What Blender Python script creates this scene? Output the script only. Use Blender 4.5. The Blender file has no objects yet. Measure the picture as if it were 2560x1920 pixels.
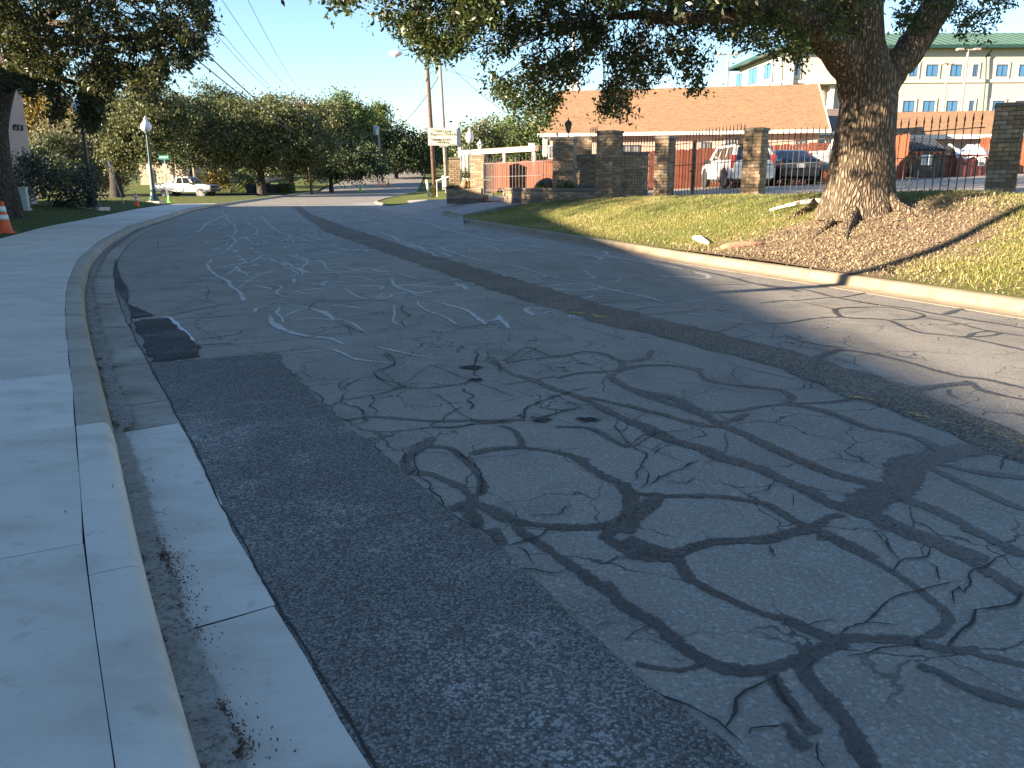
import bpy, math, random
import numpy as np
from mathutils import Vector, Matrix

random.seed(7)
RNG = np.random.default_rng(7)
SC = bpy.context.scene
COL = SC.collection
rad = math.radians

# ------------------------------------------------------------------ camera
F_PX, CAM_H, PITCH, ROLL = 2015.0, 1.5, rad(14.23), 0.004      # focal length in pixels of a 2560 wide picture
cam_data = bpy.data.cameras.new('camera')
cam = bpy.data.objects.new('camera', cam_data)
COL.objects.link(cam)
cam_data.sensor_width = 36.0
cam_data.lens = 36.0 * F_PX / 2560.0
cam_data.clip_start, cam_data.clip_end = 0.05, 3000
cam.location = (0, 0, CAM_H)
cam.rotation_mode = 'QUATERNION'
cam.rotation_quaternion = (Matrix.Rotation(rad(90) - PITCH, 3, 'X') @ Matrix.Rotation(-ROLL, 3, 'Z')).to_quaternion()
SC.camera = cam

# ------------------------------------------------------------------ light
SUN_EL = rad(14.5)
SUN_AZ = Vector((0.937, 0.349))                                   # horizontal travel direction of the light
world = bpy.data.worlds.new('World')
SC.world = world
world.use_nodes = True
wt = world.node_tree
bg = wt.nodes['Background']
sky = wt.nodes.new('ShaderNodeTexSky')
sky.sky_type = 'NISHITA'
sky.sun_disc = False
sky.sun_elevation = SUN_EL
sky.sun_rotation = math.atan2(-SUN_AZ.x, -SUN_AZ.y)
sky.air_density, sky.dust_density, sky.ozone_density = 1.0, 0.0, 3.6
tint = wt.nodes.new('ShaderNodeMix'); tint.data_type = 'RGBA'; tint.blend_type = 'MULTIPLY'; tint.inputs[0].default_value = 1.0   # white balance of the daylight
tint.inputs[7].default_value = (1.0, 0.93, 0.87, 1.0)
wt.links.new(sky.outputs[0], tint.inputs[6]); wt.links.new(tint.outputs[2], bg.inputs[0])
bg.inputs[1].default_value = 0.070
sun_data = bpy.data.lights.new('sun', 'SUN')
sun_data.energy = 5.0
sun_data.angle = rad(0.55)
sun_data.color = (1.0, 0.82, 0.60)
sun = bpy.data.objects.new('sun', sun_data)
COL.objects.link(sun)
sun.rotation_mode = 'QUATERNION'
sun.rotation_quaternion = Vector((SUN_AZ.x * math.cos(SUN_EL), SUN_AZ.y * math.cos(SUN_EL), -math.sin(SUN_EL))).to_track_quat('-Z', 'Y')
sun.location = (-30, -12, 20)
SC.view_settings.view_transform = 'Standard'
SC.view_settings.look = 'None'
SC.view_settings.gamma = 1.0
SC.view_settings.use_curve_mapping = False
SC.view_settings.exposure = 2.45

# ------------------------------------------------------------------ picture <-> place
def ray(x, y):
    a, b = (x - 1280) / F_PX, -(y - 960) / F_PX
    c, s = math.cos(ROLL), math.sin(ROLL)
    a2, b2 = a * c + b * s, -a * s + b * c
    return Vector((a2, math.cos(PITCH) + b2 * math.sin(PITCH), -math.sin(PITCH) + b2 * math.cos(PITCH)))
def at(x, y, z=0.0):
    d = ray(x, y); t = (z - CAM_H) / d.z
    return Vector((d.x * t, d.y * t, z))
def pt(x, y, Y):
    d = ray(x, y); t = Y / d.y
    return Vector((d.x * t, Y, CAM_H + d.z * t))
def at2(x, y, z=0.0):                                             # the same from a picture 2212 wide
    return at(x * 1.15732, y * 1.15732, z)
def project(P):
    """numpy (n,3) -> pixel x, y, depth"""
    X, Y, Z = P[:, 0], P[:, 1], P[:, 2] - CAM_H
    dep = Y * math.cos(PITCH) - Z * math.sin(PITCH)
    up = Y * math.sin(PITCH) + Z * math.cos(PITCH)
    dep = np.where(dep < 0.05, 0.05, dep)
    a2, b2 = X / dep, up / dep
    c, s = math.cos(ROLL), math.sin(ROLL)
    return 1280 + F_PX * (a2 * c - b2 * s), 960 - F_PX * (a2 * s + b2 * c), dep

# ------------------------------------------------------------------ mesh helpers
class MB:
    def __init__(s): s.v, s.f = [], []
    def add(s, vs, fs):
        o = len(s.v); s.v += [tuple(p) for p in vs]; s.f += [tuple(i + o for i in f) for f in fs]; return s
    def box(s, c, d, rz=0.0, taper=1.0):
        cx, cy, cz = c; hx, hy, hz = d[0] / 2, d[1] / 2, d[2] / 2
        co, si = math.cos(rz), math.sin(rz); vs = []
        for z, k in ((-hz, 1.0), (hz, taper)):
            for x, y in ((-hx, -hy), (hx, -hy), (hx, hy), (-hx, hy)):
                x *= k; y *= k
                vs.append((cx + x * co - y * si, cy + x * si + y * co, cz + z))
        return s.add(vs, [(3, 2, 1, 0), (4, 5, 6, 7), (0, 1, 5, 4), (1, 2, 6, 5), (2, 3, 7, 6), (3, 0, 4, 7)])
    def beam(s, a, b, w, h):
        a, b = Vector(a), Vector(b); d = (b - a).normalized()
        up = Vector((0, 0, 1)) if abs(d.z) < 0.95 else Vector((1, 0, 0))
        r = d.cross(up).normalized(); u = r.cross(d)
        vs = []
        for p in (a, b):
            for x, y in ((-1, -1), (1, -1), (1, 1), (-1, 1)): vs.append(p + r * (x * w / 2) + u * (y * h / 2))
        return s.add(vs, [(0, 1, 2, 3), (7, 6, 5, 4), (1, 0, 4, 5), (2, 1, 5, 6), (3, 2, 6, 7), (0, 3, 7, 4)])
    def tube(s, pts, rs, n=8, cap=True, wob=None):
        pts = [Vector(p) for p in pts]; m = len(pts)
        if not hasattr(rs, '__len__'): rs = [rs] * m
        ref = None; vs = []; fs = []
        for i, p in enumerate(pts):
            d = (pts[min(i + 1, m - 1)] - pts[max(i - 1, 0)]).normalized()
            if ref is None: ref = Vector((1, 0, 0)) if abs(d.x) < 0.8 else Vector((0, 1, 0))
            ref = (ref - d * ref.dot(d)).normalized(); bi = d.cross(ref)
            for k in range(n):
                a = 2 * math.pi * k / n; r = rs[i] * (wob(i, k) if wob else 1.0)
                vs.append(p + (ref * math.cos(a) + bi * math.sin(a)) * r)
        for i in range(m - 1):
            for k in range(n):
                k2 = (k + 1) % n; fs.append((i * n + k, i * n + k2, (i + 1) * n + k2, (i + 1) * n + k))
        if cap: fs.append(tuple(range(n - 1, -1, -1))); fs.append(tuple(range((m - 1) * n, m * n)))
        return s.add(vs, fs)
    def lathe(s, prof, c=(0, 0, 0), n=16, axis='z'):
        vs = []; fs = []; m = len(prof)
        for r, h in prof:
            for k in range(n):
                a = 2 * math.pi * k / n; x, y = r * math.cos(a), r * math.sin(a)
                p = (x, y, h) if axis == 'z' else ((x, h, y) if axis == 'y' else (h, x, y))
                vs.append((c[0] + p[0], c[1] + p[1], c[2] + p[2]))
        for i in range(m - 1):
            for k in range(n):
                k2 = (k + 1) % n; fs.append((i * n + k, i * n + k2, (i + 1) * n + k2, (i + 1) * n + k))
        fs.append(tuple(range(n - 1, -1, -1))); fs.append(tuple(range((m - 1) * n, m * n)))
        return s.add(vs, fs)
    def poly(s, pts): return s.add(pts, [tuple(range(len(pts)))])
    def prism(s, pts, z0, z1):
        n = len(pts); vs = [(p[0], p[1], z0) for p in pts] + [(p[0], p[1], z1) for p in pts]
        return s.add(vs, [tuple(range(n - 1, -1, -1)), tuple(range(n, 2 * n))] + [(i, (i + 1) % n, n + (i + 1) % n, n + i) for i in range(n)])
    def slab(s, corners, nrm, t):
        """a plate: a planar polygon given thickness t along -nrm"""
        nrm = Vector(nrm); n = len(corners); a = [Vector(p) for p in corners]; b = [p - nrm * t for p in a]
        return s.add(a + b, [tuple(range(n)), tuple(range(2 * n - 1, n - 1, -1))] + [(i, n + i, n + (i + 1) % n, (i + 1) % n) for i in range(n)])
    def grid(s, rows):
        n = len(rows[0]); o = [p for r in rows for p in r]; fs = []
        for i in range(len(rows) - 1):
            for k in range(n - 1): fs.append((i * n + k, i * n + k + 1, (i + 1) * n + k + 1, (i + 1) * n + k))
        return s.add(o, fs)
    def mesh(s, name, mat, smooth=False, sharp=None):
        me = bpy.data.meshes.new(name); me.from_pydata(s.v, [], s.f)
        if smooth:
            me.polygons.foreach_set('use_smooth', [True] * len(me.polygons))
            if sharp: me.set_sharp_from_angle(angle=rad(sharp))
        if mat: me.materials.append(mat)
        return me

MTX = {}
def tag(o, label=None, cat=None, group=None, kind=None):
    if label: o['label'] = label
    if cat: o['category'] = cat
    if group: o['group'] = group
    if kind: o['kind'] = kind
    return o
def thing(name, label, cat, loc=(0, 0, 0), rz=0.0, group=None):
    o = bpy.data.objects.new(name, None); COL.objects.link(o); o.empty_display_size = 0.3
    o.location = loc; o.rotation_euler = (0, 0, rz)
    MTX[o] = Matrix.Translation(Vector(loc)) @ Matrix.Rotation(rz, 4, 'Z')
    return tag(o, label, cat, group)
def root_of(o):
    while o.parent: o = o.parent
    return o
def obj(name, mb, mat, parent=None, smooth=False, sharp=None, world=False):
    """one mesh object; world=True: the builder holds world coordinates although the parent stands elsewhere"""
    me = mb if isinstance(mb, bpy.types.Mesh) else mb.mesh(name, mat, smooth, sharp)
    if world and parent is not None:
        inv = MTX[root_of(parent)].inverted()
        me.transform(inv)
    o = bpy.data.objects.new(name, me); COL.objects.link(o)
    if parent is not None: o.parent = parent
    return o
def struct(name, mb, mat, parent=None, **k):
    o = obj(name, mb, mat, parent, **k); o['kind'] = 'structure'; return o
def copy_tree(o, parent=None):
    c = o.copy(); COL.objects.link(c)
    if parent is not None: c.parent = parent
    for ch in list(o.children): copy_tree(ch, c)
    return c
def put(o, loc, rz=0.0):
    o.location = loc; o.rotation_euler = (0, 0, rz); return o

# ------------------------------------------------------------------ material helpers
def nd(t, typ, props=None, **ins):
    n = t.nodes.new(typ)
    for k, v in (props or {}).items(): setattr(n, k, v)
    for k, v in ins.items():
        key = int(k[1:]) if k[0] == 'i' and k[1:].isdigit() else k.replace('_', ' ')
        sk = n.inputs[key]
        if isinstance(v, bpy.types.NodeSocket): t.links.new(v, sk)
        else: sk.default_value = v
    return n
def c4(c): return (c[0], c[1], c[2], 1.0)
def new_mat(name):
    m = bpy.data.materials.new(name); m.use_nodes = True; t = m.node_tree
    return m, t, t.nodes['Principled BSDF']
def mth(t, op, a, b=0.0, clamp=False): return nd(t, 'ShaderNodeMath', {'operation': op, 'use_clamp': clamp}, i0=a, i1=b).outputs[0]
def mixc(t, f, a, b, blend='MIX'):
    n = t.nodes.new('ShaderNodeMix'); n.data_type = 'RGBA'; n.blend_type = blend
    for sk, v in ((n.inputs[0], f), (n.inputs[6], a), (n.inputs[7], b)):
        if isinstance(v, bpy.types.NodeSocket): t.links.new(v, sk)
        else: sk.default_value = v if not (isinstance(v, tuple) and len(v) == 3) else c4(v)
    return n.outputs[2]
def step(t, v, lo, hi): return nd(t, 'ShaderNodeMapRange', {'interpolation_type': 'SMOOTHSTEP'}, Value=v, From_Min=lo, From_Max=hi).outputs[0]
def wpos(t): return t.nodes.new('ShaderNodeNewGeometry').outputs['Position']
def opos(t): return t.nodes.new('ShaderNodeTexCoord').outputs['Object']
def noi(t, vec, scale, detail=4.0, rough=0.55): return nd(t, 'ShaderNodeTexNoise', Vector=vec, Scale=scale, Detail=detail, Roughness=rough).outputs[0]
def bump(t, h, strength, dist): return nd(t, 'ShaderNodeBump', Height=h, Strength=strength, Distance=dist).outputs[0]
def simple(name, a, b=None, scale=3.0, rough=0.7, bmp=0.0, bscale=40.0, bdist=0.01, metal=0.0, coat=0.0, local=True, fine=0.0, spec=0.5, stretch=None):
    """two colours mixed by noise with an optional relief"""
    m, t, p = new_mat(name)
    v = opos(t) if local else wpos(t)
    if stretch: v = nd(t, 'ShaderNodeMapping', Vector=v, Scale=stretch).outputs[0]
    b = b or tuple(x * 0.8 for x in a)
    col = mixc(t, step(t, noi(t, v, scale, 6), 0.32, 0.68), a, b)
    if fine:
        col = mixc(t, mth(t, 'MULTIPLY', step(t, noi(t, v, bscale * 2.0, 2), 0.35, 0.75), fine), col, tuple(x * 0.45 for x in b))
    t.links.new(col, p.inputs['Base Color'])
    p.inputs['Roughness'].default_value = rough; p.inputs['Metallic'].default_value = metal
    p.inputs['Coat Weight'].default_value = coat; p.inputs['Coat Roughness'].default_value = 0.08
    p.inputs['Specular IOR Level'].default_value = spec
    if bmp: t.links.new(bump(t, noi(t, v, bscale, 5), bmp, bdist), p.inputs['Normal'])
    return m

# ------------------------------------------------------------------ curves of the street
def smooth_line(pts, stepd=0.25, win=2.0):
    P = np.array([(p[0], p[1]) for p in pts], float)
    s = np.concatenate([[0], np.cumsum(np.hypot(*np.diff(P, axis=0).T))])
    n = int(s[-1] / stepd); q = np.linspace(0, s[-1], n)
    R = np.stack([np.interp(q, s, P[:, k]) for k in range(2)], 1)
    w = max(1, int(win / stepd)); ker = np.hanning(2 * w + 3)[1:-1]; ker /= ker.sum()
    for _ in range(2):
        A = np.concatenate([2 * R[0] - R[1:w + 1][::-1], R, 2 * R[-1] - R[-w - 1:-1][::-1]])
        R = np.stack([np.convolve(A[:, k], ker, 'valid') for k in range(2)], 1)
    return R
def offset(R, d):
    T = np.gradient(R, axis=0); T /= np.linalg.norm(T, axis=1)[:, None]
    return R + np.stack([T[:, 1], -T[:, 0]], 1) * d               # positive to the right of travel
def arclen(R): return np.concatenate([[0], np.cumsum(np.hypot(*np.diff(R, axis=0).T))])
def S(x): x = np.clip(x, 0, 1); return x * x * (3 - 2 * x)

edge_px = [(430, 1659), (380, 1500), (330, 1330), (290, 1180), (262, 1050), (240, 910), (210, 800), (195, 740), (180, 680), (175, 610), (190, 560), (230, 520), (290, 487), (350, 470)]
edge_w = [at2(x, y, 0.15) for x, y in edge_px]
d0 = (edge_w[0] - edge_w[2]).normalized()
edge_w = [edge_w[0] + d0 * 9, edge_w[0] + d0 * 4] + edge_w + [Vector((-16.3, 42.0, 0)), Vector((-17.6, 48.5, 0)), Vector((-18.8, 56, 0)), Vector((-20.4, 68, 0)), Vector((-22, 81, 0)), Vector((-24.3, 100, 0)), Vector((-27, 130, 0)), Vector((-30, 160, 0)), Vector((-33.5, 200, 0)), Vector((-38, 260, 0))]
L_EDGE = smooth_line(edge_w, 0.25, 1.6)
rc_px = [(2212, 678), (2160, 668), (1920, 632), (1700, 597), (1500, 568), (1260, 525), (1100, 498), (1000, 481)]
rc_w = [at2(x, y, 0.0) for x, y in rc_px]
d1 = (rc_w[0] - rc_w[2]).normalized()
rc_w = [rc_w[0] + d1 * 16, rc_w[0] + d1 * 5] + rc_w + [Vector((-3.9, 37.5, 0)), Vector((-6.6, 45.5, 0)), Vector((-9.2, 55, 0)), Vector((-10.0, 65, 0)), Vector((-10.6, 80, 0)), Vector((-11.6, 100, 0)), Vector((-14, 130, 0)), Vector((-17.5, 170, 0)), Vector((-22, 220, 0)), Vector((-26, 260, 0))]
R_EDGE = smooth_line(rc_w, 0.25, 2.0)
def hill(y): return 0.05 * np.maximum(0, np.asarray(y, float) - 105)

R_SUB = R_EDGE[::2]
def dist_line(X, Y, C):
    """signed distance to a polyline, positive on its right"""
    X = np.atleast_1d(np.asarray(X, float)); Y = np.atleast_1d(np.asarray(Y, float))
    out = np.empty(X.shape); T = np.gradient(C, axis=0)
    for i0 in range(0, X.size, 4000):
        x, y = X.flat[i0:i0 + 4000], Y.flat[i0:i0 + 4000]
        dx = x[:, None] - C[None, :, 0]; dy = y[:, None] - C[None, :, 1]
        k = np.argmin(dx * dx + dy * dy, 1); r = np.arange(len(x))
        tx, ty = T[k, 0], T[k, 1]; l = np.hypot(tx, ty)
        out.flat[i0:i0 + 4000] = (dx[r, k] * ty - dy[r, k] * tx) / l
    return out
TREE_XY = (6.45, 15.0)
def z_lot(x, y):
    x = np.asarray(x, float); xe = np.where(x < 11, x, 11 + 0.6 * (x - 11))
    return 0.5 + 0.053 * xe + 0.0033 * np.asarray(y, float)
def z_bank(x, y):
    x = np.asarray(x, float); y = np.asarray(y, float)
    d = dist_line(x.ravel(), y.ravel(), R_SUB).reshape(x.shape) - 0.16
    hp = np.interp(y, [0, 18, 23.5, 27.5, 30, 35, 40], [1.2, 1.13, 1.0, 0.88, 0.78, 0.62, 0.5])
    z = 0.15 + (hp - 0.15) * S(d / 4.4)
    r2 = (x - TREE_XY[0]) ** 2 + (y - TREE_XY[1]) ** 2
    z = z + 0.16 * np.exp(-r2 / 4.5)
    z = z + 0.03 * np.sin(x * 2.1 + y) * np.sin(y * 1.7 - x * .6) * S(d / 1.5)
    return z
SW_W = 2.35                                                        # width of pavement behind the kerb
L_LAWN = offset(L_EDGE, -(0.185 + SW_W))
def z_left(x, y):
    x = np.asarray(x, float); y = np.asarray(y, float)
    d = -dist_line(x.ravel(), y.ravel(), L_LAWN[::2]).reshape(x.shape)
    return 0.14 + 0.28 * S(d / 2.5) + 0.02 * np.sin(x * 1.3) * np.sin(y * .9) - 0.3 * S((y - 52) / 10)
def hit(x, y, zf, y0=5.0, y1=150.0):
    d = ray(x, y); Y = np.linspace(y0, y1, 3000); t = Y / d.y
    X = d.x * t; Z = CAM_H + d.z * t
    g = zf(X, Y); i = int(np.argmax(Z <= g))
    return Vector((X[i], Y[i], float(g[i])))
def zs(f, x, y): return float(f(np.array([x]), np.array([y]))[0])

# ------------------------------------------------------------------ materials
def make_asphalt():
    m, t, p = new_mat('old_asphalt'); v = wpos(t)
    big = noi(t, v, 0.35, 5); mid = noi(t, v, 2.2, 6); fine = noi(t, v, 60, 4, 0.7)
    st = nd(t, 'ShaderNodeTexVoronoi', Vector=v, Scale=85.0); cr = nd(t, 'ShaderNodeSeparateColor', Color=st.outputs['Color']).outputs[0]
    col = mixc(t, step(t, big, 0.3, 0.7), (0.230, 0.206, 0.174), (0.285, 0.255, 0.215))
    col = mixc(t, mth(t, 'MULTIPLY', step(t, mid, 0.42, 0.72), 0.55), col, (0.175, 0.158, 0.136))
    col = mixc(t, mth(t, 'MULTIPLY', step(t, fine, 0.40, 0.68), 0.6), col, (0.088, 0.081, 0.073))
    col = mixc(t, mth(t, 'MULTIPLY', step(t, cr, 0.80, 0.97), 0.55), col, (0.40, 0.37, 0.33))
    # worn areas where the stones stand out
    worn = step(t, noi(t, v, 0.55, 6, 0.65), 0.50, 0.66)
    col = mixc(t, mth(t, 'MULTIPLY', mth(t, 'MULTIPLY', worn, step(t, cr, 0.45, 0.9)), 0.5), col, (0.33, 0.30, 0.265))
    col = mixc(t, mth(t, 'MULTIPLY', mth(t, 'MULTIPLY', worn, step(t, st.outputs['Distance'], 0.35, 0.7)), 0.6), col, (0.055, 0.052, 0.048))
    # oil drips and stains
    dr = nd(t, 'ShaderNodeTexVoronoi', Vector=nd(t, 'ShaderNodeMapping', Vector=v, Scale=(3.2, 2.2, 1)).outputs[0], Scale=1.0)
    drn = mth(t, 'ADD', dr.outputs['Distance'], mth(t, 'MULTIPLY', noi(t, v, 14, 3), 0.30))
    msk = mth(t, 'MULTIPLY', step(t, drn, 0.215, 0.19), step(t, noi(t, v, 0.7, 2), 0.50, 0.60))
    col = mixc(t, mth(t, 'MULTIPLY', msk, 0.75), col, (0.05, 0.05, 0.05))
    sm = nd(t, 'ShaderNodeMapping', Vector=v, Scale=(0.9, 0.25, 1), Rotation=(0, 0, 0.4)).outputs[0]
    col = mixc(t, mth(t, 'MULTIPLY', step(t, noi(t, sm, 1.6, 5), 0.52, 0.72), 0.38), col, (0.10, 0.093, 0.085))
    # hairline cracks
    wv = nd(t, 'ShaderNodeTexNoise', Vector=v, Scale=2.4, Detail=5.0)
    vv = nd(t, 'ShaderNodeVectorMath', {'operation': 'ADD'}, i0=v, i1=nd(t, 'ShaderNodeVectorMath', {'operation': 'SCALE'}, i0=wv.outputs['Color'], Scale=0.55).outputs[0]).outputs[0]
    ck = nd(t, 'ShaderNodeTexVoronoi', {'feature': 'DISTANCE_TO_EDGE'}, Vector=vv, Scale=1.5).outputs['Distance']
    cm = mth(t, 'MULTIPLY', step(t, ck, 0.011, 0.004), step(t, noi(t, v, 0.9, 3), 0.42, 0.54))
    col = mixc(t, mth(t, 'MULTIPLY', cm, 0.85), col, (0.03, 0.03, 0.03))
    t.links.new(col, p.inputs['Base Color']); p.inputs['Roughness'].default_value = 0.74
    p.inputs['Specular IOR Level'].default_value = 0.45
    h = mth(t, 'SUBTRACT', mth(t, 'ADD', mth(t, 'ADD', fine, mth(t, 'MULTIPLY', mid, 0.5)), mth(t, 'MULTIPLY', mth(t, 'SUBTRACT', 1.0, st.outputs['Distance']), 0.5)), mth(t, 'MULTIPLY', cm, 2.0))
    t.links.new(bump(t, h, 0.7, 0.006), p.inputs['Normal'])
    return m
def ribbon_mat(name, col_a, col_b, ragged, dens, rough, streak=0.0, nscale=22.0):
    """a band whose edges break up; v runs -1..1 across it"""
    m, t, p = new_mat(name); v = wpos(t)
    uv = nd(t, 'ShaderNodeSeparateXYZ', Vector=t.nodes.new('ShaderNodeTexCoord').outputs['UV'])
    e = mth(t, 'ABSOLUTE', mth(t, 'SUBTRACT', mth(t, 'MULTIPLY', uv.outputs[1], 2.0), 1.0))
    n1 = mth(t, 'ADD', mth(t, 'MULTIPLY', noi(t, v, nscale, 6, 0.7), 0.65), mth(t, 'MULTIPLY', noi(t, v, nscale * 0.28, 4), 0.35)); n2 = noi(t, v, 3.1, 3)
    val = mth(t, 'ADD', mth(t, 'SUBTRACT', dens, mth(t, 'MULTIPLY', e, 1.0)), mth(t, 'MULTIPLY', mth(t, 'SUBTRACT', n1, 0.5), ragged))
    val = mth(t, 'ADD', val, mth(t, 'MULTIPLY', mth(t, 'SUBTRACT', n2, 0.5), ragged * 0.25))
    alpha = step(t, val, 0.0, 0.10)
    if streak: alpha = mth(t, 'MULTIPLY', alpha, mth(t, 'SUBTRACT', 1.0, mth(t, 'MULTIPLY', step(t, noi(t, v, 48, 4), 0.48, 0.62), streak)))
    col = mixc(t, step(t, noi(t, v, 9, 5), 0.35, 0.68), col_a, col_b)
    col = mixc(t, mth(t, 'MULTIPLY', step(t, noi(t, v, 160, 2), 0.5, 0.7), 0.35), col, tuple(min(1, x * 1.9) for x in col_b))
    t.links.new(col, p.inputs['Base Color']); t.links.new(alpha, p.inputs['Alpha']); p.inputs['Roughness'].default_value = rough
    t.links.new(bump(t, noi(t, v, 120, 3), 0.4, 0.004), p.inputs['Normal'])
    return m
def make_patch(name, dark, mid, light, bright, sc=100.0):
    m, t, p = new_mat(name); v = wpos(t)
    vo = nd(t, 'ShaderNodeTexVoronoi', Vector=v, Scale=sc); d = vo.outputs['Distance']; cr = nd(t, 'ShaderNodeSeparateColor', Color=vo.outputs['Color']).outputs[0]
    col = mixc(t, step(t, noi(t, v, 1.3, 5), 0.35, 0.68), dark, mid)
    col = mixc(t, mth(t, 'MULTIPLY', step(t, cr, 0.3, 0.95), 0.75), col, light)
    col = mixc(t, step(t, d, 0.45, 0.75), col, tuple(x * 0.5 for x in dark))
    pale = mth(t, 'MULTIPLY', step(t, noi(t, v, 0.8, 7, 0.7), 0.46, 0.70), step(t, cr, 0.25, 0.9))
    col = mixc(t, mth(t, 'MULTIPLY', pale, 0.9), col, bright)
    t.links.new(col, p.inputs['Base Color']); p.inputs['Roughness'].default_value = 0.88
    t.links.new(bump(t, mth(t, 'SUBTRACT', 1.0, d), 0.9, 0.008), p.inputs['Normal'])
    return m
def make_concrete(name, a, b, stain, amt, bscale=90):
    m, t, p = new_mat(name); v = wpos(t)
    col = mixc(t, step(t, noi(t, v, 1.1, 6), 0.3, 0.7), a, b)
    st = nd(t, 'ShaderNodeMapping', Vector=v, Scale=(1.0, 1.9, 1.0), Rotation=(0, 0, 0.45)).outputs[0]
    col = mixc(t, mth(t, 'MULTIPLY', step(t, noi(t, st, 2.3, 6), 0.44, 0.72), amt), col, stain)
    col = mixc(t, mth(t, 'MULTIPLY', step(t, noi(t, v, 11, 4), 0.60, 0.72), amt * 0.6), col, tuple(x * 0.6 for x in stain))
    col = mixc(t, mth(t, 'MULTIPLY', step(t, noi(t, v, bscale * 2.5, 2), 0.5, 0.75), 0.28), col, tuple(x * 0.55 for x in b))
    col = mixc(t, mth(t, 'MULTIPLY', t.nodes.new('ShaderNodeObjectInfo').outputs['Random'], 0.28), col, tuple(x * 0.75 for x in stain))
    br = nd(t, 'ShaderNodeMapping', Vector=v, Scale=(2.0, 60.0, 1.0), Rotation=(0, 0, -0.5)).outputs[0]
    col = mixc(t, mth(t, 'MULTIPLY', step(t, noi(t, br, 1.0, 3), 0.45, 0.7), 0.14), col, stain)
    t.links.new(col, p.inputs['Base Color']); p.inputs['Roughness'].default_value = 0.85
    t.links.new(bump(t, noi(t, v, bscale, 4), 0.35, 0.005), p.inputs['Normal'])
    return m
def make_soilgrass(name, grass_a, grass_b, soil_a, soil_b, tree=None):
    m, t, p = new_mat(name); v = wpos(t)
    g = mixc(t, step(t, noi(t, v, 1.4, 6), 0.35, 0.68), grass_a, grass_b)
    g = mixc(t, mth(t, 'MULTIPLY', step(t, noi(t, v, 45, 3), 0.42, 0.66), 0.6), g, tuple(x * 0.45 for x in grass_a))
    s = mixc(t, step(t, noi(t, v, 30, 6), 0.38, 0.66), soil_a, soil_b)
    if tree:
        xy = nd(t, 'ShaderNodeMapping', Vector=v, Location=(-tree[0], -tree[1], 0)).outputs[0]
        se = nd(t, 'ShaderNodeSeparateXYZ', Vector=xy)
        ex = mth(t, 'DIVIDE', mth(t, 'ADD', se.outputs[0], 1.2), 2.4); ey = mth(t, 'DIVIDE', mth(t, 'ADD', se.outputs[1], 1.5), 2.0)
        rr = mth(t, 'SQRT', mth(t, 'ADD', mth(t, 'MULTIPLY', ex, ex), mth(t, 'MULTIPLY', ey, ey)))
        k = mth(t, 'ADD', rr, mth(t, 'MULTIPLY', mth(t, 'SUBTRACT', noi(t, v, 1.1, 5), 0.5), 1.5))
        f = step(t, k, 1.25, 0.85)
    else:
        f = step(t, noi(t, v, 0.5, 4), 0.60, 0.72)
    col = mixc(t, f, g, s)
    t.links.new(col, p.inputs['Base Color']); p.inputs['Roughness'].default_value = 0.95; p.inputs['Specular IOR Level'].default_value = 0.15
    t.links.new(bump(t, noi(t, v, 35, 6), 0.8, 0.05), p.inputs['Normal'])
    return m
def leaf_mat(name, a, b, c, trans=0.35, rough=0.55):
    m, t, p = new_mat(name)
    ti = nd(t, 'ShaderNodeAttribute', {'attribute_name': 'tint'}).outputs['Fac']
    col = mixc(t, step(t, ti, 0.0, 0.62), a, b); col = mixc(t, step(t, ti, 0.7, 1.0), col, c)
    t.links.new(col, p.inputs['Base Color']); p.inputs['Roughness'].default_value = rough
    tr = nd(t, 'ShaderNodeBsdfTranslucent', Color=mixc(t, 0.5, col, tuple(min(1, x * 1.6) for x in c)))
    mx = nd(t, 'ShaderNodeMixShader', Fac=trans, i1=p.outputs[0], i2=tr.outputs[0])
    t.links.new(mx.outputs[0], t.nodes['Material Output'].inputs[0])
    return m
def make_bark(name, a, b, scale=1.0, depth=0.05):
    m, t, p = new_mat(name); v = nd(t, 'ShaderNodeMapping', Vector=opos(t), Scale=(scale, scale, scale * 0.27)).outputs[0]
    wv = nd(t, 'ShaderNodeTexNoise', Vector=v, Scale=5.0, Detail=4.0)
    vv = nd(t, 'ShaderNodeVectorMath', {'operation': 'ADD'}, i0=v, i1=nd(t, 'ShaderNodeVectorMath', {'operation': 'SCALE'}, i0=wv.outputs['Color'], Scale=0.16).outputs[0]).outputs[0]
    e = nd(t, 'ShaderNodeTexVoronoi', {'feature': 'DISTANCE_TO_EDGE'}, Vector=vv, Scale=19.0).outputs['Distance']
    n = noi(t, v, 26, 5)
    ridge = mth(t, 'ADD', step(t, e, 0.0, 0.30), mth(t, 'MULTIPLY', n, 0.45))
    col = mixc(t, step(t, e, 0.02, 0.2), tuple(x * 0.35 for x in a), mixc(t, step(t, n, 0.35, 0.65), a, b))
    t.links.new(col, p.inputs['Base Color']); p.inputs['Roughness'].default_value = 0.93; p.inputs['Specular IOR Level'].default_value = 0.2
    t.links.new(bump(t, ridge, 1.0, depth), p.inputs['Normal'])
    return m
def make_planks(name, a, b):
    m, t, p = new_mat(name); v = wpos(t)
    g = noi(t, nd(t, 'ShaderNodeMapping', Vector=v, Scale=(22, 22, 1.2)).outputs[0], 1.0, 5)
    rnd = t.nodes.new('ShaderNodeObjectInfo').outputs['Random']
    col = mixc(t, step(t, g, 0.3, 0.7), a, b)
    col = mixc(t, mth(t, 'MULTIPLY', rnd, 0.55), col, tuple(x * 0.55 for x in b))
    t.links.new(col, p.inputs['Base Color']); p.inputs['Roughness'].default_value = 0.8
    return m
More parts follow.
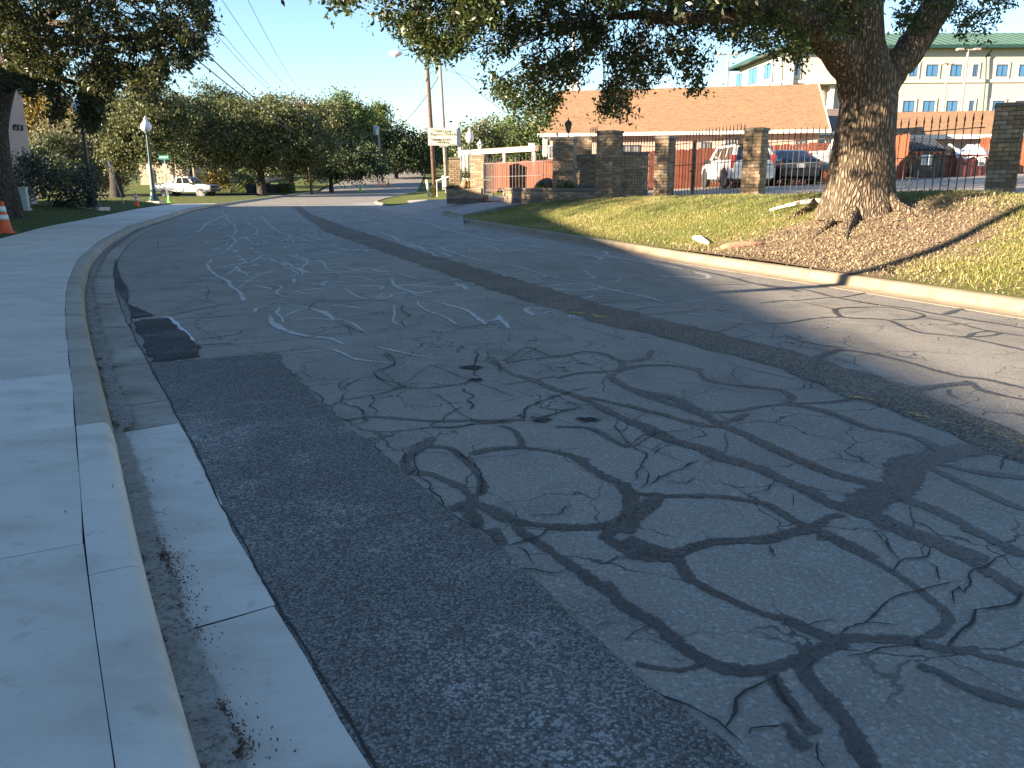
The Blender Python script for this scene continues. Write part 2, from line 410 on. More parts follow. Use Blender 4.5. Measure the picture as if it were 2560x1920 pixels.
def make_shingle(name, a, b, c):
    m, t, p = new_mat(name); v = wpos(t)
    vo = nd(t, 'ShaderNodeTexVoronoi', Vector=nd(t, 'ShaderNodeMapping', Vector=v, Scale=(6.5, 9, 18)).outputs[0], Scale=1.0)
    k = nd(t, 'ShaderNodeSeparateColor', Color=vo.outputs['Color']).outputs[0]
    col = mixc(t, k, a, b); col = mixc(t, mth(t, 'MULTIPLY', step(t, noi(t, v, 1.2, 5), 0.4, 0.7), 0.5), col, c)
    t.links.new(col, p.inputs['Base Color']); p.inputs['Roughness'].default_value = 0.9
    t.links.new(bump(t, noi(t, v, 30, 3), 0.4, 0.02), p.inputs['Normal'])
    return m
def make_bricktex(name, a, b, mortar, sc=1.0):
    m, t, p = new_mat(name); v = opos(t)
    s = nd(t, 'ShaderNodeSeparateXYZ', Vector=v)
    vec = nd(t, 'ShaderNodeCombineXYZ', X=mth(t, 'ADD', s.outputs[0], s.outputs[1]), Y=s.outputs[2], Z=0.0).outputs[0]
    br = nd(t, 'ShaderNodeTexBrick', Vector=vec, Color1=c4(a), Color2=c4(b), Mortar=c4(mortar), Scale=sc, Mortar_Size=0.012, Brick_Width=0.24, Row_Height=0.08)
    col = mixc(t, mth(t, 'MULTIPLY', step(t, noi(t, v, 0.8, 5), 0.4, 0.7), 0.35), br.outputs[0], tuple(x * 0.7 for x in a))
    t.links.new(col, p.inputs['Base Color']); p.inputs['Roughness'].default_value = 0.9
    t.links.new(bump(t, br.outputs[1], -0.5, 0.01), p.inputs['Normal'])
    return m
def make_glass(name, col, rough=0.06):
    m, t, p = new_mat(name); p.inputs['Base Color'].default_value = c4(col); p.inputs['Roughness'].default_value = rough
    p.inputs['Specular IOR Level'].default_value = 0.9; p.inputs['Coat Weight'].default_value = 0.6
    return m

A = {}
A['asphalt'] = make_asphalt()
A['seal'] = ribbon_mat('crack_sealant', (0.034, 0.033, 0.033), (0.056, 0.054, 0.052), 2.7, 0.84, 0.5, 0.45, 30.0)
A['white'] = ribbon_mat('bleached_sealant', (0.40, 0.39, 0.375), (0.52, 0.51, 0.49), 2.8, 0.72, 0.85, 0.5, 24)
A['silt'] = ribbon_mat('gutter_silt', (0.20, 0.18, 0.155), (0.27, 0.25, 0.22), 2.2, 0.50, 0.9, 0.5, 12)
A['crack'] = ribbon_mat('open_crack', (0.018, 0.018, 0.019), (0.03, 0.03, 0.03), 1.0, 0.9, 0.95)
A['yellow'] = ribbon_mat('worn_yellow_paint', (0.52, 0.36, 0.06), (0.44, 0.32, 0.10), 5.0, 0.12, 0.8, 0.8, 24)
A['whitepaint'] = ribbon_mat('white_paint_line', (0.55, 0.56, 0.57), (0.45, 0.46, 0.48), 1.0, 0.9, 0.8)
A['strip'] = make_patch('milled_strip', (0.085, 0.068, 0.054), (0.135, 0.105, 0.080), (0.30, 0.245, 0.19), (0.30, 0.245, 0.19), 62.0)
A['patch'] = make_patch('fresh_asphalt', (0.092, 0.086, 0.079), (0.135, 0.127, 0.117), (0.26, 0.248, 0.23), (0.46, 0.445, 0.42))
A['tar'] = make_patch('tar_patch', (0.022, 0.020, 0.022), (0.035, 0.032, 0.033), (0.06, 0.055, 0.055), (0.20, 0.19, 0.18))
A['conc_new'] = make_concrete('new_concrete', (0.63, 0.58, 0.51), (0.55, 0.505, 0.44), (0.36, 0.315, 0.25), 0.5)
A['conc_old'] = make_concrete('old_concrete', (0.42, 0.37, 0.30), (0.34, 0.30, 0.24), (0.20, 0.165, 0.125), 0.65)
A['gut_old'] = make_concrete('gutter_concrete', (0.38, 0.335, 0.28), (0.28, 0.245, 0.20), (0.16, 0.13, 0.10), 0.9)
A['kerb_tan'] = make_concrete('kerb_concrete', (0.29, 0.235, 0.165), (0.235, 0.19, 0.132), (0.15, 0.115, 0.08), 0.6)  # tan concrete of the right kerb
A['drive'] = make_concrete('driveway_concrete', (0.33, 0.31, 0.29), (0.27, 0.255, 0.24), (0.2, 0.19, 0.17), 0.4)
A['lot'] = make_concrete('lot_concrete', (0.36, 0.30, 0.245), (0.30, 0.25, 0.205), (0.22, 0.185, 0.155), 0.4)
A['joint'] = simple('joint_filler', (0.025, 0.025, 0.027), rough=0.95)
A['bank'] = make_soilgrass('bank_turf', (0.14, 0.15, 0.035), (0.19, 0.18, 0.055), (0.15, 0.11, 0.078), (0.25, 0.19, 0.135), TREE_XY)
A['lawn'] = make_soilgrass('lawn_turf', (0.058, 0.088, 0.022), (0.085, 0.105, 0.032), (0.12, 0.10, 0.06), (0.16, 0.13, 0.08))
A['ground'] = make_soilgrass('far_turf', (0.10, 0.125, 0.03), (0.13, 0.14, 0.04), (0.16, 0.13, 0.08), (0.13, 0.12, 0.06))
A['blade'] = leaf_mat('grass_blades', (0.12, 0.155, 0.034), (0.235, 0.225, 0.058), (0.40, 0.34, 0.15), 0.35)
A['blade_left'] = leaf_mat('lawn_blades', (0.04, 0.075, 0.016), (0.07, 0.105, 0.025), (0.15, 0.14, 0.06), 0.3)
A['litter'] = leaf_mat('leaf_litter', (0.12, 0.082, 0.055), (0.26, 0.19, 0.12), (0.44, 0.36, 0.21), 0.05, 0.9)
A['oak'] = leaf_mat('oak_leaves', (0.015, 0.026, 0.008), (0.034, 0.054, 0.012), (0.10, 0.115, 0.022), 0.22, 0.42)
A['oak2'] = leaf_mat('dark_oak_leaves', (0.016, 0.027, 0.012), (0.034, 0.047, 0.018), (0.10, 0.10, 0.022), 0.22, 0.45)
A['far_olive'] = leaf_mat('olive_leaves', (0.042, 0.052, 0.016), (0.082, 0.094, 0.028), (0.14, 0.14, 0.045), 0.2, 0.6)
A['far_green'] = leaf_mat('green_leaves', (0.040, 0.070, 0.014), (0.075, 0.115, 0.025), (0.14, 0.17, 0.04), 0.25, 0.6)
A['far_dark'] = leaf_mat('dark_green_leaves', (0.028, 0.045, 0.016), (0.050, 0.072, 0.026), (0.085, 0.105, 0.035), 0.2, 0.6)
A['far_gold'] = leaf_mat('golden_leaves', (0.11, 0.085, 0.018), (0.20, 0.145, 0.03), (0.30, 0.21, 0.04), 0.25, 0.6)
A['far_grey'] = leaf_mat('grey_green_leaves', (0.085, 0.088, 0.045), (0.135, 0.135, 0.070), (0.20, 0.19, 0.10), 0.2, 0.6)
A['shrub'] = leaf_mat('shrub_leaves', (0.020, 0.032, 0.020), (0.040, 0.055, 0.036), (0.075, 0.09, 0.06), 0.15, 0.6)
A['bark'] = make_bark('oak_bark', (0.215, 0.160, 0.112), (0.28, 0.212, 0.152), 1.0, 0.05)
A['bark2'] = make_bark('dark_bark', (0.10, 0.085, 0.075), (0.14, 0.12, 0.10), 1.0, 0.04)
A['wood_pole'] = make_bark('pole_wood', (0.20, 0.13, 0.10), (0.26, 0.18, 0.14), 2.0, 0.006)
A['grey_pole'] = simple('grey_pole', (0.33, 0.28, 0.24), (0.26, 0.22, 0.19), 2, 0.7)
A['iron'] = simple('black_iron', (0.018, 0.016, 0.016), (0.03, 0.025, 0.024), 8, 0.5)
A['iron_pale'] = simple('weathered_iron', (0.11, 0.10, 0.095), (0.06, 0.055, 0.05), 8, 0.5)
A['green_iron'] = simple('green_iron', (0.012, 0.045, 0.036), (0.02, 0.06, 0.05), 8, 0.4)
A['lamp_black'] = simple('black_green_iron', (0.010, 0.016, 0.018), (0.014, 0.022, 0.024), 8, 0.4)
A['lamp_white'] = simple('frosted_globe', (0.72, 0.72, 0.70), (0.66, 0.66, 0.66), 8, 0.25, coat=0.5)
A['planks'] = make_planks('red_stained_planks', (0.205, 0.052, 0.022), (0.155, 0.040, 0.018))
A['planks_lit'] = make_planks('sunlit_red_planks', (0.25, 0.075, 0.028), (0.20, 0.058, 0.022))  # brighter copy of the red planks, sunlight put into the colour
A['shingle'] = make_shingle('tan_shingles', (0.32, 0.185, 0.095), (0.19, 0.108, 0.06), (0.245, 0.145, 0.082))
A['shingle_dark'] = make_shingle('grey_and_shaded_shingles', (0.20, 0.15, 0.125), (0.15, 0.115, 0.10), (0.18, 0.14, 0.12))
A['pink'] = make_bricktex('pink_brick', (0.42, 0.25, 0.20), (0.47, 0.30, 0.24), (0.42, 0.30, 0.25))
A['pale_brick'] = make_bricktex('pale_brick', (0.34, 0.265, 0.225), (0.39, 0.31, 0.265), (0.30, 0.245, 0.21))
A['stucco'] = simple('cream_stucco', (0.47, 0.43, 0.37), (0.43, 0.395, 0.34), 0.3, 0.9, 0.15, 15)
A['stucco_white'] = simple('white_and_sunlit_stucco', (0.54, 0.50, 0.43), (0.50, 0.46, 0.40), 0.3, 0.9)
A['green_roof'] = simple('green_metal_roof', (0.062, 0.118, 0.085), (0.068, 0.13, 0.092), 0.5, 0.5)
A['stone'] = simple('rubble_stone', (0.34, 0.27, 0.18), (0.22, 0.17, 0.115), 2.5, 0.9, 0.8, 3, 0.1)
A['white_trim'] = simple('white_trim', (0.64, 0.615, 0.57), (0.57, 0.545, 0.5), 2, 0.6)
A['glass_blue'] = make_glass('blue_window_glass', (0.045, 0.16, 0.33))
A['glass_dark'] = make_glass('dark_glass', (0.02, 0.024, 0.03))
A['frame_dark'] = simple('dark_frame', (0.06, 0.075, 0.09), rough=0.4)
A['win_grey'] = simple('grey_window', (0.12, 0.12, 0.13), (0.16, 0.15, 0.15), 3, 0.3)
A['beige'] = simple('beige_wall', (0.42, 0.33, 0.25), (0.36, 0.28, 0.21), 0.5, 0.9)
A['dark_open'] = simple('dark_opening', (0.02, 0.022, 0.025), rough=0.8)
A['brick_a'] = simple('brick_tan', (0.36, 0.255, 0.155), (0.27, 0.19, 0.115), 7, 0.92, 0.5, 30)
A['brick_b'] = simple('brick_brown', (0.26, 0.175, 0.11), (0.20, 0.14, 0.09), 7, 0.92, 0.5, 30)
A['brick_c'] = simple('brick_buff', (0.40, 0.315, 0.22), (0.31, 0.24, 0.165), 7, 0.92, 0.5, 30)
A['mortar'] = simple('mortar', (0.16, 0.13, 0.105), (0.11, 0.09, 0.075), 6, 0.95, 0.4, 40)
A['cap'] = make_concrete('cap_stone', (0.24, 0.20, 0.15), (0.19, 0.155, 0.115), (0.11, 0.095, 0.07), 0.6)
A['rock'] = simple('dark_boulder', (0.13, 0.085, 0.06), (0.085, 0.06, 0.045), 4, 0.95, 0.6, 8, 0.04)
A['rock_red'] = simple('red_boulder', (0.28, 0.155, 0.10), (0.20, 0.11, 0.07), 4, 0.95, 0.6, 8, 0.04)
A['car_white'] = simple('white_car_paint', (0.66, 0.645, 0.61), (0.64, 0.62, 0.59), 0.5, 0.3, coat=0.7)
A['car_dark'] = simple('dark_blue_car_paint', (0.020, 0.026, 0.040), (0.022, 0.028, 0.044), 0.5, 0.25, coat=0.9)
A['car_silver'] = simple('silver_car_paint', (0.42, 0.43, 0.44), (0.40, 0.41, 0.42), 0.5, 0.3, coat=0.7)
A['rubber'] = simple('tyre_rubber', (0.022, 0.022, 0.022), (0.03, 0.03, 0.03), 8, 0.85)
A['rim'] = simple('alloy_rim', (0.55, 0.54, 0.52), (0.45, 0.44, 0.42), 8, 0.3, metal=0.5)
A['trim_black'] = simple('black_trim', (0.025, 0.025, 0.027), (0.035, 0.035, 0.037), 6, 0.5)
A['grey_plastic'] = simple('grey_plastic', (0.16, 0.16, 0.165), (0.13, 0.13, 0.135), 6, 0.5)
A['red_light'] = simple('red_lens', (0.55, 0.02, 0.025), (0.45, 0.015, 0.02), 6, 0.2, coat=0.8)
A['head_light'] = simple('clear_lens', (0.70, 0.70, 0.70), (0.6, 0.6, 0.6), 6, 0.15, coat=0.8)
A['orange'] = simple('orange_plastic', (0.72, 0.10, 0.02), (0.62, 0.085, 0.018), 6, 0.55)
A['reflective'] = simple('white_band', (0.74, 0.74, 0.74), (0.62, 0.62, 0.62), 12, 0.45)
A['lime'] = simple('lime_plastic', (0.18, 0.66, 0.03), (0.15, 0.58, 0.03), 6, 0.55)
A['hyd_yellow'] = simple('yellow_hydrant_paint', (0.60, 0.40, 0.04), (0.50, 0.33, 0.035), 6, 0.5)
A['yellow_tube'] = simple('yellow_tube', (0.65, 0.46, 0.03), (0.6, 0.42, 0.03), 6, 0.5)
A['pale_green'] = simple('pale_green_steel', (0.36, 0.42, 0.40), (0.32, 0.38, 0.36), 4, 0.5)
A['steel'] = simple('galvanised_steel', (0.38, 0.38, 0.38), (0.30, 0.30, 0.30), 6, 0.45, metal=0.5)
A['sign_back'] = simple('sign_back_metal', (0.36, 0.34, 0.31), (0.32, 0.30, 0.28), 6, 0.5)
A['sign_green'] = simple('green_sign', (0.02, 0.22, 0.15), (0.02, 0.20, 0.14), 6, 0.45)
A['sign_face'] = simple('cream_sign_face', (0.72, 0.68, 0.48), (0.68, 0.64, 0.45), 3, 0.5)
A['ink'] = simple('sign_ink', (0.035, 0.045, 0.04), rough=0.7)
A['ink_red'] = simple('sign_ink_brown', (0.08, 0.035, 0.03), rough=0.7)
A['wire'] = simple('wire', (0.03, 0.03, 0.032), rough=0.6)
A['dump_brown'] = simple('brown_bin_paint', (0.085, 0.055, 0.042), (0.06, 0.042, 0.034), 2, 0.6)
A['dump_red'] = simple('red_bin_paint', (0.30, 0.095, 0.075), (0.25, 0.08, 0.065), 2, 0.6)
A['lid'] = simple('dark_bin_lid', (0.028, 0.034, 0.042), (0.04, 0.045, 0.052), 3, 0.4)
A['paper'] = simple('white_paper', (0.62, 0.60, 0.58), (0.56, 0.54, 0.52), 5, 0.7)
A['tarp'] = simple('white_tarp', (0.78, 0.78, 0.78), (0.70, 0.70, 0.71), 3, 0.5)
A['bare_wood'] = simple('peeled_root', (0.66, 0.58, 0.47), (0.50, 0.42, 0.33), 6, 0.8)
A['pink_wood'] = simple('pink_cut_wood', (0.55, 0.16, 0.13), (0.45, 0.14, 0.1), 8, 0.8)
A['dirt'] = leaf_mat('gutter_dirt', (0.06, 0.036, 0.026), (0.12, 0.068, 0.045), (0.19, 0.115, 0.07), 0.0, 0.95)
#PARTS
# ================================================================== THE SETTING
def strip_mesh(A_, B_, zA=0.0, zB=0.0, hilly=False):
    rows = []
    for (ax, ay), (bx, by) in zip(A_, B_):
        ha = float(hill(ay)) if hilly else 0.0; hb = float(hill(by)) if hilly else 0.0
        rows.append([(ax, ay, zA + ha), (bx, by, zB + hb)])
    return MB().grid(rows)
def resample(R, n, s0=None, s1=None):
    s = arclen(R); q = np.linspace(s[0] if s0 is None else s0, s[-1] if s1 is None else s1, n)
    return np.stack([np.interp(q, s, R[:, k]) for k in range(2)], 1)
def s_of(R, p):                                                    # arc length of the nearest point
    k = int(np.argmin((R[:, 0] - p[0]) ** 2 + (R[:, 1] - p[1]) ** 2)); return float(arclen(R)[k])
def cut(R, s0, s1, n=None):
    return resample(R, n or max(2, int((s1 - s0) / 0.3)), s0, s1)

xs = np.concatenate([np.linspace(-500, -60, 23), np.linspace(-50, 50, 41), np.linspace(60, 500, 23)])
ys = np.concatenate([np.linspace(-60, 100, 41), np.linspace(105, 900, 60)])
gz = MB().grid([[(x, y, -0.07 + float(hill(min(y, 420)))) for y in ys] for x in xs])
gz.f = [f[::-1] for f in gz.f]
ground = struct('ground', gz, A['ground'])

nR = 420
road = struct('road', strip_mesh(resample(L_EDGE, nR), resample(R_EDGE, nR), 0.0, 0.0, True), A['asphalt'])
road.data.flip_normals() if road.data.polygons[0].normal.z < 0 else None
side = MB(); side.poly([(-21.5, 76, 0.012), (-24.0, 94, 0.012), (-60, 96, 0.012), (-160, 100, 0.012), (-160, 64, 0.012), (-60, 68, 0.012), (-33, 72.5, 0.012)])
side_street = struct('side_street', side, A['drive'])

# ---- kerb, gutter and pavement on the left, laid out along the kerb line
sL = arclen(L_EDGE)
S_NEW = s_of(L_EDGE, at(212, 1062, 0.15))                          # where the new concrete meets the old kerb
S_END = s_of(L_EDGE, (-17.9, 51.0))
GUT_W = 0.40
sep = np.gradient(L_EDGE, axis=0)
def kerb_piece(s0, s1, mat, parent, h=0.15, w=0.172):
    C = cut(L_EDGE, s0 + 0.004, s1 - 0.004)
    prof = [(-w, 0.0), (-w, h - .004), (-w + .012, h), (-0.035, h), (-0.012, h - .010), (0.0, h - .035), (0.022, 0.004)]
    rows = [[(float(offset(C, d)[i, 0]), float(offset(C, d)[i, 1]), z) for d, z in prof] for i in range(len(C))] if False else None
    offs = [offset(C, d) for d, z in prof]
    rows = [[(float(offs[k][i, 0]), float(offs[k][i, 1]), prof[k][1]) for k in range(len(prof))] for i in range(len(C))]
    mb = MB().grid(rows); n = len(prof)
    mb.f.append(tuple(range(n))); mb.f.append(tuple(range(len(mb.v) - 1, len(mb.v) - n - 1, -1)))
    return obj('kerb_segment', mb, mat, parent, smooth=True, sharp=50)
kerb = bpy.data.objects.new('kerb', None); COL.objects.link(kerb); kerb['kind'] = 'structure'; MTX[kerb] = Matrix.Identity(4)
cuts = [0.0]
s = S_NEW
back = []
while s > 1.0: back.append(s); s -= 2.05
back.append(0.2); cuts = back[::-1]
s = S_NEW + 3.3
while s < S_END: cuts.append(s); s += 3.0
cuts.append(S_END)
for a_, b_ in zip(cuts[:-1], cuts[1:]): kerb_piece(a_, b_, A['conc_new'] if b_ <= S_NEW + .01 else A['conc_old'], kerb)
kerb_piece(S_END, s_of(L_EDGE, (-25, 108)), A['conc_old'], kerb, h=0.13)
gutter = bpy.data.objects.new('gutter', None); COL.objects.link(gutter); gutter['kind'] = 'structure'; MTX[gutter] = Matrix.Identity(4)
S_G = s_of(L_EDGE, at(283, 1095, 0.0))
gc = [0.2]
s = S_G
gb = []
while s > 1.2: gb.append(s); s -= 2.6
gc = [0.2] + gb[::-1]
for st in (0.62, 2.0, 3.4, 4.4, 5.6, 7.1, 10.2, 13, 16, 19, 22, 26, 30, 35, 40): 
    if S_G + st < S_END: gc.append(S_G + st)
for a_, b_ in zip(gc[:-1], gc[1:]):
    C = cut(L_EDGE, a_ + .006, b_ - .006); o0, o1 = offset(C, 0.010), offset(C, GUT_W)
    jit = [0.008 * math.sin(i * 2.3) + 0.006 * math.sin(i * 5.1) for i in range(len(C))]
    rows = [[(o0[i, 0], o0[i, 1], 0.004), (o0[i, 0] * .5 + o1[i, 0] * .5, o0[i, 1] * .5 + o1[i, 1] * .5, 0.008), (o1[i, 0] + jit[i], o1[i, 1], 0.014), (o1[i, 0] + jit[i] + .004, o1[i, 1], -0.01)] for i in range(len(C))]
    obj('gutter_slab', MB().grid(rows), A['conc_new'] if b_ <= S_G + .01 else A['gut_old'], gutter)
# pavement slabs
sidewalk = bpy.data.objects.new('sidewalk', None); COL.objects.link(sidewalk); sidewalk['kind'] = 'structure'; MTX[sidewalk] = Matrix.Identity(4)
j1 = s_of(offset(L_EDGE, -.18), at(222, 1361, .15)); j2 = s_of(offset(L_EDGE, -.18), at(190, 1070, .15)); j3 = s_of(offset(L_EDGE, -.18), at(169, 930, .15))
jc = []
s = j1 - (j2 - j1)
while s > 0: jc.append(s); s -= 1.3
jc = [0.1] + jc[::-1] + [j1, j2, j3]
s = j3 + 2.3
while s < S_END: jc.append(s); s += 2.3
jc.append(S_END)
for i_, (a_, b_) in enumerate(zip(jc[:-1], jc[1:])):
    C = cut(L_EDGE, a_ + .003, b_ - .003); i0 = offset(C, -0.172 - 0.004); i1 = offset(C, -0.172 - .004 - SW_W); wv_ = [.0035 * math.sin(a_ * 7 + i * 1.7) + .002 * math.sin(i * 4.1 + a_) for i in range(len(C))]; i0 = i0 + (i0 - i1) / SW_W * np.array(wv_)[:, None]
    rows = []
    for i in range(len(C)):
        p, q = i0[i], i1[i]; rows.append([(p[0], p[1], 0.06), (p[0], p[1], 0.148), ((p[0] + q[0]) / 2, (p[1] + q[1]) / 2, 0.152), (q[0], q[1], 0.156), (q[0], q[1], 0.06)])
    mb = MB().grid(rows); mb.f.append(tuple(range(5))); mb.f.append(tuple(range(len(mb.v) - 1, len(mb.v) - 6, -1)))
    obj('paving_slab', mb, A['conc_new'], sidewalk)
C = cut(L_EDGE, 0.2, S_END)
struct('kerb_joint', strip_mesh(offset(C, -0.15), offset(C, -0.30), 0.136, 0.136), A['joint'])
struct('sidewalk_bed', strip_mesh(offset(C, -0.25), offset(C, -0.2 - SW_W), 0.112, 0.112), A['joint'])

# left lawn, rising a little behind the pavement
C = cut(L_EDGE, 0.2, S_END + 0.5, 90); rows = []
ds = [0, .12, .3, .6, 1, 1.5, 2.2, 3.2, 4.5, 6, 9, 14, 20]
offs = [offset(C, -(0.185 + SW_W - 0.03) - d) for d in ds]
zz = [z_left(o[:, 0], o[:, 1]) for o in offs]
rows = [[(offs[k][i, 0], offs[k][i, 1], max(-0.04, float(zz[k][i]))) for k in range(len(ds))] for i in range(len(C))]
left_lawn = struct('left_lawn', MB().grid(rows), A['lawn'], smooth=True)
left_lawn.data.flip_normals()
# island of turf between road and side street, and verge of the far road
isl = MB()
C = cut(L_EDGE, S_END + 1.0, s_of(L_EDGE, (-21.6, 78)), 30); o1 = offset(C, -0.19); 
rows = [[(o1[i, 0], o1[i, 1], 0.11), (o1[i, 0] - 1.2, o1[i, 1] + .1, 0.13), (o1[i, 0] - 4, o1[i, 1] + .6 - .15 * i * .2, 0.12), (min(o1[i, 0] - 6, -24.0 - i * .3), o1[i, 1] + 1.5 - i * .04, 0.08), (-44 - i, o1[i, 1] + 6 - i * .22, 0.03)] for i in range(len(C))]
isl.grid(rows)
island = struct('lawn_island', isl, A['ground'], smooth=True); island.data.flip_normals()
C = cut(L_EDGE, s_of(L_EDGE, (-22.6, 88)), s_of(L_EDGE, (-36, 240)), 60); o1 = offset(C, -0.19); o2 = offset(C, -3); o3 = offset(C, -30)
verge = struct('far_verge', MB().grid([[(o1[i, 0], o1[i, 1], 0.11 + float(hill(o1[i, 1]))), (o2[i, 0], o2[i, 1], 0.16 + float(hill(o2[i, 1]))), (o3[i, 0], o3[i, 1], 0.1 + float(hill(o3[i, 1])))] for i in range(len(C))]), A['ground'])
verge.data.flip_normals()

# ---- right kerb and bank
S_R0 = 1.0
R_END = s_of(R_EDGE, at(1070, 540, 0.0))
rk = [S_R0]
for q in ((2545, 770), (1990, 690), (1291, 571)):
    rk.append(s_of(R_EDGE, at(q[0], q[1], 0.08)))
rk = sorted(rk + [rk[1] - 3.0 if False else rk[1]] + [R_END]); rk = sorted(set(round(x, 2) for x in rk))
def rkerb(s0, s1, taper_end=False):
    C = cut(R_EDGE, s0 + .004, s1 - .004)
    prof = [(-0.34, -0.03), (-0.34, 0.006), (-0.02, 0.010), (0.0, 0.035), (0.03, 0.125), (0.06, 0.142), (0.16, 0.148), (0.17, 0.10), (0.17, -0.03)]
    offs = [offset(C, d) for d, z in prof]; rows = []
    for i in range(len(C)):
        k = 1.0
        if taper_end: k = max(0.12, min(1.0, (len(C) - 1 - i) / 5.0))
        rows.append([(offs[q][i, 0], offs[q][i, 1], prof[q][1] * (k if q > 2 else 1)) for q in range(len(prof))])
    mb = MB().grid(rows); n = len(prof); mb.f.append(tuple(range(n))); mb.f.append(tuple(range(len(mb.v) - 1, len(mb.v) - n - 1, -1)))
    return obj('kerb_segment', mb, A['kerb_tan'], kerb_r, smooth=True, sharp=60)
kerb_r = bpy.data.objects.new('kerb', None); COL.objects.link(kerb_r); kerb_r['kind'] = 'structure'; MTX[kerb_r] = Matrix.Identity(4)
for a_, b_ in zip(rk[:-1], rk[1:]): rkerb(a_, b_, b_ == rk[-1])
ds = [0.15, .22, .35, .55, .8, 1.1, 1.5, 1.9, 2.4, 2.9, 3.4, 3.9, 4.5, 5.2, 6, 7, 8, 9, 10]
C = cut(R_EDGE, S_R0, R_END, 110); offs = [offset(C, d) for d in ds]
zz = [z_bank(o[:, 0], o[:, 1]) for o in offs]
FENCE = [(14.6, 12.6), (10.8, 18.0), (7.0, 23.5), (5.15, 27.5), (3.5, 29.3), (1.9, 31.5), (-1.9, 38.2)]   # line of the pillars
def behind_fence(x, y): return float(-dist_line([x], [y], FENCE_L)[0]) < -0.05
FENCE_L = resample(np.array(FENCE), 120)
rows = []
for i in range(len(C)):
    r = []
    for k in range(len(ds)):
        x, y, z = float(offs[k][i, 0]), float(offs[k][i, 1]), float(zz[k][i])
        dfen = float(dist_line([x], [y], FENCE_L)[0])
        if dfen > 0: z = min(z, float(z_lot(x, y)) - 0.03)
        w_ = float(S((i - (len(C) - 16)) / 15.0)); z = z * (1 - w_) + (0.04 + 0.08 * ds[k]) * w_
        r.append((x, y, z))
    rows.append(r)
rows.append([(x - .05, y + .05, -.2) for x, y, z in rows[-1]])
bank = struct('grass_bank', MB().grid(rows), A['bank'], smooth=True)
if bank.data.polygons[0].normal.z < 0: bank.data.flip_normals()

# ---- parking lot
FL = offset(FENCE_L, 0.25); rows = []
for i in range(0, 120, 4):
    p = FL[i]; q = np.array([p[0] + 26 - 0.2 * i, p[1] + 30]); r = []
    for t_ in np.linspace(0, 1, 12): w = p * (1 - t_) + q * t_; r.append((float(w[0]), float(w[1]), float(z_lot(w[0], w[1]))))
    rows.append(r)
lot = struct('parking_lot', MB().grid(rows), A['lot'])
if lot.data.polygons[0].normal.z < 0: lot.data.flip_normals()

# ---- driveway to the gate and the corner lawn beyond it
n_ = [at(1066, 541, 0.02), at(1090, 521, 0.22), at(1170, 507, 0.5), at(1262, 500, 0.64), Vector((3.0, 38, .66))]
f_ = [at(940, 505, 0.02), at(985, 502.5, 0.10), at(1045, 499.5, 0.28), at(1120, 498, 0.48), Vector((0.5, 46, .7))]
n0, f0 = Vector((-5.2, 37.0, 0.012)), Vector((-11.0, 55.5, 0.012))
n_ = [a_ + (a_ - b_) * .35 - Vector((0, 0, (a_ - b_).z * .35 + .02)) for a_, b_ in zip(n_, f_)]; n0 = n0 + (n0 - f0) * .25
dn = Vector((0, 0, .45))
rows = [[n0 - dn] + [n0.lerp(f0, t_) for t_ in np.linspace(0, 1, 7)]] + [[a_ - dn] + [a_.lerp(b_, t_) for t_ in np.linspace(0, 1, 7)] for a_, b_ in zip(n_, f_)]
drv = struct('driveway', MB().grid(rows), A['drive'])
if drv.data.polygons[3].normal.z < 0: drv.data.flip_normals()
def z_corner(x, y):
    x = np.asarray(x, float); y = np.asarray(y, float)
    d = dist_line(x.ravel(), y.ravel(), R_SUB).reshape(x.shape)
    return 0.10 + 0.70 * S((d - 0.3) / 7.5) + 0.0 * y
C = cut(R_EDGE, s_of(R_EDGE, (-7.3, 48)), s_of(R_EDGE, (-11.5, 98)), 50); ds2 = [0.16, 1, 2, 3.5, 5, 7, 9, 13, 20]
rows = []
for i in range(len(C)):
    r = []
    for d in ds2:
        o = offset(C, d)[i]; x, y = float(o[0]), float(o[1])
        r.append((x, y, float(z_corner([x], [y])[0]) - (0.5 if i == 0 else 0.0)))
    rows.append(r)
corner = struct('corner_lawn', MB().grid(rows), A['ground'], smooth=True)
if corner.data.polygons[5].normal.z < 0: corner.data.flip_normals()
for a_, b_ in ((s_of(R_EDGE, (-7.6, 48.8)), s_of(R_EDGE, (-10.0, 65))), (s_of(R_EDGE, (-10.0, 65)), s_of(R_EDGE, (-11.6, 100)))): rkerb(a_, b_)

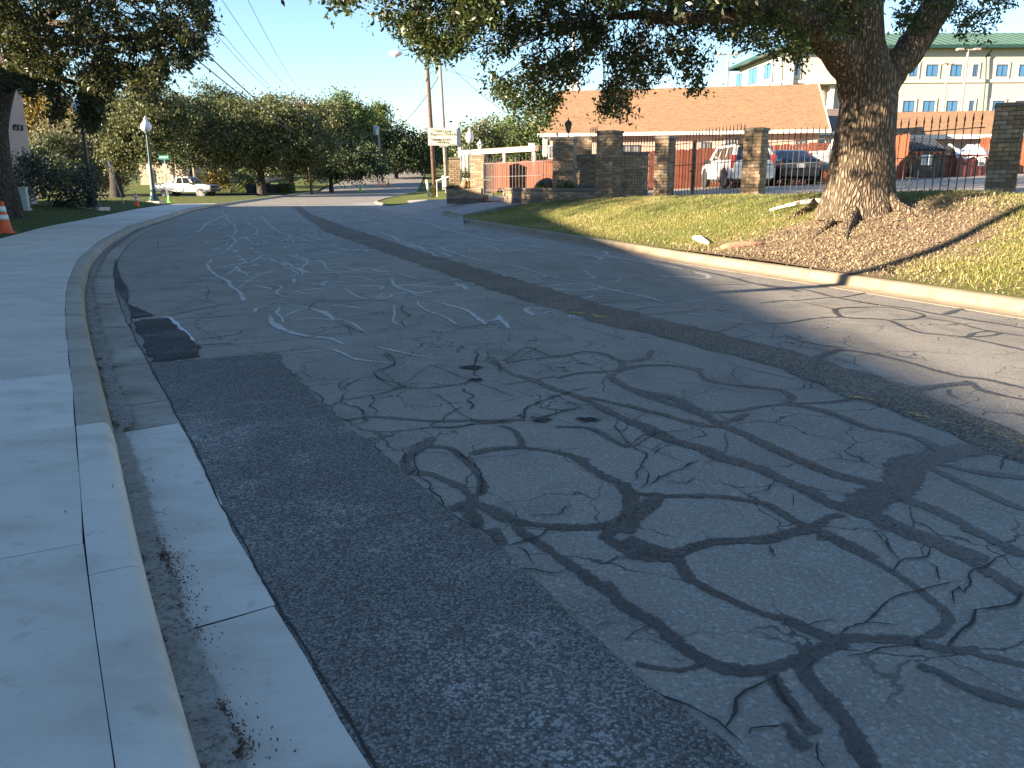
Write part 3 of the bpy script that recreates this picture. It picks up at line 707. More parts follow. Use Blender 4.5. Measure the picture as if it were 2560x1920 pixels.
# ================================================================== MARKS ON THE ROAD
CROPS = {'D': (860, 860, 2.4578), 'E': (1560, 800, 2.212), 'F': (1560, 1320, 2.212), 'C': (300, 500, 2.212), 'A': (0, 500, 2.37), 'B': (680, 860, 3.3183), 'G': (900, 480, 2.011), 'H': (1900, 560, 3.3515), 'K': (0, 1120, 2.074)}
def road_pts(crop, pts, z=0.0):
    x0, y0, s = CROPS[crop]; return [at(x0 + x / s, y0 + y / s, z) for x, y in pts]
def curve_line(P, stepd, jit, seed):
    P = np.array([(p.x, p.y) for p in P]); n = len(P); rng = np.random.default_rng(seed)
    Q = np.vstack([2 * P[0] - P[1], P, 2 * P[-1] - P[-2]]); out = []
    for i in range(1, n):
        p0, p1, p2, p3 = Q[i - 1], Q[i], Q[i + 1], Q[i + 2]; L = np.hypot(*(p2 - p1)); m = max(2, int(L / stepd))
        for t in np.linspace(0, 1, m, endpoint=False):
            a = p1 * 2; b = p2 - p0; c = 2 * p0 - 5 * p1 + 4 * p2 - p3; d = -p0 + 3 * p1 - 3 * p2 + p3
            out.append(0.5 * (a + b * t + c * t * t + d * t ** 3))
    out.append(P[-1]); R = np.array(out)
    if jit and len(R) > 4:
        w = np.zeros(len(R))
        for k, amp in ((2, .25), (4, .5), (9, 1.0)):
            q = rng.normal(size=max(3, len(R) // k + 2)); w += np.interp(np.linspace(0, len(q) - 1, len(R)), np.arange(len(q)), q) * amp
        T = np.gradient(R, axis=0); T /= np.linalg.norm(T, axis=1)[:, None] + 1e-9
        R = R + np.stack([T[:, 1], -T[:, 0]], 1) * (w * jit)[:, None]
    return R
def fbm_(x, y):
    return .5 + .25 * math.sin(x * .83 + 1.3 * math.sin(y * .41)) + .15 * math.sin(y * 1.17 + x * .6) + .1 * math.sin(x * 2.3 - y * 1.9)
RIB = [0]
def ribbon(name, R, w, mat, parent, zb=0.0030, taper=True, acc=None):
    RIB[0] += 1; z = zb + ((RIB[0] % 97) * 0.000012 if acc is not None else RIB[0] * 0.00002); n = len(R); rng = np.random.default_rng(RIB[0])
    T = np.gradient(R, axis=0); T /= np.linalg.norm(T, axis=1)[:, None] + 1e-9; N = np.stack([-T[:, 1], T[:, 0]], 1)
    q = rng.normal(size=max(3, (n // 3 if acc is None else n) + 2)); ww = w * 0.5 * np.clip(1 + (0.20 if acc is None else .30) * np.interp(np.linspace(0, len(q) - 1, n), np.arange(len(q)), q), 0.35, 1.9)
    if taper: e = np.minimum(np.arange(n), np.arange(n)[::-1]); ww = ww * np.clip(0.45 + e / 3.0, 0, 1)
    Lp = R + N * ww[:, None]; Rp = R - N * ww[:, None]
    vs = [(a[0], a[1], z + float(hill(a[1]))) for a in Lp] + [(b[0], b[1], z + float(hill(b[1]))) for b in Rp]
    fs = [(i, n + i, n + i + 1, i + 1) for i in range(n - 1)]
    if acc is not None: o = len(acc[0]); acc[0].extend(vs); acc[1].extend([tuple(i + o for i in f) for f in fs]); acc[2].extend([1.0] * n + [0.0] * n); return None
    return ribbon_obj(name, vs, fs, [1.0] * n + [0.0] * n, mat, parent)
def ribbon_obj(name, vs, fs, vv, mat, parent):
    me = bpy.data.meshes.new(name); me.from_pydata(vs, [], fs); me.materials.append(mat)
    uv = me.uv_layers.new(name='UVMap'); li = np.empty(len(me.loops), int); me.loops.foreach_get('vertex_index', li)
    arr = np.zeros((len(li), 2)); arr[:, 1] = np.array(vv)[li]; uv.data.foreach_set('uv', arr.ravel())
    o = bpy.data.objects.new(name, me); COL.objects.link(o); o.parent = parent; return o
MTX[road] = Matrix.Identity(4)

SEAL = [
 ('D', .075, [(540,575),(500,610),(420,665),(365,720),(390,790),(430,800)]), ('D', .05, [(520,630),(640,640),(720,690),(790,760),(840,830),(850,900),(800,940)]),
 ('D', .07, [(440,795),(540,805),(640,850),(720,890),(770,930),(800,970)]), ('D', .075, [(640,1030),(760,980),(860,1000),(970,1050),(1050,1090),(1200,1120),(1350,1130),(1500,1130),(1620,1110),(1730,1060)]),
 ('D', .09, [(1730,1060),(1830,1040),(1880,990),(1920,945)]), ('D', .06, [(790,680),(900,650),(1050,640),(1200,650),(1330,670),(1430,700),(1500,760),(1600,820),(1690,860),(1740,920),(1750,1000),(1740,1060)]),
 ('D', .035, [(1760,900),(1920,940),(2040,930),(2212,945)]), ('D', .06, [(960,500),(1050,530),(1080,580),(1095,640)]),
 ('D', .065, [(1050,1110),(1120,1180),(1250,1250),(1380,1340),(1480,1400),(1560,1475)]), ('D', .09, [(1690,1110),(1620,1190),(1700,1240),(1760,1290),(1900,1310),(2040,1305)]),
 ('D', .05, [(2040,1305),(2100,1260),(2212,1240)]), ('D', .07, [(1640,200),(1720,260),(1850,320),(2000,370),(2212,440)]),
 ('D', .055, [(1640,200),(1660,180),(1750,150),(1900,130),(2100,140),(2212,165)]), ('D', .07, [(900,80),(1000,170),(1150,220),(1300,280),(1450,330),(1600,410),(1700,460),(1850,520),(1950,570),(2080,620),(2212,650)]),
 ('D', .06, [(1300,210),(1450,180),(1600,170),(1700,150),(1720,100)]), ('D', .055, [(1480,45),(1600,60),(1700,100),(1850,90),(1880,40)]),
 ('D', .055, [(1500,330),(1700,370),(1900,420),(2050,460),(2212,490)]), ('D', .05, [(0,470),(150,450),(350,460),(600,475),(800,470),(1000,470),(1110,460)]),
 ('D', .03, [(540,510),(650,512),(800,490),(1000,478)]), ('D', .045, [(1300,510),(1500,515),(1580,550),(1680,610),(1740,640)]),
 ('D', .04, [(1000,120),(1100,100),(1230,85),(1350,75),(1480,45)]), ('D', .03, [(1000,250),(1150,225),(1300,200)]),
 ('D', .04, [(1000,100),(1130,20),(1250,70),(1360,75)]), ('D', .08, [(760,1000),(800,1080),(830,1130)]), ('D', .06, [(900,1140),(960,1200),(960,1240)]),
 ('E', .085, [(0,360),(120,400),(280,440),(400,500),(520,570),(680,640),(850,720),(1000,790),(1150,850),(1300,890),(1440,930),(1560,990),(1750,1060),(1950,1170),(2150,1270),(2212,1300)]),
 ('E', .06, [(0,470),(200,520),(380,575),(520,590)]), ('E', .105, [(0,545),(150,600),(280,670),(430,710),(560,770),(720,810),(860,880),(1000,950),(1120,1010),(1280,1060),(1400,1100),(1550,1160),(1750,1230),(1900,1290),(2020,1327)]),
 ('E', .21, [(1290,1070),(1330,1010),(1440,945),(1530,920),(1570,830),(1640,785),(1750,755),(1850,725),(1960,710)]), ('E', .055, [(0,270),(100,255),(260,255),(400,280),(470,330),(600,355),(760,370),(880,385),(940,430),(900,465)]),
 ('E', .045, [(450,505),(600,505),(760,480),(900,465),(1050,460),(1180,450),(1250,440)]), ('E', .075, [(900,465),(1050,490),(1180,530),(1350,600),(1500,620),(1640,660),(1740,720),(1800,745)]),
 ('E', .06, [(520,575),(600,560),(680,520)]), ('E', .06, [(1750,790),(1900,830),(2080,860),(2230,880)]), ('E', .05, [(1700,820),(1850,890),(2000,960),(2130,1020),(2230,1055)]),
 ('E', .05, [(60,960),(250,975),(450,975),(640,995),(800,1030),(900,1090),(1000,1140),(1060,1150)]), ('E', .05, [(1060,1140),(1150,1090),(1220,1080)]),
 ('E', .06, [(280,1300),(380,1260),(520,1230),(700,1225),(860,1200),(1000,1160),(1060,1150)]), ('E', .07, [(1060,1150),(1200,1220),(1300,1260),(1400,1320)]),
 ('E', .10, [(0,900),(30,980),(20,1080),(0,1180)]), ('E', .08, [(0,1140),(110,1060),(150,1000),(210,965)]), ('E', .08, [(0,1220),(120,1250),(280,1300)]),
 ('F', .055, [(280,150),(320,220),(380,290),(500,350),(640,420),(760,470),(900,510),(1010,560),(1120,610),(1180,630)]), ('F', .065, [(-144,310),(-65,380),(0,440),(150,520),(260,610),(380,700),(480,760),(620,800),(740,810),(860,780),(1000,720),(1150,660),(1230,640)]),
 ('F', .055, [(1130,640),(1180,612),(1350,610),(1550,610),(1700,650),(1850,680),(1970,690)]), ('F', .035, [(1970,700),(2100,740),(2230,755)]), ('F', .055, [(1080,20),(1180,80),(1300,140),(1450,220),(1560,290),(1660,360),(1730,420)]),
 ('F', .035, [(1730,420),(1790,490),(1780,540),(1700,590),(1600,620)]), ('F', .075, [(1400,-30),(1480,0),(1700,90),(1900,180),(2050,260),(2240,375)]), ('F', .05, [(1870,0),(2000,60),(2130,120),(2230,170)]),
 ('F', .055, [(1620,770),(1760,820),(1900,890),(2050,940),(2240,1000)]), ('F', .065, [(985,735),(975,790),(1000,840),(1080,920),(1180,1040),(1260,1140),(1330,1240),(1420,1360)]), ('F', .05, [(790,800),(820,825),(840,840),(900,930),(960,1000),(1000,1080),(1060,1140)]),
 ('F', .045, [(900,1080),(960,1150),(1030,1220)]), ('F', .055, [(300,150),(400,100),(520,80),(700,70),(830,70),(950,40),(1080,10)]), ('F', .08, [(0,100),(120,120),(280,155)]), ('F', .022, [(60,760),(180,775),(300,780),(420,750)]),
 ('G', .05, [(1260,635),(1400,620),(1600,605),(1700,595)]), ('G', .05, [(1680,725),(1780,710),(1860,685),(1920,660)]), ('G', .10, [(1480,350),(1600,370),(1750,405),(1870,430),(1980,460),(2212,500)]),
 ('G', .05, [(1500,355),(1580,345)]), ('G', .04, [(1700,470),(1850,465),(1960,465)]), ('G', .04, [(1150,575),(1230,558),(1330,545)]), ('G', .045, [(850,500),(950,520),(1060,560),(1150,575)]),
 ('H', .075, [(0,505),(200,530),(420,560),(600,610),(760,640),(1000,680),(1250,710),(1500,760),(1750,800),(1950,830),(2230,878)]), ('H', .05, [(0,665),(200,645),(330,640),(560,620),(720,610),(900,575)]),
 ('H', .035, [(330,650),(480,680),(620,715)]), ('H', .06, [(620,715),(640,760),(700,785),(860,795),(1000,800),(1090,815),(1200,870),(1330,910),(1500,930),(1680,945),(1900,990),(2230,1063)]),
 ('H', .055, [(620,720),(700,705),(900,700),(1050,700),(1200,720),(1320,745),(1370,775),(1250,800),(1100,805)]), ('H', .045, [(0,830),(200,830),(400,800),(560,785),(690,780)]),
 ('H', .05, [(1380,790),(1600,820),(1800,870),(2000,910),(2230,943)]), ('H', .10, [(1540,760),(1620,735),(1700,710),(1760,690)]), ('H', .05, [(1690,945),(1850,945),(1980,930),(2000,915),(1930,900),(1800,915),(1750,945)]),
 ('H', .11, [(350,1170),(460,1130),(560,1090),(690,1050)]), ('H', .06, [(690,1055),(900,1085),(1100,1130),(1300,1180),(1500,1235),(1700,1280),(1900,1305),(2230,1385)]),
 ('H', .10, [(1100,1380),(1250,1385),(1400,1370),(1550,1350),(1700,1340),(1760,1320)]), ('H', .06, [(1760,1330),(1850,1390),(2000,1430),(2230,1480)]), ('H', .04, [(200,930),(350,985),(500,1015),(700,1040)]), ('H', .03, [(1590,1390),(1600,1430),(1660,1465)]),
 ('C', .05, [(280,720),(420,800),(600,790)]) , ('C', .03, [(450,770),(560,755),(660,740),(680,720)]), ('C', .03, [(270,640),(350,622),(450,600),(560,582)]), ('C', .035, [(280,665),(500,650),(700,632)]),
 ('C', .03, [(50,485),(250,465),(400,455),(470,440)]), ('C', .03, [(0,355),(200,345),(330,335)]), ('C', .04, [(0,290),(200,285),(350,290)]), ('C', .03, [(0,240),(210,235)]), ('C', .03, [(210,215),(210,270)]),
 ('C', .06, [(670,415),(750,410)]), ('C', .06, [(830,545),(890,540)]),
]
WHITE = [
 ('C', .11, [(490,330),(500,380),(560,430),(600,480),(670,510),(710,560)]), ('C', .08, [(660,490),(700,450),(800,410),(870,385)]), ('C', .07, [(680,490),(800,470),(890,480),(870,520),(960,540)]),
 ('C', .06, [(860,580),(1000,590),(1100,610),(1170,650),(1250,680),(1330,740)]), ('C', .12, [(830,640),(850,690),(940,740),(1050,760),(1150,770),(1210,800)]), ('C', .08, [(870,590),(890,640),(860,680)]),
 ('C', .09, [(1100,330),(1130,370),(1200,400),(1300,410),(1450,390)]), ('C', .08, [(900,330),(950,370),(1000,390),(1010,420)]), ('C', .08, [(1300,490),(1330,530),(1400,555),(1480,545),(1520,515)]),
 ('C', .05, [(1530,580),(1540,620),(1530,670),(1580,700)]), ('C', .12, [(1720,560),(1800,580),(1900,610),(1980,650),(2020,690)]), ('C', .06, [(1430,810),(1500,830),(1600,850),(1740,870)]),
 ('C', .06, [(960,850),(1080,840),(1180,830),(1240,860),(1300,885),(1500,910)]), ('C', .14, [(300,200),(380,180),(440,170),(500,120),(620,70)]), ('C', .11, [(590,190),(640,230),(610,260),(560,300),(440,300),(400,310)]),
 ('C', .09, [(640,310),(700,350),(780,310),(900,300),(1020,330)]), ('C', .08, [(1150,280),(1250,300),(1350,300)]), ('C', .08, [(820,320),(940,380),(1000,410)]), ('C', .06, [(1100,460),(1250,480),(1400,500),(1530,500)]),
 ('C', .06, [(1560,510),(1700,540),(1900,530)]), ('C', .13, [(780,90),(830,140),(880,180),(960,200),(880,230)]), ('C', .12, [(560,60),(600,110),(640,160),(620,200)]), ('C', .09, [(940,200),(1060,230),(1180,260),(1300,280)]),
 ('C', .09, [(690,340),(660,380),(700,420),(800,400)]), ('C', .08, [(450,440),(520,430),(600,410),(640,370)]), ('C', .08, [(700,630),(760,600),(840,590)]), ('C', .10, [(960,300),(1030,340),(1000,380)]), ('C', .10, [(700,120),(760,170),(700,210),(760,250)]),
 ('C', .12, [(960,110),(1060,130),(1160,150),(1300,190)]), ('C', .06, [(520,260),(640,275),(760,270),(880,265)]), ('C', .07, [(1040,420),(1180,440),(1320,430),(1420,450)]), ('C', .08, [(1640,560),(1720,600),(1820,640),(1900,690)]),
 ('G', .10, [(130,210),(250,270),(400,290),(550,330),(650,355),(800,380),(950,420),(1100,450),(1250,490),(1450,530),(1560,555)]), ('G', .08, [(340,260),(450,300),(560,340)]),
 ('G', .05, [(440,385),(600,360),(750,345),(900,330),(1050,325),(1150,315),(1280,340),(1360,360)]), ('G', .10, [(520,210),(700,245),(850,270),(1000,290),(1150,315)]), ('G', .14, [(0,100),(130,110),(300,140),(420,185),(560,215),(680,215)]),
 ('G', .05, [(880,455),(1000,440)]), ('G', .05, [(1180,470),(1290,455),(1350,430),(1450,410)]), ('G', .05, [(1280,600),(1450,575),(1600,560),(1760,545)]), ('G', .07, [(1110,385),(1160,415),(1180,430),(1140,440)]),
 ('G', .05, [(1650,610),(1800,640),(1950,665),(2040,670)]), ('G', .09, [(0,180),(100,200),(200,240),(330,290),(420,350),(540,390),(620,420)]), ('G', .12, [(40,75),(160,90),(260,120)]),
 ('A', .03, [(940,695),(1000,697),(1060,750),(1110,800),(1150,838)]),
]
for i, (c, w, pts) in enumerate(SEAL):
    R = curve_line(road_pts(c, pts), 0.06 if c in 'DEFH' else 0.15, 0.008, i)
    ribbon('sealant_band', R, w * (1.12 if c in 'DEF' else 1.0), A['seal'], road, taper=False)
for i, (c, w, pts) in enumerate(WHITE[:-1]):
    R = curve_line(road_pts(c, pts), 0.12, 0.03, 500 + i); ribbon('bleached_band', R, w * .72, A['white'], road)
    if c != 'A':
        for k in range(0):
            rg = np.random.default_rng(i * 7 + k); R2 = curve_line(road_pts(c, pts), 0.12, 0.10, 700 + i * 3 + k) + rg.normal(0, .16, 2); m_ = len(R2); a_ = int(rg.uniform(0, .35) * m_); b_ = int(rg.uniform(.65, 1) * m_); ribbon('bleached_band', R2[a_:max(b_, a_ + 5)], w * rg.uniform(.5, 1.0), A['white'], road)
R = curve_line(road_pts('A', WHITE[-1][2]), 0.05, 0.0, 3); ribbon('white_line', R, 0.05, A['whitepaint'], road)
CRACK = [
 ('B', .014, [(840,230),(880,290),(950,320),(1020,340),(1050,360),(940,400),(800,435),(640,465),(460,510)]), ('B', .012, [(840,230),(920,215),(1010,185),(960,130),(940,80)]), ('B', .014, [(590,410),(590,360),(640,325),(740,285)]),
 ('B', .014, [(590,410),(615,440),(615,490),(700,530),(780,590),(850,605)]), ('B', .014, [(780,600),(740,650),(700,710)]), ('B', .012, [(1050,360),(1200,370),(1350,365),(1500,350),(1600,345),(1660,310),(1690,280)]),
 ('B', .016, [(1590,370),(1640,400),(1670,440),(1630,470),(1650,500),(1630,560)]), ('B', .013, [(1640,520),(1550,545),(1480,600),(1420,640),(1350,660),(1340,690)]), ('B', .013, [(700,715),(850,735),(1000,735),(1150,710),(1340,695),(1550,690),(1680,655),(1990,650)]),
 ('B', .010, [(1110,860),(1060,900),(1060,950),(1100,1000)]), ('B', .014, [(1300,850),(1230,880),(1200,930),(1215,980),(1190,1060),(1180,1100),(1250,1130),(1310,1170),(1300,1220),(1380,1270),(1430,1340)]),
 ('B', .012, [(1520,870),(1550,910),(1620,960),(1680,1040),(1745,1120),(1755,1230)]), ('B', .012, [(850,430),(865,490),(850,520),(885,545),(860,590)]), ('B', .018, [(1690,60),(1690,140),(1660,200),(1665,240),(1690,270)]), ('B', .010, [(1690,140),(1800,160),(1880,170),(1885,240)]),
 ('B', .008, [(280,355),(500,330),(560,325)]), ('B', .007, [(400,435),(560,410)]), ('B', .012, [(100,200),(250,340),(400,470),(560,620),(650,700)]), ('B', .010, [(790,800),(930,910),(1060,1040),(1200,1160),(1300,1230),(1460,1390),(1700,1550)]),
 ('D', .02, [(1110,460),(1120,410),(1200,360),(1350,310),(1500,270)]), ('D', .010, [(1650,470),(1740,610),(1850,570),(2000,540),(2212,510)]), ('D', .012, [(1740,620),(1830,680),(1830,750),(1880,780),(1860,860),(1790,890)]), ('D', .012, [(1830,750),(1760,840)]),
 ('D', .014, [(1900,890),(1980,850),(2060,800),(2140,745),(2212,730)]), ('D', .012, [(1980,850),(2080,860),(2170,830)]), ('D', .009, [(1890,660),(1940,640),(2030,600)]), ('D', .010, [(1180,1060),(1310,1050),(1330,1015),(1440,990)]), ('D', .012, [(990,1245),(1120,1190),(1250,1150),(1400,1135)]),
 ('D', .010, [(780,1110),(960,1240),(1010,1290),(1060,1370),(1180,1390),(1270,1415),(1400,1380)]), ('D', .010, [(1090,1240),(1150,1290),(1180,1360)]), ('D', .010, [(1530,1370),(1650,1330),(1800,1310)]), ('D', .02, [(1150,465),(1250,450),(1380,415),(1470,400)]), ('D', .010, [(1400,400),(1330,340),(1230,300)]),
 ('D', .008, [(690,520),(690,570)]), ('D', .008, [(1000,120),(1120,60),(1200,20)]), ('D', .008, [(960,180),(930,130),(880,100),(880,40)]), ('D', .008, [(1180,185),(1260,150),(1200,120)]),
 ('E', .010, [(700,975),(790,920),(850,890)]), ('E', .008, [(560,620),(570,680),(550,740)]), ('E', .007, [(1170,780),(1185,740),(1160,720)]), ('E', .012, [(160,745),(220,710),(285,680)]), ('E', .010, [(20,690),(120,650),(200,620)]), ('E', .008, [(470,740),(475,790),(460,800)]), ('E', .008, [(920,970),(955,1040)]),
 ('E', .008, [(780,1255),(810,1280),(840,1327)]), ('E', .008, [(470,1170),(485,1225)]), ('E', .008, [(1380,1160),(1430,1220),(1480,1290)]), ('E', .010, [(2110,740),(2090,790),(2110,850)]), ('E', .010, [(930,390),(1000,365)]), ('E', .008, [(1630,1310),(1700,1260)]), ('E', .006, [(320,380),(340,410)]),
 ('F', .016, [(1800,640),(1870,590),(1950,520),(2060,460),(2190,390),(2230,370)]), ('F', .013, [(510,1080),(580,1000),(640,900),(740,830)]), ('F', .012, [(840,840),(900,940),(950,1010),(945,1080)]), ('F', .012, [(1050,1170),(1055,1260),(1070,1340)]), ('F', .010, [(640,1170),(760,1130),(900,1090)]),
 ('F', .010, [(1780,410),(1800,350),(1840,340),(1920,395),(1940,330),(1910,270),(2000,230),(2140,150)]), ('F', .010, [(1550,260),(1570,190),(1660,160),(1700,110)]), ('F', .008, [(1680,180),(1740,220),(1755,300)]), ('F', .008, [(1390,40),(1440,70),(1510,130),(1560,180)]), ('F', .010, [(1180,610),(1280,550),(1400,530),(1450,540)]),
 ('F', .008, [(960,535),(1080,525),(1180,520)]), ('F', .010, [(1250,690),(1400,715),(1500,690),(1600,665)]), ('F', .006, [(1720,700),(1850,770),(1960,800),(2050,880),(2130,940)]), ('F', .012, [(100,850),(200,920),(320,1010),(440,1085),(560,1130),(680,1220)]), ('F', .008, [(50,630),(90,580),(160,560)]), ('F', .008, [(280,710),(300,750),(280,770)]), ('F', .008, [(1100,750),(1070,800)]), ('F', .007, [(790,110),(840,180)]), ('F', .010, [(1600,670),(1620,620)]),
 ('C', .014, [(420,830),(600,810),(800,790),(1000,770),(1300,740),(1500,710),(1580,700)]), ('C', .014, [(200,910),(450,880),(700,860),(900,840)]), ('C', .014, [(980,570),(1120,565),(1300,560),(1420,550),(1530,575)]), ('C', .018, [(1080,540),(1130,550),(1100,575),(1030,605)]), ('C', .012, [(1260,650),(1400,635),(1500,620),(1740,600)]),
 ('C', .012, [(1330,750),(1500,720),(1700,680)]), ('C', .02, [(1850,715),(2000,700),(2050,690)]), ('C', .016, [(1560,780),(1710,760)]), ('C', .014, [(1220,690),(1320,745)]), ('C', .014, [(1220,690),(1150,720),(1020,745)]), ('C', .014, [(1540,580),(1570,640),(1530,670),(1580,700)]), ('C', .010, [(890,480),(1080,460),(1300,430)]), ('C', .010, [(700,540),(820,545),(980,540)]),
 ('C', .012, [(1460,840),(1510,910),(1400,950),(1430,980),(1530,1030)]), ('C', .012, [(1530,1040),(1700,1035),(1880,1020),(1960,990)]), ('C', .012, [(1230,1070),(1250,1020),(1330,985)]), ('C', .012, [(380,530),(450,560),(520,570)]), ('C', .012, [(480,480),(490,540),(540,580)]), ('C', .010, [(330,460),(420,420)]),
 ('A', .02, [(690,350),(690,430),(720,520),(750,600),(770,680),(800,760)]),]
acc = ([], [], [])
for i, (c, w, pts) in enumerate(CRACK):
    R = curve_line(road_pts(c, pts), 0.028 if c in 'BDEF' else 0.08, 0.0, 900 + i); rj = np.random.default_rng(i); zz_ = np.zeros((len(R), 2))
    for kk, am in ((2, .007), (5, .013), (11, .016)):
        m2 = max(3, len(R) // kk + 2)
        for ax2 in (0, 1): zz_[:, ax2] += np.interp(np.linspace(0, m2 - 1, len(R)), np.arange(m2), rj.normal(size=m2)) * am * (1 if c in 'BDEF' else 1.6)
    R = R + zz_
    ribbon('crack', R, w * .85, None, None, zb=0.0068, acc=acc)
    rng = random.Random(i)
    for _ in range(0):                     # short side cracks
        k = rng.randrange(len(R)); a = rng.uniform(0, 2 * math.pi); p = Vector((R[k][0], R[k][1], 0)); q = [p]
        for _ in range(3): a += rng.uniform(-.6, .6); p = p + Vector((math.cos(a), math.sin(a), 0)) * rng.uniform(.03, .08); q.append(p)
        ribbon('crack', curve_line(q, .04, .008, i + 7), w * .55, None, None, zb=0.0068, acc=acc)
ribbon('crack', curve_line([Vector((x, y, 0)) for x, y in offset(cut(L_EDGE, .6, S_END), GUT_W + .006)[::5]], .05, .006, 77), .010, None, None, zb=.0150, acc=acc)
ribbon_obj('crack_network', acc[0], acc[1], acc[2], A['crack'], road)['kind'] = 'stuff'
# potholes: ragged dark hollows
for k, (c, x, y, r) in enumerate((('B', 1660, 200, .10), ('D', 1220, 475, .07), ('D', 1500, 470, .075), ('B', 1700, 300, .06))):
    p = road_pts(c, [(x, y)])[0]; rng = random.Random(k); n = 18; mb = MB()
    ring = [(p.x + math.cos(2 * math.pi * i / n) * r * rng.uniform(.45, 1.25), p.y + math.sin(2 * math.pi * i / n) * r * rng.uniform(.35, .9)) for i in range(n)]
    mb.v = [(x_, y_, 0.0095) for x_, y_ in ring] + [(p.x + (x_ - p.x) * .6, p.y + (y_ - p.y) * .6, 0.004) for x_, y_ in ring]
    mb.f = [(i, (i + 1) % n, n + (i + 1) % n, n + i) for i in range(n)] + [tuple(range(n, 2 * n))]
    obj('pothole', mb, A['tar'], road)

# milled strip along the middle
sl = [(2240,1014),(2212,1000),(1900,880),(1600,770),(1300,700),(1100,640),(900,570),(700,500),(620,465),(590,450)]
sr = [(2240,954),(2212,940),(1900,810),(1600,730),(1330,665),(1100,598),(900,540),(750,490),(660,465),(640,450)]
SA = smooth_line([at2(*p) + (at2(*sl[0]) - at2(*sl[2])) * 0 for p in sl][:8] + [Vector((-9.9, 38.5, 0)), Vector((-13.0, 49, 0))], .12, .6)
SB = smooth_line([at2(*p) for p in sr][:8] + [Vector((-9.45, 38.5, 0)), Vector((-12.5, 49, 0))], .12, .6)
ext = (SA[0] - SA[8]) / np.hypot(*(SA[0] - SA[8]))
SA = np.vstack([SA[0] + ext * 5, SA]); SB = np.vstack([SB[0] + ext * 5, SB])
n = 300; a_, b_ = resample(SA, n), resample(SB, n); rows = []
for i in range(n):
    ja, jb = 0.03 * math.sin(i * 1.9) + .025 * math.sin(i * .7) + random.uniform(-.02, .02), 0.03 * math.sin(i * 2.3 + 1) + .024 * math.sin(i * .9) + random.uniform(-.02, .02)
    d = a_[i] - b_[i]; l = np.hypot(*d) + 1e-6; d = d / l
    A2, B2 = a_[i] + d * ja, b_[i] - d * jb
    rows.append([(A2[0], A2[1], .002), (A2[0] * .9 + B2[0] * .1, A2[1] * .9 + B2[1] * .1, .0105), (A2[0] * .5 + B2[0] * .5, A2[1] * .5 + B2[1] * .5, .0115), (A2[0] * .1 + B2[0] * .9, A2[1] * .1 + B2[1] * .9, .0105), (B2[0], B2[1], .002)])
st = obj('milled_strip', MB().grid(rows), A['strip'], road)
for i, (c, w, pts) in enumerate((('E', .09, [(1250,430),(1350,450),(1470,485)]), ('E', .07, [(1550,515),(1660,545),(1800,580),(2040,640)]), ('E', .06, [(350,178),(500,215),(630,248)]), ('G', .26, [(1010,600),(1130,618),(1235,640)]), ('E', .05, [(2050,640),(2212,690)]))):
    ribbon('yellow_paint_remnant', curve_line(road_pts(c, pts), .06, .01, i), w * 1.9, A['yellow'], road, zb=.0118)

# fresh asphalt patch beside the gutter
s0, s1 = 0.3, s_of(L_EDGE, at(400, 905, 0)); C = cut(offset(L_EDGE, 0), s0, s1, 90); lo = offset(C, GUT_W - .012)
pr = [at(*p) for p in ((704, 888), (706, 905), (710, 920), (800, 1002), (873, 1071), (918, 1101), (999, 1173), (1072, 1231), (1120, 1279), (1192, 1327), (1250, 1364), (1324, 1440), (1450, 1560), (1610, 1704), (1759, 1812))]
e = (pr[-1] - pr[-3]).normalized(); pr.append(pr[-1] + e * 2.2)
rr = resample(smooth_line(pr[::-1], .05, .12), 90)
rows = []
for i in range(90):
    l, r = lo[i], rr[i]; w = 0.006 * math.sin(i * 2.7) + .005 * math.sin(i * 1.3)
    rows.append([(l[0] + w, l[1], .006)] + [(l[0] * (1 - t) + r[0] * t, l[1] * (1 - t) + r[1] * t, 0.0125) for t in (.02, .3, .6, .975)] + [(r[0] + w, r[1], .004)])
pa = obj('asphalt_patch', MB().grid(rows), A['patch'], road)
if pa.data.polygons[100].normal.z < 0: pa.data.flip_normals()
q = road_pts('A', [(800,725),(860,705),(990,700),(1060,760),(1130,830),(1175,870),(1178,935),(1050,948),(910,968),(870,900),(835,840)], .0)
rj = random.Random(3); q = [a_.lerp(b_, t_) + Vector((rj.uniform(-.035, .035), rj.uniform(-.035, .035), 0)) for a_, b_ in zip(q, q[1:] + q[:1]) for t_ in (0, .25, .5, .75)]
ctr = sum(q, Vector()) / len(q); mb = MB(); n = len(q)
mb.v = [(p.x, p.y, .004) for p in q] + [(ctr.x + (p.x - ctr.x) * .93, ctr.y + (p.y - ctr.y) * .93, .0125) for p in q]
mb.f = [(i, (i + 1) % n, n + (i + 1) % n, n + i) for i in range(n)] + [tuple(range(n, 2 * n))]
tp = obj('tar_patch', mb, A['tar'], road)
if tp.data.polygons[-1].normal.z < 0: tp.data.flip_normals()
q = road_pts('A', [(683,350),(700,420),(720,480),(755,520),(762,590),(745,610),(715,570),(690,520),(668,450),(676,400)], 0)
ctr = sum(q, Vector()) / len(q); mb = MB(); n = len(q)
mb.v = [(p.x, p.y, .016) for p in q]; mb.f = [tuple(range(n))]
tp = obj('tar_patch', mb, A['tar'], road)
if tp.data.polygons[-1].normal.z < 0: tp.data.flip_normals()
q = road_pts('A', [(755,620),(800,640),(860,665),(920,690),(840,695),(790,705)], 0); mb = MB().poly([(p.x, p.y, .0148) for p in q])
tp = obj('tar_patch', mb, A['tar'], road)
if tp.data.polygons[-1].normal.z < 0: tp.data.flip_normals()

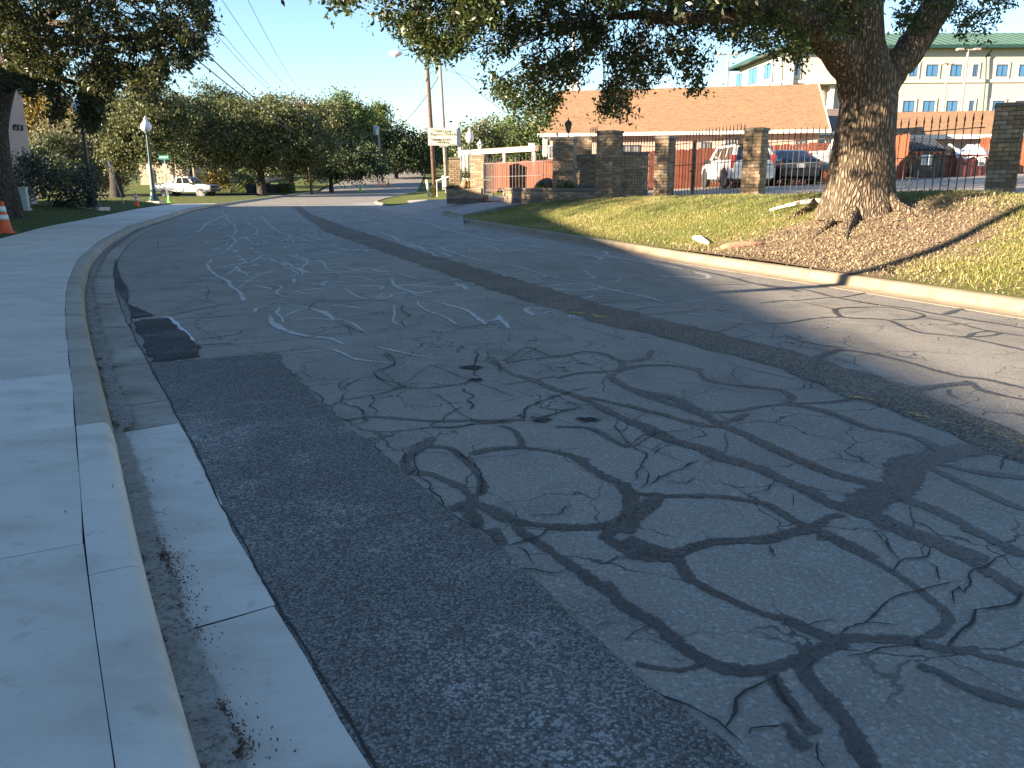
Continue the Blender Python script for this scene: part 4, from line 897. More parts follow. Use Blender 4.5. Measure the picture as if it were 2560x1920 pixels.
# webs of cracks: a jittered honeycomb, each side a broken line of its own
def web(zone, cell, jit, keepf, stretch, seed, ang):
    rng = np.random.default_rng(seed); (x0, x1, y0, y1) = zone; out = []; V = {}
    ca, sa = math.cos(ang), math.sin(ang); cx_, cy_ = (x0 + x1) / 2, (y0 + y1) / 2; R_ = max(x1 - x0, y1 - y0)
    n = int(R_ / cell) + 2
    def vert(i, j):
        if (i, j) not in V:
            x, y = (i * .866 + rng.normal(0, jit)) * cell * stretch[0], (j * 1.0 + (.5 if (i % 2) ^ (j % 2) else 0) * .6 + rng.normal(0, jit)) * cell * stretch[1]
            V[(i, j)] = Vector((cx_ + x * ca - y * sa, cy_ + x * sa + y * ca, 0))
        return V[(i, j)]
    for i in range(-n, n):
        for j in range(-n, n):
            for di, dj in ((1, 0), (0, 1)):
                if dj and (i + j) % 2: continue
                a, b = vert(i, j), vert(i + di, j + dj)
                if rng.random() < keepf and x0 < a.x < x1 and y0 < a.y < y1: out.append((a, b))
    return out
def on_lanes(p, lo, hi):
    d = float(dist_line([p.x], [p.y], L_EDGE[::4])[0]); return lo < d < hi
accw, accd = ([], [], []), ([], [], [])
for zone, cell, keepf, st_, lo, hi, wd, sd in (((-16, 1, 7, 48), .52, .80, (1.0, 1.1), 2.2, 6.8, .105, 1), ((-14, 5, 12, 48), .72, .60, (.8, 2.0), 7.4, 11.5, .105, 2)):
    for i, (a, b) in enumerate(web(zone, cell, .20, keepf, st_, sd, .38)):
        m_ = a.lerp(b, .5)
        fade = fbm_(m_.x, m_.y)
        if not on_lanes(m_, lo, hi) or fade < .30 or m_.y < 7.6 + 2.5 * fade: continue
        Rw = curve_line([a, m_ + Vector((random.gauss(0, .09), random.gauss(0, .09), 0)), b], .11, .018, 4000 + i)
        if random.random() < .85: ribbon('w', Rw, wd * random.uniform(.5, 1.3), None, None, zb=.0026, acc=accw)
        if random.random() < .2: ribbon('w', Rw, .008, None, None, zb=.0066, acc=accd)
for i, (a, b) in enumerate(web((-6, 6, 2, 11), .62, .22, .40, (1.0, 1.15), 5, .55)):
    m_ = a.lerp(b, .5)
    if not on_lanes(m_, 2.0, 7.0) or fbm_(m_.x + 9, m_.y) < .42: continue
    Rw = curve_line([a, m_ + Vector((random.gauss(0, .05), random.gauss(0, .05), 0)), b], .035, .010, 6000 + i); ribbon('w', Rw, random.uniform(.004, .009), None, None, zb=.0066, acc=accd)
ribbon_obj('bleached_crack_web', accw[0], accw[1], accw[2], A['white'], road)['kind'] = 'stuff'
ribbon_obj('fine_crack_web', accd[0], accd[1], accd[2], A['crack'], road)['kind'] = 'stuff'
# silt lying along the foot of the kerb
for s0_, s1_, w_, o_ in ((1.0, S_G, .12, .06), (S_G, S_END, .17, .08)):
    ribbon('silt', offset(cut(L_EDGE, s0_, s1_), o_), w_ * 1.3, A['silt'], gutter, zb=.0105)
# ================================================================== SCATTER: leaf-sized faces
def rand_unit(n): v = RNG.normal(size=(n, 3)); return v / np.linalg.norm(v, axis=1)[:, None]
def leaf_mesh(name, pts, L, asp, mat, droop=0.3, upn=0.0, tint=None, fold=0.12):
    n = len(pts); a = rand_unit(n); a[:, 2] -= droop; a /= np.linalg.norm(a, axis=1)[:, None]
    r = rand_unit(n); r[:, 2] += upn; b = np.cross(a, r); b /= np.linalg.norm(b, axis=1)[:, None] + 1e-9; nn = np.cross(a, b)
    L = np.asarray(L) * RNG.uniform(0.7, 1.3, n); L = L[:, None]; W = L * asp * 0.5
    v = np.stack([pts, pts + a * L * .5 + b * W + nn * L * fold, pts + a * L, pts + a * L * .5 - b * W + nn * L * fold], 1).reshape(-1, 3)
    return quad_mesh(name, v, n, mat, tint)
def quad_mesh(name, v, n, mat, tint=None):
    me = bpy.data.meshes.new(name)
    me.vertices.add(4 * n); me.vertices.foreach_set('co', v.ravel().astype(np.float32))
    me.loops.add(4 * n); me.loops.foreach_set('vertex_index', np.arange(4 * n, dtype=np.int32))
    me.polygons.add(n); me.polygons.foreach_set('loop_start', np.arange(0, 4 * n, 4, dtype=np.int32)); me.polygons.foreach_set('loop_total', np.full(n, 4, np.int32))
    at_ = me.attributes.new('tint', 'FLOAT', 'FACE'); at_.data.foreach_set('value', (RNG.random(n) if tint is None else np.clip(tint, 0, 1)).astype(np.float32))
    me.materials.append(mat); me.update(); return me
def blades(name, X, Y, Z, h, w, mat, tint=None, lean=0.45):
    n = len(X); a = RNG.uniform(0, 2 * np.pi, n); h = h * RNG.uniform(.55, 1.4, n); w = w * RNG.uniform(.7, 1.4, n)
    dx, dy = np.cos(a) * w / 2, np.sin(a) * w / 2; b = RNG.uniform(0, 2 * np.pi, n); l = h * lean * RNG.uniform(0.2, 1.6, n)
    P = np.stack([X, Y, Z - 0.01], 1); T = P + np.stack([np.cos(b) * l, np.sin(b) * l, h], 1); M = P * .5 + T * .5; M[:, 2] += h * .1
    s_ = np.stack([dx, dy, np.zeros(n)], 1)
    v = np.stack([P - s_, P + s_, M + s_ * .8, T], 1).reshape(-1, 3)
    return quad_mesh(name, v, n, mat, tint)
# turf on the bank
n = 420000; sB = RNG.uniform(S_R0 + 4, R_END - .2, n); dB = 0.2 + (RNG.random(n) ** 0.9) * 8.0
sv = arclen(R_EDGE); T_ = np.gradient(R_EDGE, axis=0); T_ /= np.linalg.norm(T_, axis=1)[:, None]
bx = np.interp(sB, sv, R_EDGE[:, 0]) + np.interp(sB, sv, T_[:, 1]) * dB; by = np.interp(sB, sv, R_EDGE[:, 1]) - np.interp(sB, sv, T_[:, 0]) * dB
def vnoise(x, y, f, sd=0):
    g = np.random.default_rng(sd).random((64, 64)); xi, yi = x * f, y * f; x0, y0 = np.floor(xi).astype(int), np.floor(yi).astype(int); fx, fy = S(xi - x0), S(yi - y0)
    G = lambda i, j: g[i % 64, j % 64]
    return (G(x0, y0) * (1 - fx) + G(x0 + 1, y0) * fx) * (1 - fy) + (G(x0, y0 + 1) * (1 - fx) + G(x0 + 1, y0 + 1) * fx) * fy
def fbm(x, y, f, sd=0): return (vnoise(x, y, f, sd) + .5 * vnoise(x, y, f * 2.1, sd + 1) + .25 * vnoise(x, y, f * 4.3, sd + 2)) / 1.75
px_, py_, dp_ = project(np.stack([bx, by, np.full(n, .8)], 1)); inv_ = (px_ > -100) & (px_ < 2700) & (dp_ > 2)
dfen = dist_line(bx, by, FENCE_L)
ex = (bx - TREE_XY[0] + 1.2) / 2.4; ey = (by - TREE_XY[1] + 1.5) / 2.0; soilk = np.sqrt(ex * ex + ey * ey) + (fbm(bx, by, .9, 5) - .5) * 1.9
thin = fbm(bx, by, 1.6, 9)
edge_bare = S((dB - .2) / (.9 * S((20 - by) / 4) + .05)) 
keep = inv_ & (dfen < 0.05) & (RNG.random(n) < np.clip((soilk - 0.80) / .5, 0.04, 1) * np.clip(.25 + thin, 0, 1) * (0.15 + .85 * edge_bare))
bx, by, dB, soilk = bx[keep], by[keep], dB[keep], soilk[keep]
bz = z_bank(bx, by)
dry = np.clip(.45 + (fbm(bx, by, .5, 21) - .5) * 1.5 + RNG.normal(0, .22, len(bx)) + np.clip(1.3 - soilk, 0, .5), 0, 1)
o = bpy.data.objects.new('bank_grass', blades('bank_grass', bx, by, bz, .062, .011, A['blade'], dry)); COL.objects.link(o); tag(o, 'yellow-green mown grass growing on the right bank', 'grass', kind='stuff')
# leaf litter and twigs on the bare soil
n = 60000; lx = TREE_XY[0] - 1.1 + RNG.normal(0, 2.1, n); ly = TREE_XY[1] - 1.5 + RNG.normal(0, 1.7, n)
dk = dist_line(lx, ly, R_SUB); kp = (dk > .2) & (np.hypot(lx - TREE_XY[0], ly - TREE_XY[1]) > .55) & (dist_line(lx, ly, FENCE_L) < 0)
lx, ly = lx[kp], ly[kp]; lz = z_bank(lx, ly) + .004
o = bpy.data.objects.new('leaf_litter', leaf_mesh('leaf_litter', np.stack([lx, ly, lz], 1), .042, .5, A['litter'], droop=0.0, upn=4.0)); COL.objects.link(o); tag(o, 'dry tan leaf litter strewn on bare soil below the big oak', 'leaf litter', kind='stuff')
n = 9000; sB = RNG.uniform(S_R0 + 4, R_END - 1, n); dB2 = .2 + RNG.random(n) * 7
fx = np.interp(sB, sv, R_EDGE[:, 0]) + np.interp(sB, sv, T_[:, 1]) * dB2; fy = np.interp(sB, sv, R_EDGE[:, 1]) - np.interp(sB, sv, T_[:, 0]) * dB2
kp = (dist_line(fx, fy, FENCE_L) < 0) & (RNG.random(n) < .35 + .9 * fbm(fx, fy, .7, 31)); fx, fy = fx[kp], fy[kp]
o = bpy.data.objects.new('fallen_leaves', leaf_mesh('fallen_leaves', np.stack([fx, fy, z_bank(fx, fy) + .045], 1), .05, .55, A['litter'], droop=0.0, upn=2.0)); COL.objects.link(o); tag(o, 'brown fallen leaves scattered over the sunlit bank grass', 'fallen leaves', kind='stuff')
# left lawn
n = 130000; sB = RNG.uniform(6, S_END, n); dL = RNG.random(n) ** .8 * 11
sv2 = arclen(L_LAWN); T2 = np.gradient(L_LAWN, axis=0); T2 /= np.linalg.norm(T2, axis=1)[:, None]
ax_ = np.interp(sB, sv2, L_LAWN[:, 0]) - np.interp(sB, sv2, T2[:, 1]) * dL; ay_ = np.interp(sB, sv2, L_LAWN[:, 1]) + np.interp(sB, sv2, T2[:, 0]) * dL
px_, py_, dp_ = project(np.stack([ax_, ay_, np.full(n, .3)], 1)); kp = (px_ > -80) & (px_ < 700) & (dp_ > 2) & (RNG.random(n) < .35 + fbm(ax_, ay_, .8, 3))
ax_, ay_ = ax_[kp], ay_[kp]
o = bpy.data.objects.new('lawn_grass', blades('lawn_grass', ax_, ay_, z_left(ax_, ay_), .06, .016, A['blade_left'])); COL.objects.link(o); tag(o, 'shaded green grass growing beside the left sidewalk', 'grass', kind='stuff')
n = 420; sB = RNG.uniform(2, 30, n); dd = RNG.uniform(-2.5, 11, n); Tl = np.gradient(L_EDGE, axis=0); Tl /= np.linalg.norm(Tl, axis=1)[:, None]
qx = np.interp(sB, sL, L_EDGE[:, 0]) + np.interp(sB, sL, Tl[:, 1]) * dd; qy = np.interp(sB, sL, L_EDGE[:, 1]) - np.interp(sB, sL, Tl[:, 0]) * dd
o = bpy.data.objects.new('stray_leaves', leaf_mesh('stray_leaves', np.stack([qx, qy, np.where(dd < -.02, .16, .018)], 1), .022, .45, A['litter'], droop=0.0, upn=4.0)); COL.objects.link(o); tag(o, 'stray dry leaves and grit scattered over road and sidewalk', 'leaves', kind='stuff')
# dirt and dead leaves lying in the gutter
gp_ = [at(K[0] / 2.074, 1120 + K[1] / 2.074) for K in ((690, 120), (720, 250), (800, 480), (880, 760), (910, 880), (950, 1000), (970, 1100), (1040, 1230), (1100, 1350), (1190, 1500), (1240, 1640), (1300, 1800))]
GL = smooth_line(gp_, .03, .1); n = 5200; k = (RNG.random(n) ** .75 * (len(GL) - 1)).astype(int); k = len(GL) - 1 - k if GL[0][1] < GL[-1][1] else k
dens = np.interp(np.arange(len(GL)), [0, len(GL) * .25, len(GL) * .45, len(GL)], [.12, .25, 1, 1]); clump = fbm(GL[:, 0] * 9, GL[:, 1] * 9, 1.0, 4)
k = RNG.choice(len(GL), n, p=(dens * np.clip(clump - .42, .01, 1)) / (dens * np.clip(clump - .42, .01, 1)).sum())
gx = GL[k, 0] + RNG.normal(0, .010, n) * (1 + 4.5 * (RNG.random(n) < .3)); gy = GL[k, 1] + RNG.normal(0, .02, n)
o = bpy.data.objects.new('gutter_debris', leaf_mesh('gutter_debris', np.stack([gx, gy, np.full(n, .0185) + RNG.random(n) * .006], 1), .011, .55, A['dirt'], droop=0.0, upn=2.5)); COL.objects.link(o); tag(o, 'brown dirt and dead leaves lying in the near gutter', 'debris', kind='stuff')
n = 1500; sB = RNG.uniform(1, S_NEW + 9, n); Cg = offset(L_EDGE, .05); svg = arclen(Cg); off_ = np.abs(RNG.normal(0, .06, n)); Tg = np.gradient(Cg, axis=0); Tg /= np.linalg.norm(Tg, axis=1)[:, None]
gx = np.interp(sB, svg, Cg[:, 0]) + np.interp(sB, svg, Tg[:, 1]) * off_; gy = np.interp(sB, svg, Cg[:, 1]) - np.interp(sB, svg, Tg[:, 0]) * off_
o = bpy.data.objects.new('gutter_grit', leaf_mesh('gutter_grit', np.stack([gx, gy, np.full(n, .0185)], 1), .008, .6, A['dirt'], droop=0.0, upn=2.5)); COL.objects.link(o); tag(o, 'dark grit scattered in the gutter against the kerb', 'grit', kind='stuff')
# ================================================================== TREES
def clusters(ell, n, shell=0.45):
    c, r = np.array(ell[:3]), np.array(ell[3:6])
    u = rand_unit(n); q = (shell ** 3 + (1 - shell ** 3) * RNG.random(n)) ** (1 / 3)
    # lumpy outline
    lump = 1 + 0.26 * np.sin(u[:, 0] * 5 + c[0]) * np.sin(u[:, 2] * 6 + c[1]) + 0.15 * np.sin(u[:, 1] * 9 + u[:, 2] * 7)
    return c + u * r * (q * lump)[:, None]
def crown_points(ells, per_m2, sig, k):
    out = []
    for e in ells:
        area = 4 * math.pi * ((e[3] * e[4]) ** 1.6 + (e[3] * e[5]) ** 1.6 + (e[4] * e[5]) ** 1.6) ** (1 / 1.6) / 3 ** (1 / 1.6)
        out.append(clusters(e, max(6, int(area * per_m2))))
    C = np.vstack(out); P = np.repeat(C, k, 0); sg = np.repeat(RNG.uniform(.6, 1.35, len(C)), k) * sig
    return C, P + RNG.normal(size=P.shape) * sg[:, None] * np.array([1, 1, .7])
def limb(mb, a, b, r0, r1, sag=0.12, n=6, seed=0):
    rng = random.Random(seed); a, b = Vector(a), Vector(b); L = (b - a).length; pts = []
    for i in range(n + 1):
        t = i / n; p = a.lerp(b, t); p.z += sag * L * math.sin(t * math.pi) ; p += Vector((rng.uniform(-1, 1), rng.uniform(-1, 1), rng.uniform(-1, 1))) * L * .03 * (0 < i < n)
        pts.append(p)
    mb.tube(pts, [r0 + (r1 - r0) * i / n for i in range(n + 1)], 8, cap=False); return pts
def tree(name, label, base, th, r0, ells, mat, leaf, dens=0.9, sig=.42, k=26, bark='bark2', group=None, lean=(0, 0), shell=0.45):
    t = thing(name, label, 'tree', base, 0, group); B = Vector(base)
    C, P = crown_points(ells, dens, sig, int(k * 1.45))
    C = C - np.array(base); P = P - np.array(base); P = P[P[:, 2] > th * .35]
    mb = MB(); top = Vector((lean[0], lean[1], th))
    mb.tube([(0, 0, -.25), (0, 0, 0.05), (lean[0] * .2, lean[1] * .2, th * .35), top], [r0 * 1.6, r0 * 1.3, r0, r0 * .85], 10)
    e0 = np.array(ells[0][:3]) - np.array(base)
    limb(mb, top, Vector(e0) + Vector((0, 0, ells[0][5] * .5)), r0 * .8, r0 * .15, 0.02, 6, 1)
    obj('trunk', mb, A[bark], t, smooth=True)
    bm = MB()
    for i in RNG.choice(len(C), min(len(C), 9), replace=False): limb(bm, top, Vector(C[i]) * .94, r0 * .45, r0 * .08, .06, 5, int(i))
    obj('branches', bm, A[bark], t, smooth=True)
    obj('crown', leaf_mesh('crown', P, leaf * .74, .62, A[mat], droop=.15), None, t); return t
def E(x, y, w, h, Y, dy=None):
    c = pt(x, y, Y); k = Y / F_PX; return (c.x, c.y, c.z, w / 2 * k, dy or w / 2 * k * .9, h / 2 * k)
def gpt(x, Y, z): p = pt(x, 900, Y); return (p.x, Y, z)
TG = 'trees beyond the far end of the street'
tree('oak_tree', 'broad dark live oak with short trunk on sunlit lawn right of the white pickup', gpt(688, 82, .06), 2.3, .42,
     [E(650, 345, 300, 160, 82), E(570, 360, 170, 130, 80), E(760, 360, 150, 150, 83), E(690, 300, 180, 90, 84)], 'far_olive', .34, 1.5, .5, 30, group=TG)
tree('oak_tree', 'tall bushy oak standing directly behind the lit acorn lamp post', gpt(343, 75, .06), 3.6, .5,
     [E(350, 330, 200, 190, 75), E(400, 300, 160, 150, 77), E(300, 360, 120, 120, 75), E(370, 265, 110, 80, 76)], 'far_olive', .31, 1.5, .42, 30, group=TG)
tree('oak_tree', 'dark rounded oak rising behind the left end of the white pickup', gpt(520, 112, .2), 3.4, .45,
     [E(510, 290, 190, 130, 112), E(560, 275, 110, 90, 114), E(460, 330, 130, 130, 108)], 'far_dark', .42, 1.1, .6, 30, group=TG)
tree('oak_tree', 'dark oak with a dark trunk behind the crossarm utility pole', gpt(757, 105, .1), 3.2, .42,
     [E(770, 330, 210, 150, 106), E(700, 300, 150, 100, 108), E(840, 350, 120, 150, 108)], 'far_olive', .40, 1.2, .55, 30, group=TG)
tree('leafy_tree', 'tall bright green tree right of the crossarm utility pole', gpt(862, 138, 1.6), 4, .4,
     [E(850, 300, 120, 110, 138), E(815, 320, 100, 120, 136), E(890, 320, 90, 110, 139)], 'far_green', .55, .9, .7, 28, group=TG)
tree('leafy_tree', 'yellow-green tree top rising above the transformer pole', gpt(945, 165, 2.8), 5, .4,
     [E(945, 310, 70, 110, 165), E(925, 340, 70, 100, 163)], 'far_green', .6, .9, .7, 28, group=TG)
tree('oak_tree', 'low dark oak spreading over the far verge by the orange marker', gpt(853, 104, .15), 1.8, .25,
     [E(860, 400, 170, 90, 104), E(905, 410, 120, 70, 103), E(800, 410, 110, 80, 104)], 'far_dark', .40, 1.2, .55, 30, group=TG)
tree('leafy_tree', 'dense dark green tree beside the far road, left of the church sign', gpt(1008, 140, 1.7), 2.4, .3,
     [E(1010, 375, 130, 100, 140), E(965, 385, 110, 100, 140), E(1055, 390, 90, 80, 142)], 'far_dark', .5, 1.1, .65, 30, group=TG)
tree('leafy_tree', 'second dark green tree beside the far road, just behind the brown utility pole', gpt(1068, 150, 2.2), 2.6, .3,
     [E(1080, 375, 80, 90, 152), E(1048, 385, 80, 80, 150)], 'far_dark', .5, 1.0, .65, 28, group=TG)
TS = 'trees behind the church sign and walkway'
tree('leafy_tree', 'olive and rust coloured tree behind the white walkway beam', gpt(1215, 75, .8), 2.4, .25,
     [E(1210, 355, 120, 100, 75), E(1180, 375, 80, 90, 74)], 'far_olive', .34, 1.4, .42, 28, group=TS)
tree('leafy_tree', 'grey-green tree with upright tops left of the pink brick house', gpt(1300, 82, .8), 2.4, .25,
     [E(1300, 355, 130, 110, 82), E(1260, 345, 80, 80, 84), E(1345, 365, 90, 100, 84)], 'far_green', .36, 1.3, .45, 28, group=TS)
TL = 'trees behind the bushes on the left'
tree('leafy_tree', 'pale grey-green willowy tree behind the black lamp post', gpt(165, 84, .05), 2.6, .3,
     [E(150, 375, 150, 130, 84), E(215, 370, 120, 150, 83), E(245, 430, 90, 90, 82)], 'far_grey', .32, 1.4, .45, 30, group=TL)
tree('autumn_tree', 'golden autumn tree beside the far edge of the left brick wall', gpt(110, 88, .1), 3, .3,
     [E(110, 280, 150, 120, 88), E(60, 290, 110, 130, 88), E(170, 310, 120, 110, 86)], 'far_gold', .36, 1.3, .5, 28, group=TL)
tree('leafy_tree', 'tall olive tree behind the pale willowy tree', gpt(265, 96, .05), 4, .4,
     [E(260, 300, 170, 150, 96), E(220, 330, 130, 150, 95), E(300, 270, 110, 90, 97)], 'far_olive', .33, 1.5, .45, 28, group=TL)
tree('leafy_tree', 'dark tree filling the gap beside the left brick wall', gpt(110, 80, .05), 2.0, .3,
     [E(105, 400, 110, 120, 80), E(160, 440, 120, 90, 78)], 'far_dark', .34, 1.4, .4, 28, group=TL)
# low sunlit shrubs
def shrub(name, label, cat, base, ells, mat, leaf, dens, sig, k=26, group=None):
    t = thing(name, label, cat, base, 0, group); C, P = crown_points(ells, dens, sig, k); P = P - np.array(base); P = P[P[:, 2] > -.02]; C = C - np.array(base)
    mb = MB()
    for i in RNG.choice(len(C), min(10, len(C)), replace=False): limb(mb, (RNG.normal() * .1, RNG.normal() * .1, -.05), Vector(C[i]) * .95, .035, .01, .05, 4, int(i))
    obj('stems', mb, A['bark2'], t); obj('foliage', leaf_mesh('foliage', P, leaf, .5, A[mat], droop=.1), None, t); return t
shrub('shrub', 'yellow-green sunlit shrub behind the front of the white pickup', 'shrub', gpt(545, 98, .05), [E(545, 445, 70, 55, 98)], 'far_gold', .35, 2, .4)
shrub('shrub', 'thin leafy bush beside the yellow guy wire guard', 'shrub', gpt(612, 98, .05), [E(612, 452, 50, 40, 98)], 'far_green', .3, 2, .35)
shrub('shrub', 'feathery grey-green shrub left of the utility box', 'shrub', gpt(45, 33, .4), [E(40, 445, 70, 70, 33)], 'shrub', .14, 4, .22)
shrub('shrub', 'tall blue-green shrub behind the utility box', 'shrub', gpt(105, 35, .4), [E(105, 445, 110, 120, 35), E(75, 430, 70, 80, 35)], 'shrub', .14, 5, .24)
shrub('shrub', 'wide dark shrub between the utility box and the black lamp post', 'shrub', gpt(185, 36, .4), [E(185, 465, 110, 100, 36), E(215, 450, 60, 90, 37)], 'shrub', .14, 5, .24)
shrub('shrub', 'pale grey-green shrub between the leaning sign post and the far side street', 'shrub', gpt(278, 88, .05), [E(275, 432, 110, 90, 88), E(235, 440, 80, 80, 88)], 'far_grey', .26, 2, .4)
for lab, x in (('left one of two clipped box hedges behind the broad oak trunk', 663), ('clipped box hedge right of the broad oak trunk', 716)):
    e = E(x, 465, 34 if x > 700 else 20, 20, 92); b = gpt(x, 92, .06); t = thing('box_hedge', lab, 'hedge', b, 0, 'clipped hedges beyond the road'); P = np.array([[e[0] + RNG.uniform(-1, 1) * e[3], 92 + RNG.uniform(-.7, .7), .1 + RNG.random() * 1.15] for _ in range(2600)]) - np.array(b)
    obj('foliage', leaf_mesh('foliage', P, .16, .6, A['far_green']), None, t)
    mb = MB().box((0, 0, .55), (e[3] * 1.8, 1.2, 1.0)); obj('core', mb, A['dark_open'], t)
# a far-off wood along the horizon
P = []
for i in range(900):
    x = RNG.uniform(-260, 330); y = 260 + RNG.uniform(-20, 40); r = RNG.uniform(2, 4); c = np.array([x, y, float(hill(min(y, 420))) + RNG.uniform(0, 5) * (1 if x < 40 else 1.2)])
    P.append(c + RNG.normal(size=(26, 3)) * r * .7)
o = bpy.data.objects.new('distant_trees', leaf_mesh('distant_trees', np.vstack(P), 1.3, .7, A['far_dark'])); COL.objects.link(o); tag(o, 'far line of dark trees closing the horizon', 'woodland', kind='stuff')

# ---- the two near oaks
def in_poly(px, py, poly):
    inside = np.zeros(len(px), bool); n = len(poly)
    for i in range(n):
        x1, y1 = poly[i]; x2, y2 = poly[(i + 1) % n]
        c = ((y1 > py) != (y2 > py)) & (px < (x2 - x1) * (py - y1) / (y2 - y1 + 1e-9) + x1); inside ^= c
    return inside
def traced(poly, n, Y0, Y1, edge=18):
    """points filling a crown's outline as seen, spread through its own depth"""
    poly = [(x * 1.15732, y * 1.15732) for x, y in poly]; xs_, ys_ = [p[0] for p in poly], [p[1] for p in poly]; out = []
    while len(out) < n:
        x, y = RNG.uniform(min(xs_), max(xs_), 4000), RNG.uniform(min(ys_), max(ys_), 4000); ok = in_poly(x, y, poly) & (fbm(x + 900, y + 900, 1 / 42., 61) > .40)
        for a_, b_ in zip(x[ok], y[ok]): out.append(tuple(pt(a_, b_, RNG.uniform(Y0, Y1))))
    return np.array(out[:n])
def spray(C, k, sig):
    """leaves along short drooping twigs"""
    P = np.repeat(C, k, 0); d = np.repeat(rand_unit(len(C)) * np.array([1, 1, .7]), k, 0); s_ = np.repeat(RNG.uniform(.5, 1.4, len(C)), k)
    return P + d * (RNG.random(len(P)) * sig * 1.6 * s_)[:, None] + RNG.normal(size=P.shape) * (sig * .42 * s_)[:, None]
def twig_mesh(C, hub, r=.012, frac=.3):
    mb = MB(); idx = RNG.choice(len(C), int(len(C) * frac), replace=False)
    for i in idx:
        a = Vector(C[i]); h = min(hub, key=lambda q: (Vector(q) - a).length); v = Vector(h) - a; L = min(v.length, RNG.uniform(.5, 1.3))
        if v.length < .05: continue
        b = a + v.normalized() * L + Vector((RNG.normal(), RNG.normal(), RNG.normal())) * .06; m = a.lerp(b, .5) + Vector((RNG.normal(), RNG.normal(), RNG.normal())) * .05
        mb.tube([b, m, a], [r * 1.6, r, r * .5], 4, cap=False)
    return mb
TB = Vector((TREE_XY[0], TREE_XY[1], zs(z_bank, *TREE_XY) - .03))
big = thing('live_oak', 'massive live oak with a thick furrowed trunk on the right bank, by the iron fence', 'tree', TB)
mb = MB(); TY = 15.0
def px15(x, y, Y=TY): return pt(x, y, Y) - TB
tr = [((2149, 514), 92), ((2150, 494), 87), ((2152, 465), 81), ((2155, 430), 77), ((2159, 371), 72), ((2166, 304), 67), ((2172, 245), 64), ((2170, 205), 61), ((2160, 170), 60), ((2155, 110), 50), ((2156, 50), 46), ((2158, -20), 44), ((2165, -150), 36), ((2185, -330), 26)]
pts = [px15(*c) for c, r in tr]; rs = [r * TY / F_PX * .985 for c, r in tr]
fp, fr = [], []
for i in range(len(pts) - 1):
    for t_ in np.linspace(0, 1, 4, endpoint=False): fp.append(pts[i].lerp(pts[i + 1], t_)); fr.append(rs[i] + (rs[i + 1] - rs[i]) * t_)
fp.append(pts[-1]); fr.append(rs[-1]); fp.insert(0, pts[0] - Vector((0, 0, .25))); fr.insert(0, rs[0] * 1.06)
def wob(i, k):
    z = fp[i].z; a = 2 * math.pi * k / 40; fl = math.exp(-max(0, z) / .38)
    return 1 + fl * (.06 * math.sin(a * 5 + .8) + .03 * math.sin(a * 3)) + .018 * math.sin(a * 7 + z * 2) + .012 * math.sin(a * 13 - z * 3)
mb.tube(fp, fr, 40, cap=False, wob=wob)
# roots running out from the foot
for ang, L_, r_ in ((-2.3, 1.3, .10), (-1.2, .9, .09), (-2.75, 1.2, .08)):
    q = []
    for t_ in np.linspace(0, 1, 7):
        x, y = .42 * math.cos(ang) + L_ * t_ * math.cos(ang + .25 * t_), .42 * math.sin(ang) + L_ * t_ * math.sin(ang + .25 * t_)
        q.append((x, y, zs(z_bank, TB.x + x, TB.y + y) - TB.z + .30 * (1 - t_) ** 3 - .04 * t_))
    mb.tube(q, [r_ * (1.5 - 1.2 * t_) for t_ in np.linspace(0, 1, 7)], 10, cap=False)
tk = obj('trunk', mb, A['bark'], big, smooth=True)
LIMBS = [[((2162, 300), 38, 15.05), ((2150, 225), 47, 15), ((2132, 165), 47, 14.95), ((2092, 112), 43, 14.8), ((2045, 74), 40, 14.5), ((1992, 44), 37, 14.2), ((1930, 12), 35, 13.8), ((1840, -25), 31, 13.3), ((1730, -60), 26, 12.9), ((1560, -110), 20, 12.6), ((1380, -150), 13, 12.4), ((1200, -150), 8, 12.4)],
         [((2172, 320), 38, 15), ((2185, 260), 42, 15), ((2212, 201), 39, 15), ((2246, 160), 36, 15), ((2283, 114), 34, 15.1), ((2313, 66), 34, 15.2), ((2345, 10), 33, 15.3), ((2390, -60), 30, 15.5), ((2450, -150), 25, 15.7), ((2520, -280), 17, 16)],
         [((2148, 205), 34, 15.1), ((2112, 125), 40, 15.1), ((2082, 62), 41, 15.2), ((2066, 0), 39, 15.3), ((2046, -90), 33, 15.5), ((2010, -220), 22, 15.8)],
         [((1930, 40), 22, 13.9), ((1800, 40), 17, 13.5), ((1700, 45), 13, 14), ((1600, 35), 10, 14.6), ((1520, 45), 7, 15)],
         [((2120, -60), 30, 15.3), ((2080, -200), 22, 16.3), ((2000, -330), 14, 17.6)]]
hubs = []
for lm in LIMBS:
    mb = MB(); P_ = [px15(c[0], c[1], Y) for c, r, Y in lm]; R_ = [r * Y / F_PX for c, r, Y in lm]; q, w = [], []
    for i in range(len(P_) - 1):
        for t_ in np.linspace(0, 1, 4, endpoint=False): q.append(P_[i].lerp(P_[i + 1], t_) + Vector((RNG.normal(), RNG.normal(), RNG.normal())) * .012); w.append(R_[i] + (R_[i + 1] - R_[i]) * t_)
    q.append(P_[-1]); w.append(R_[-1]); mb.tube(q, w, 16, cap=True, wob=lambda i, k: 1 + .03 * math.sin(k * 2.4 + i)); obj('limb', mb, A['bark'], big, smooth=True); hubs += [tuple(v) for v in q[2:]]
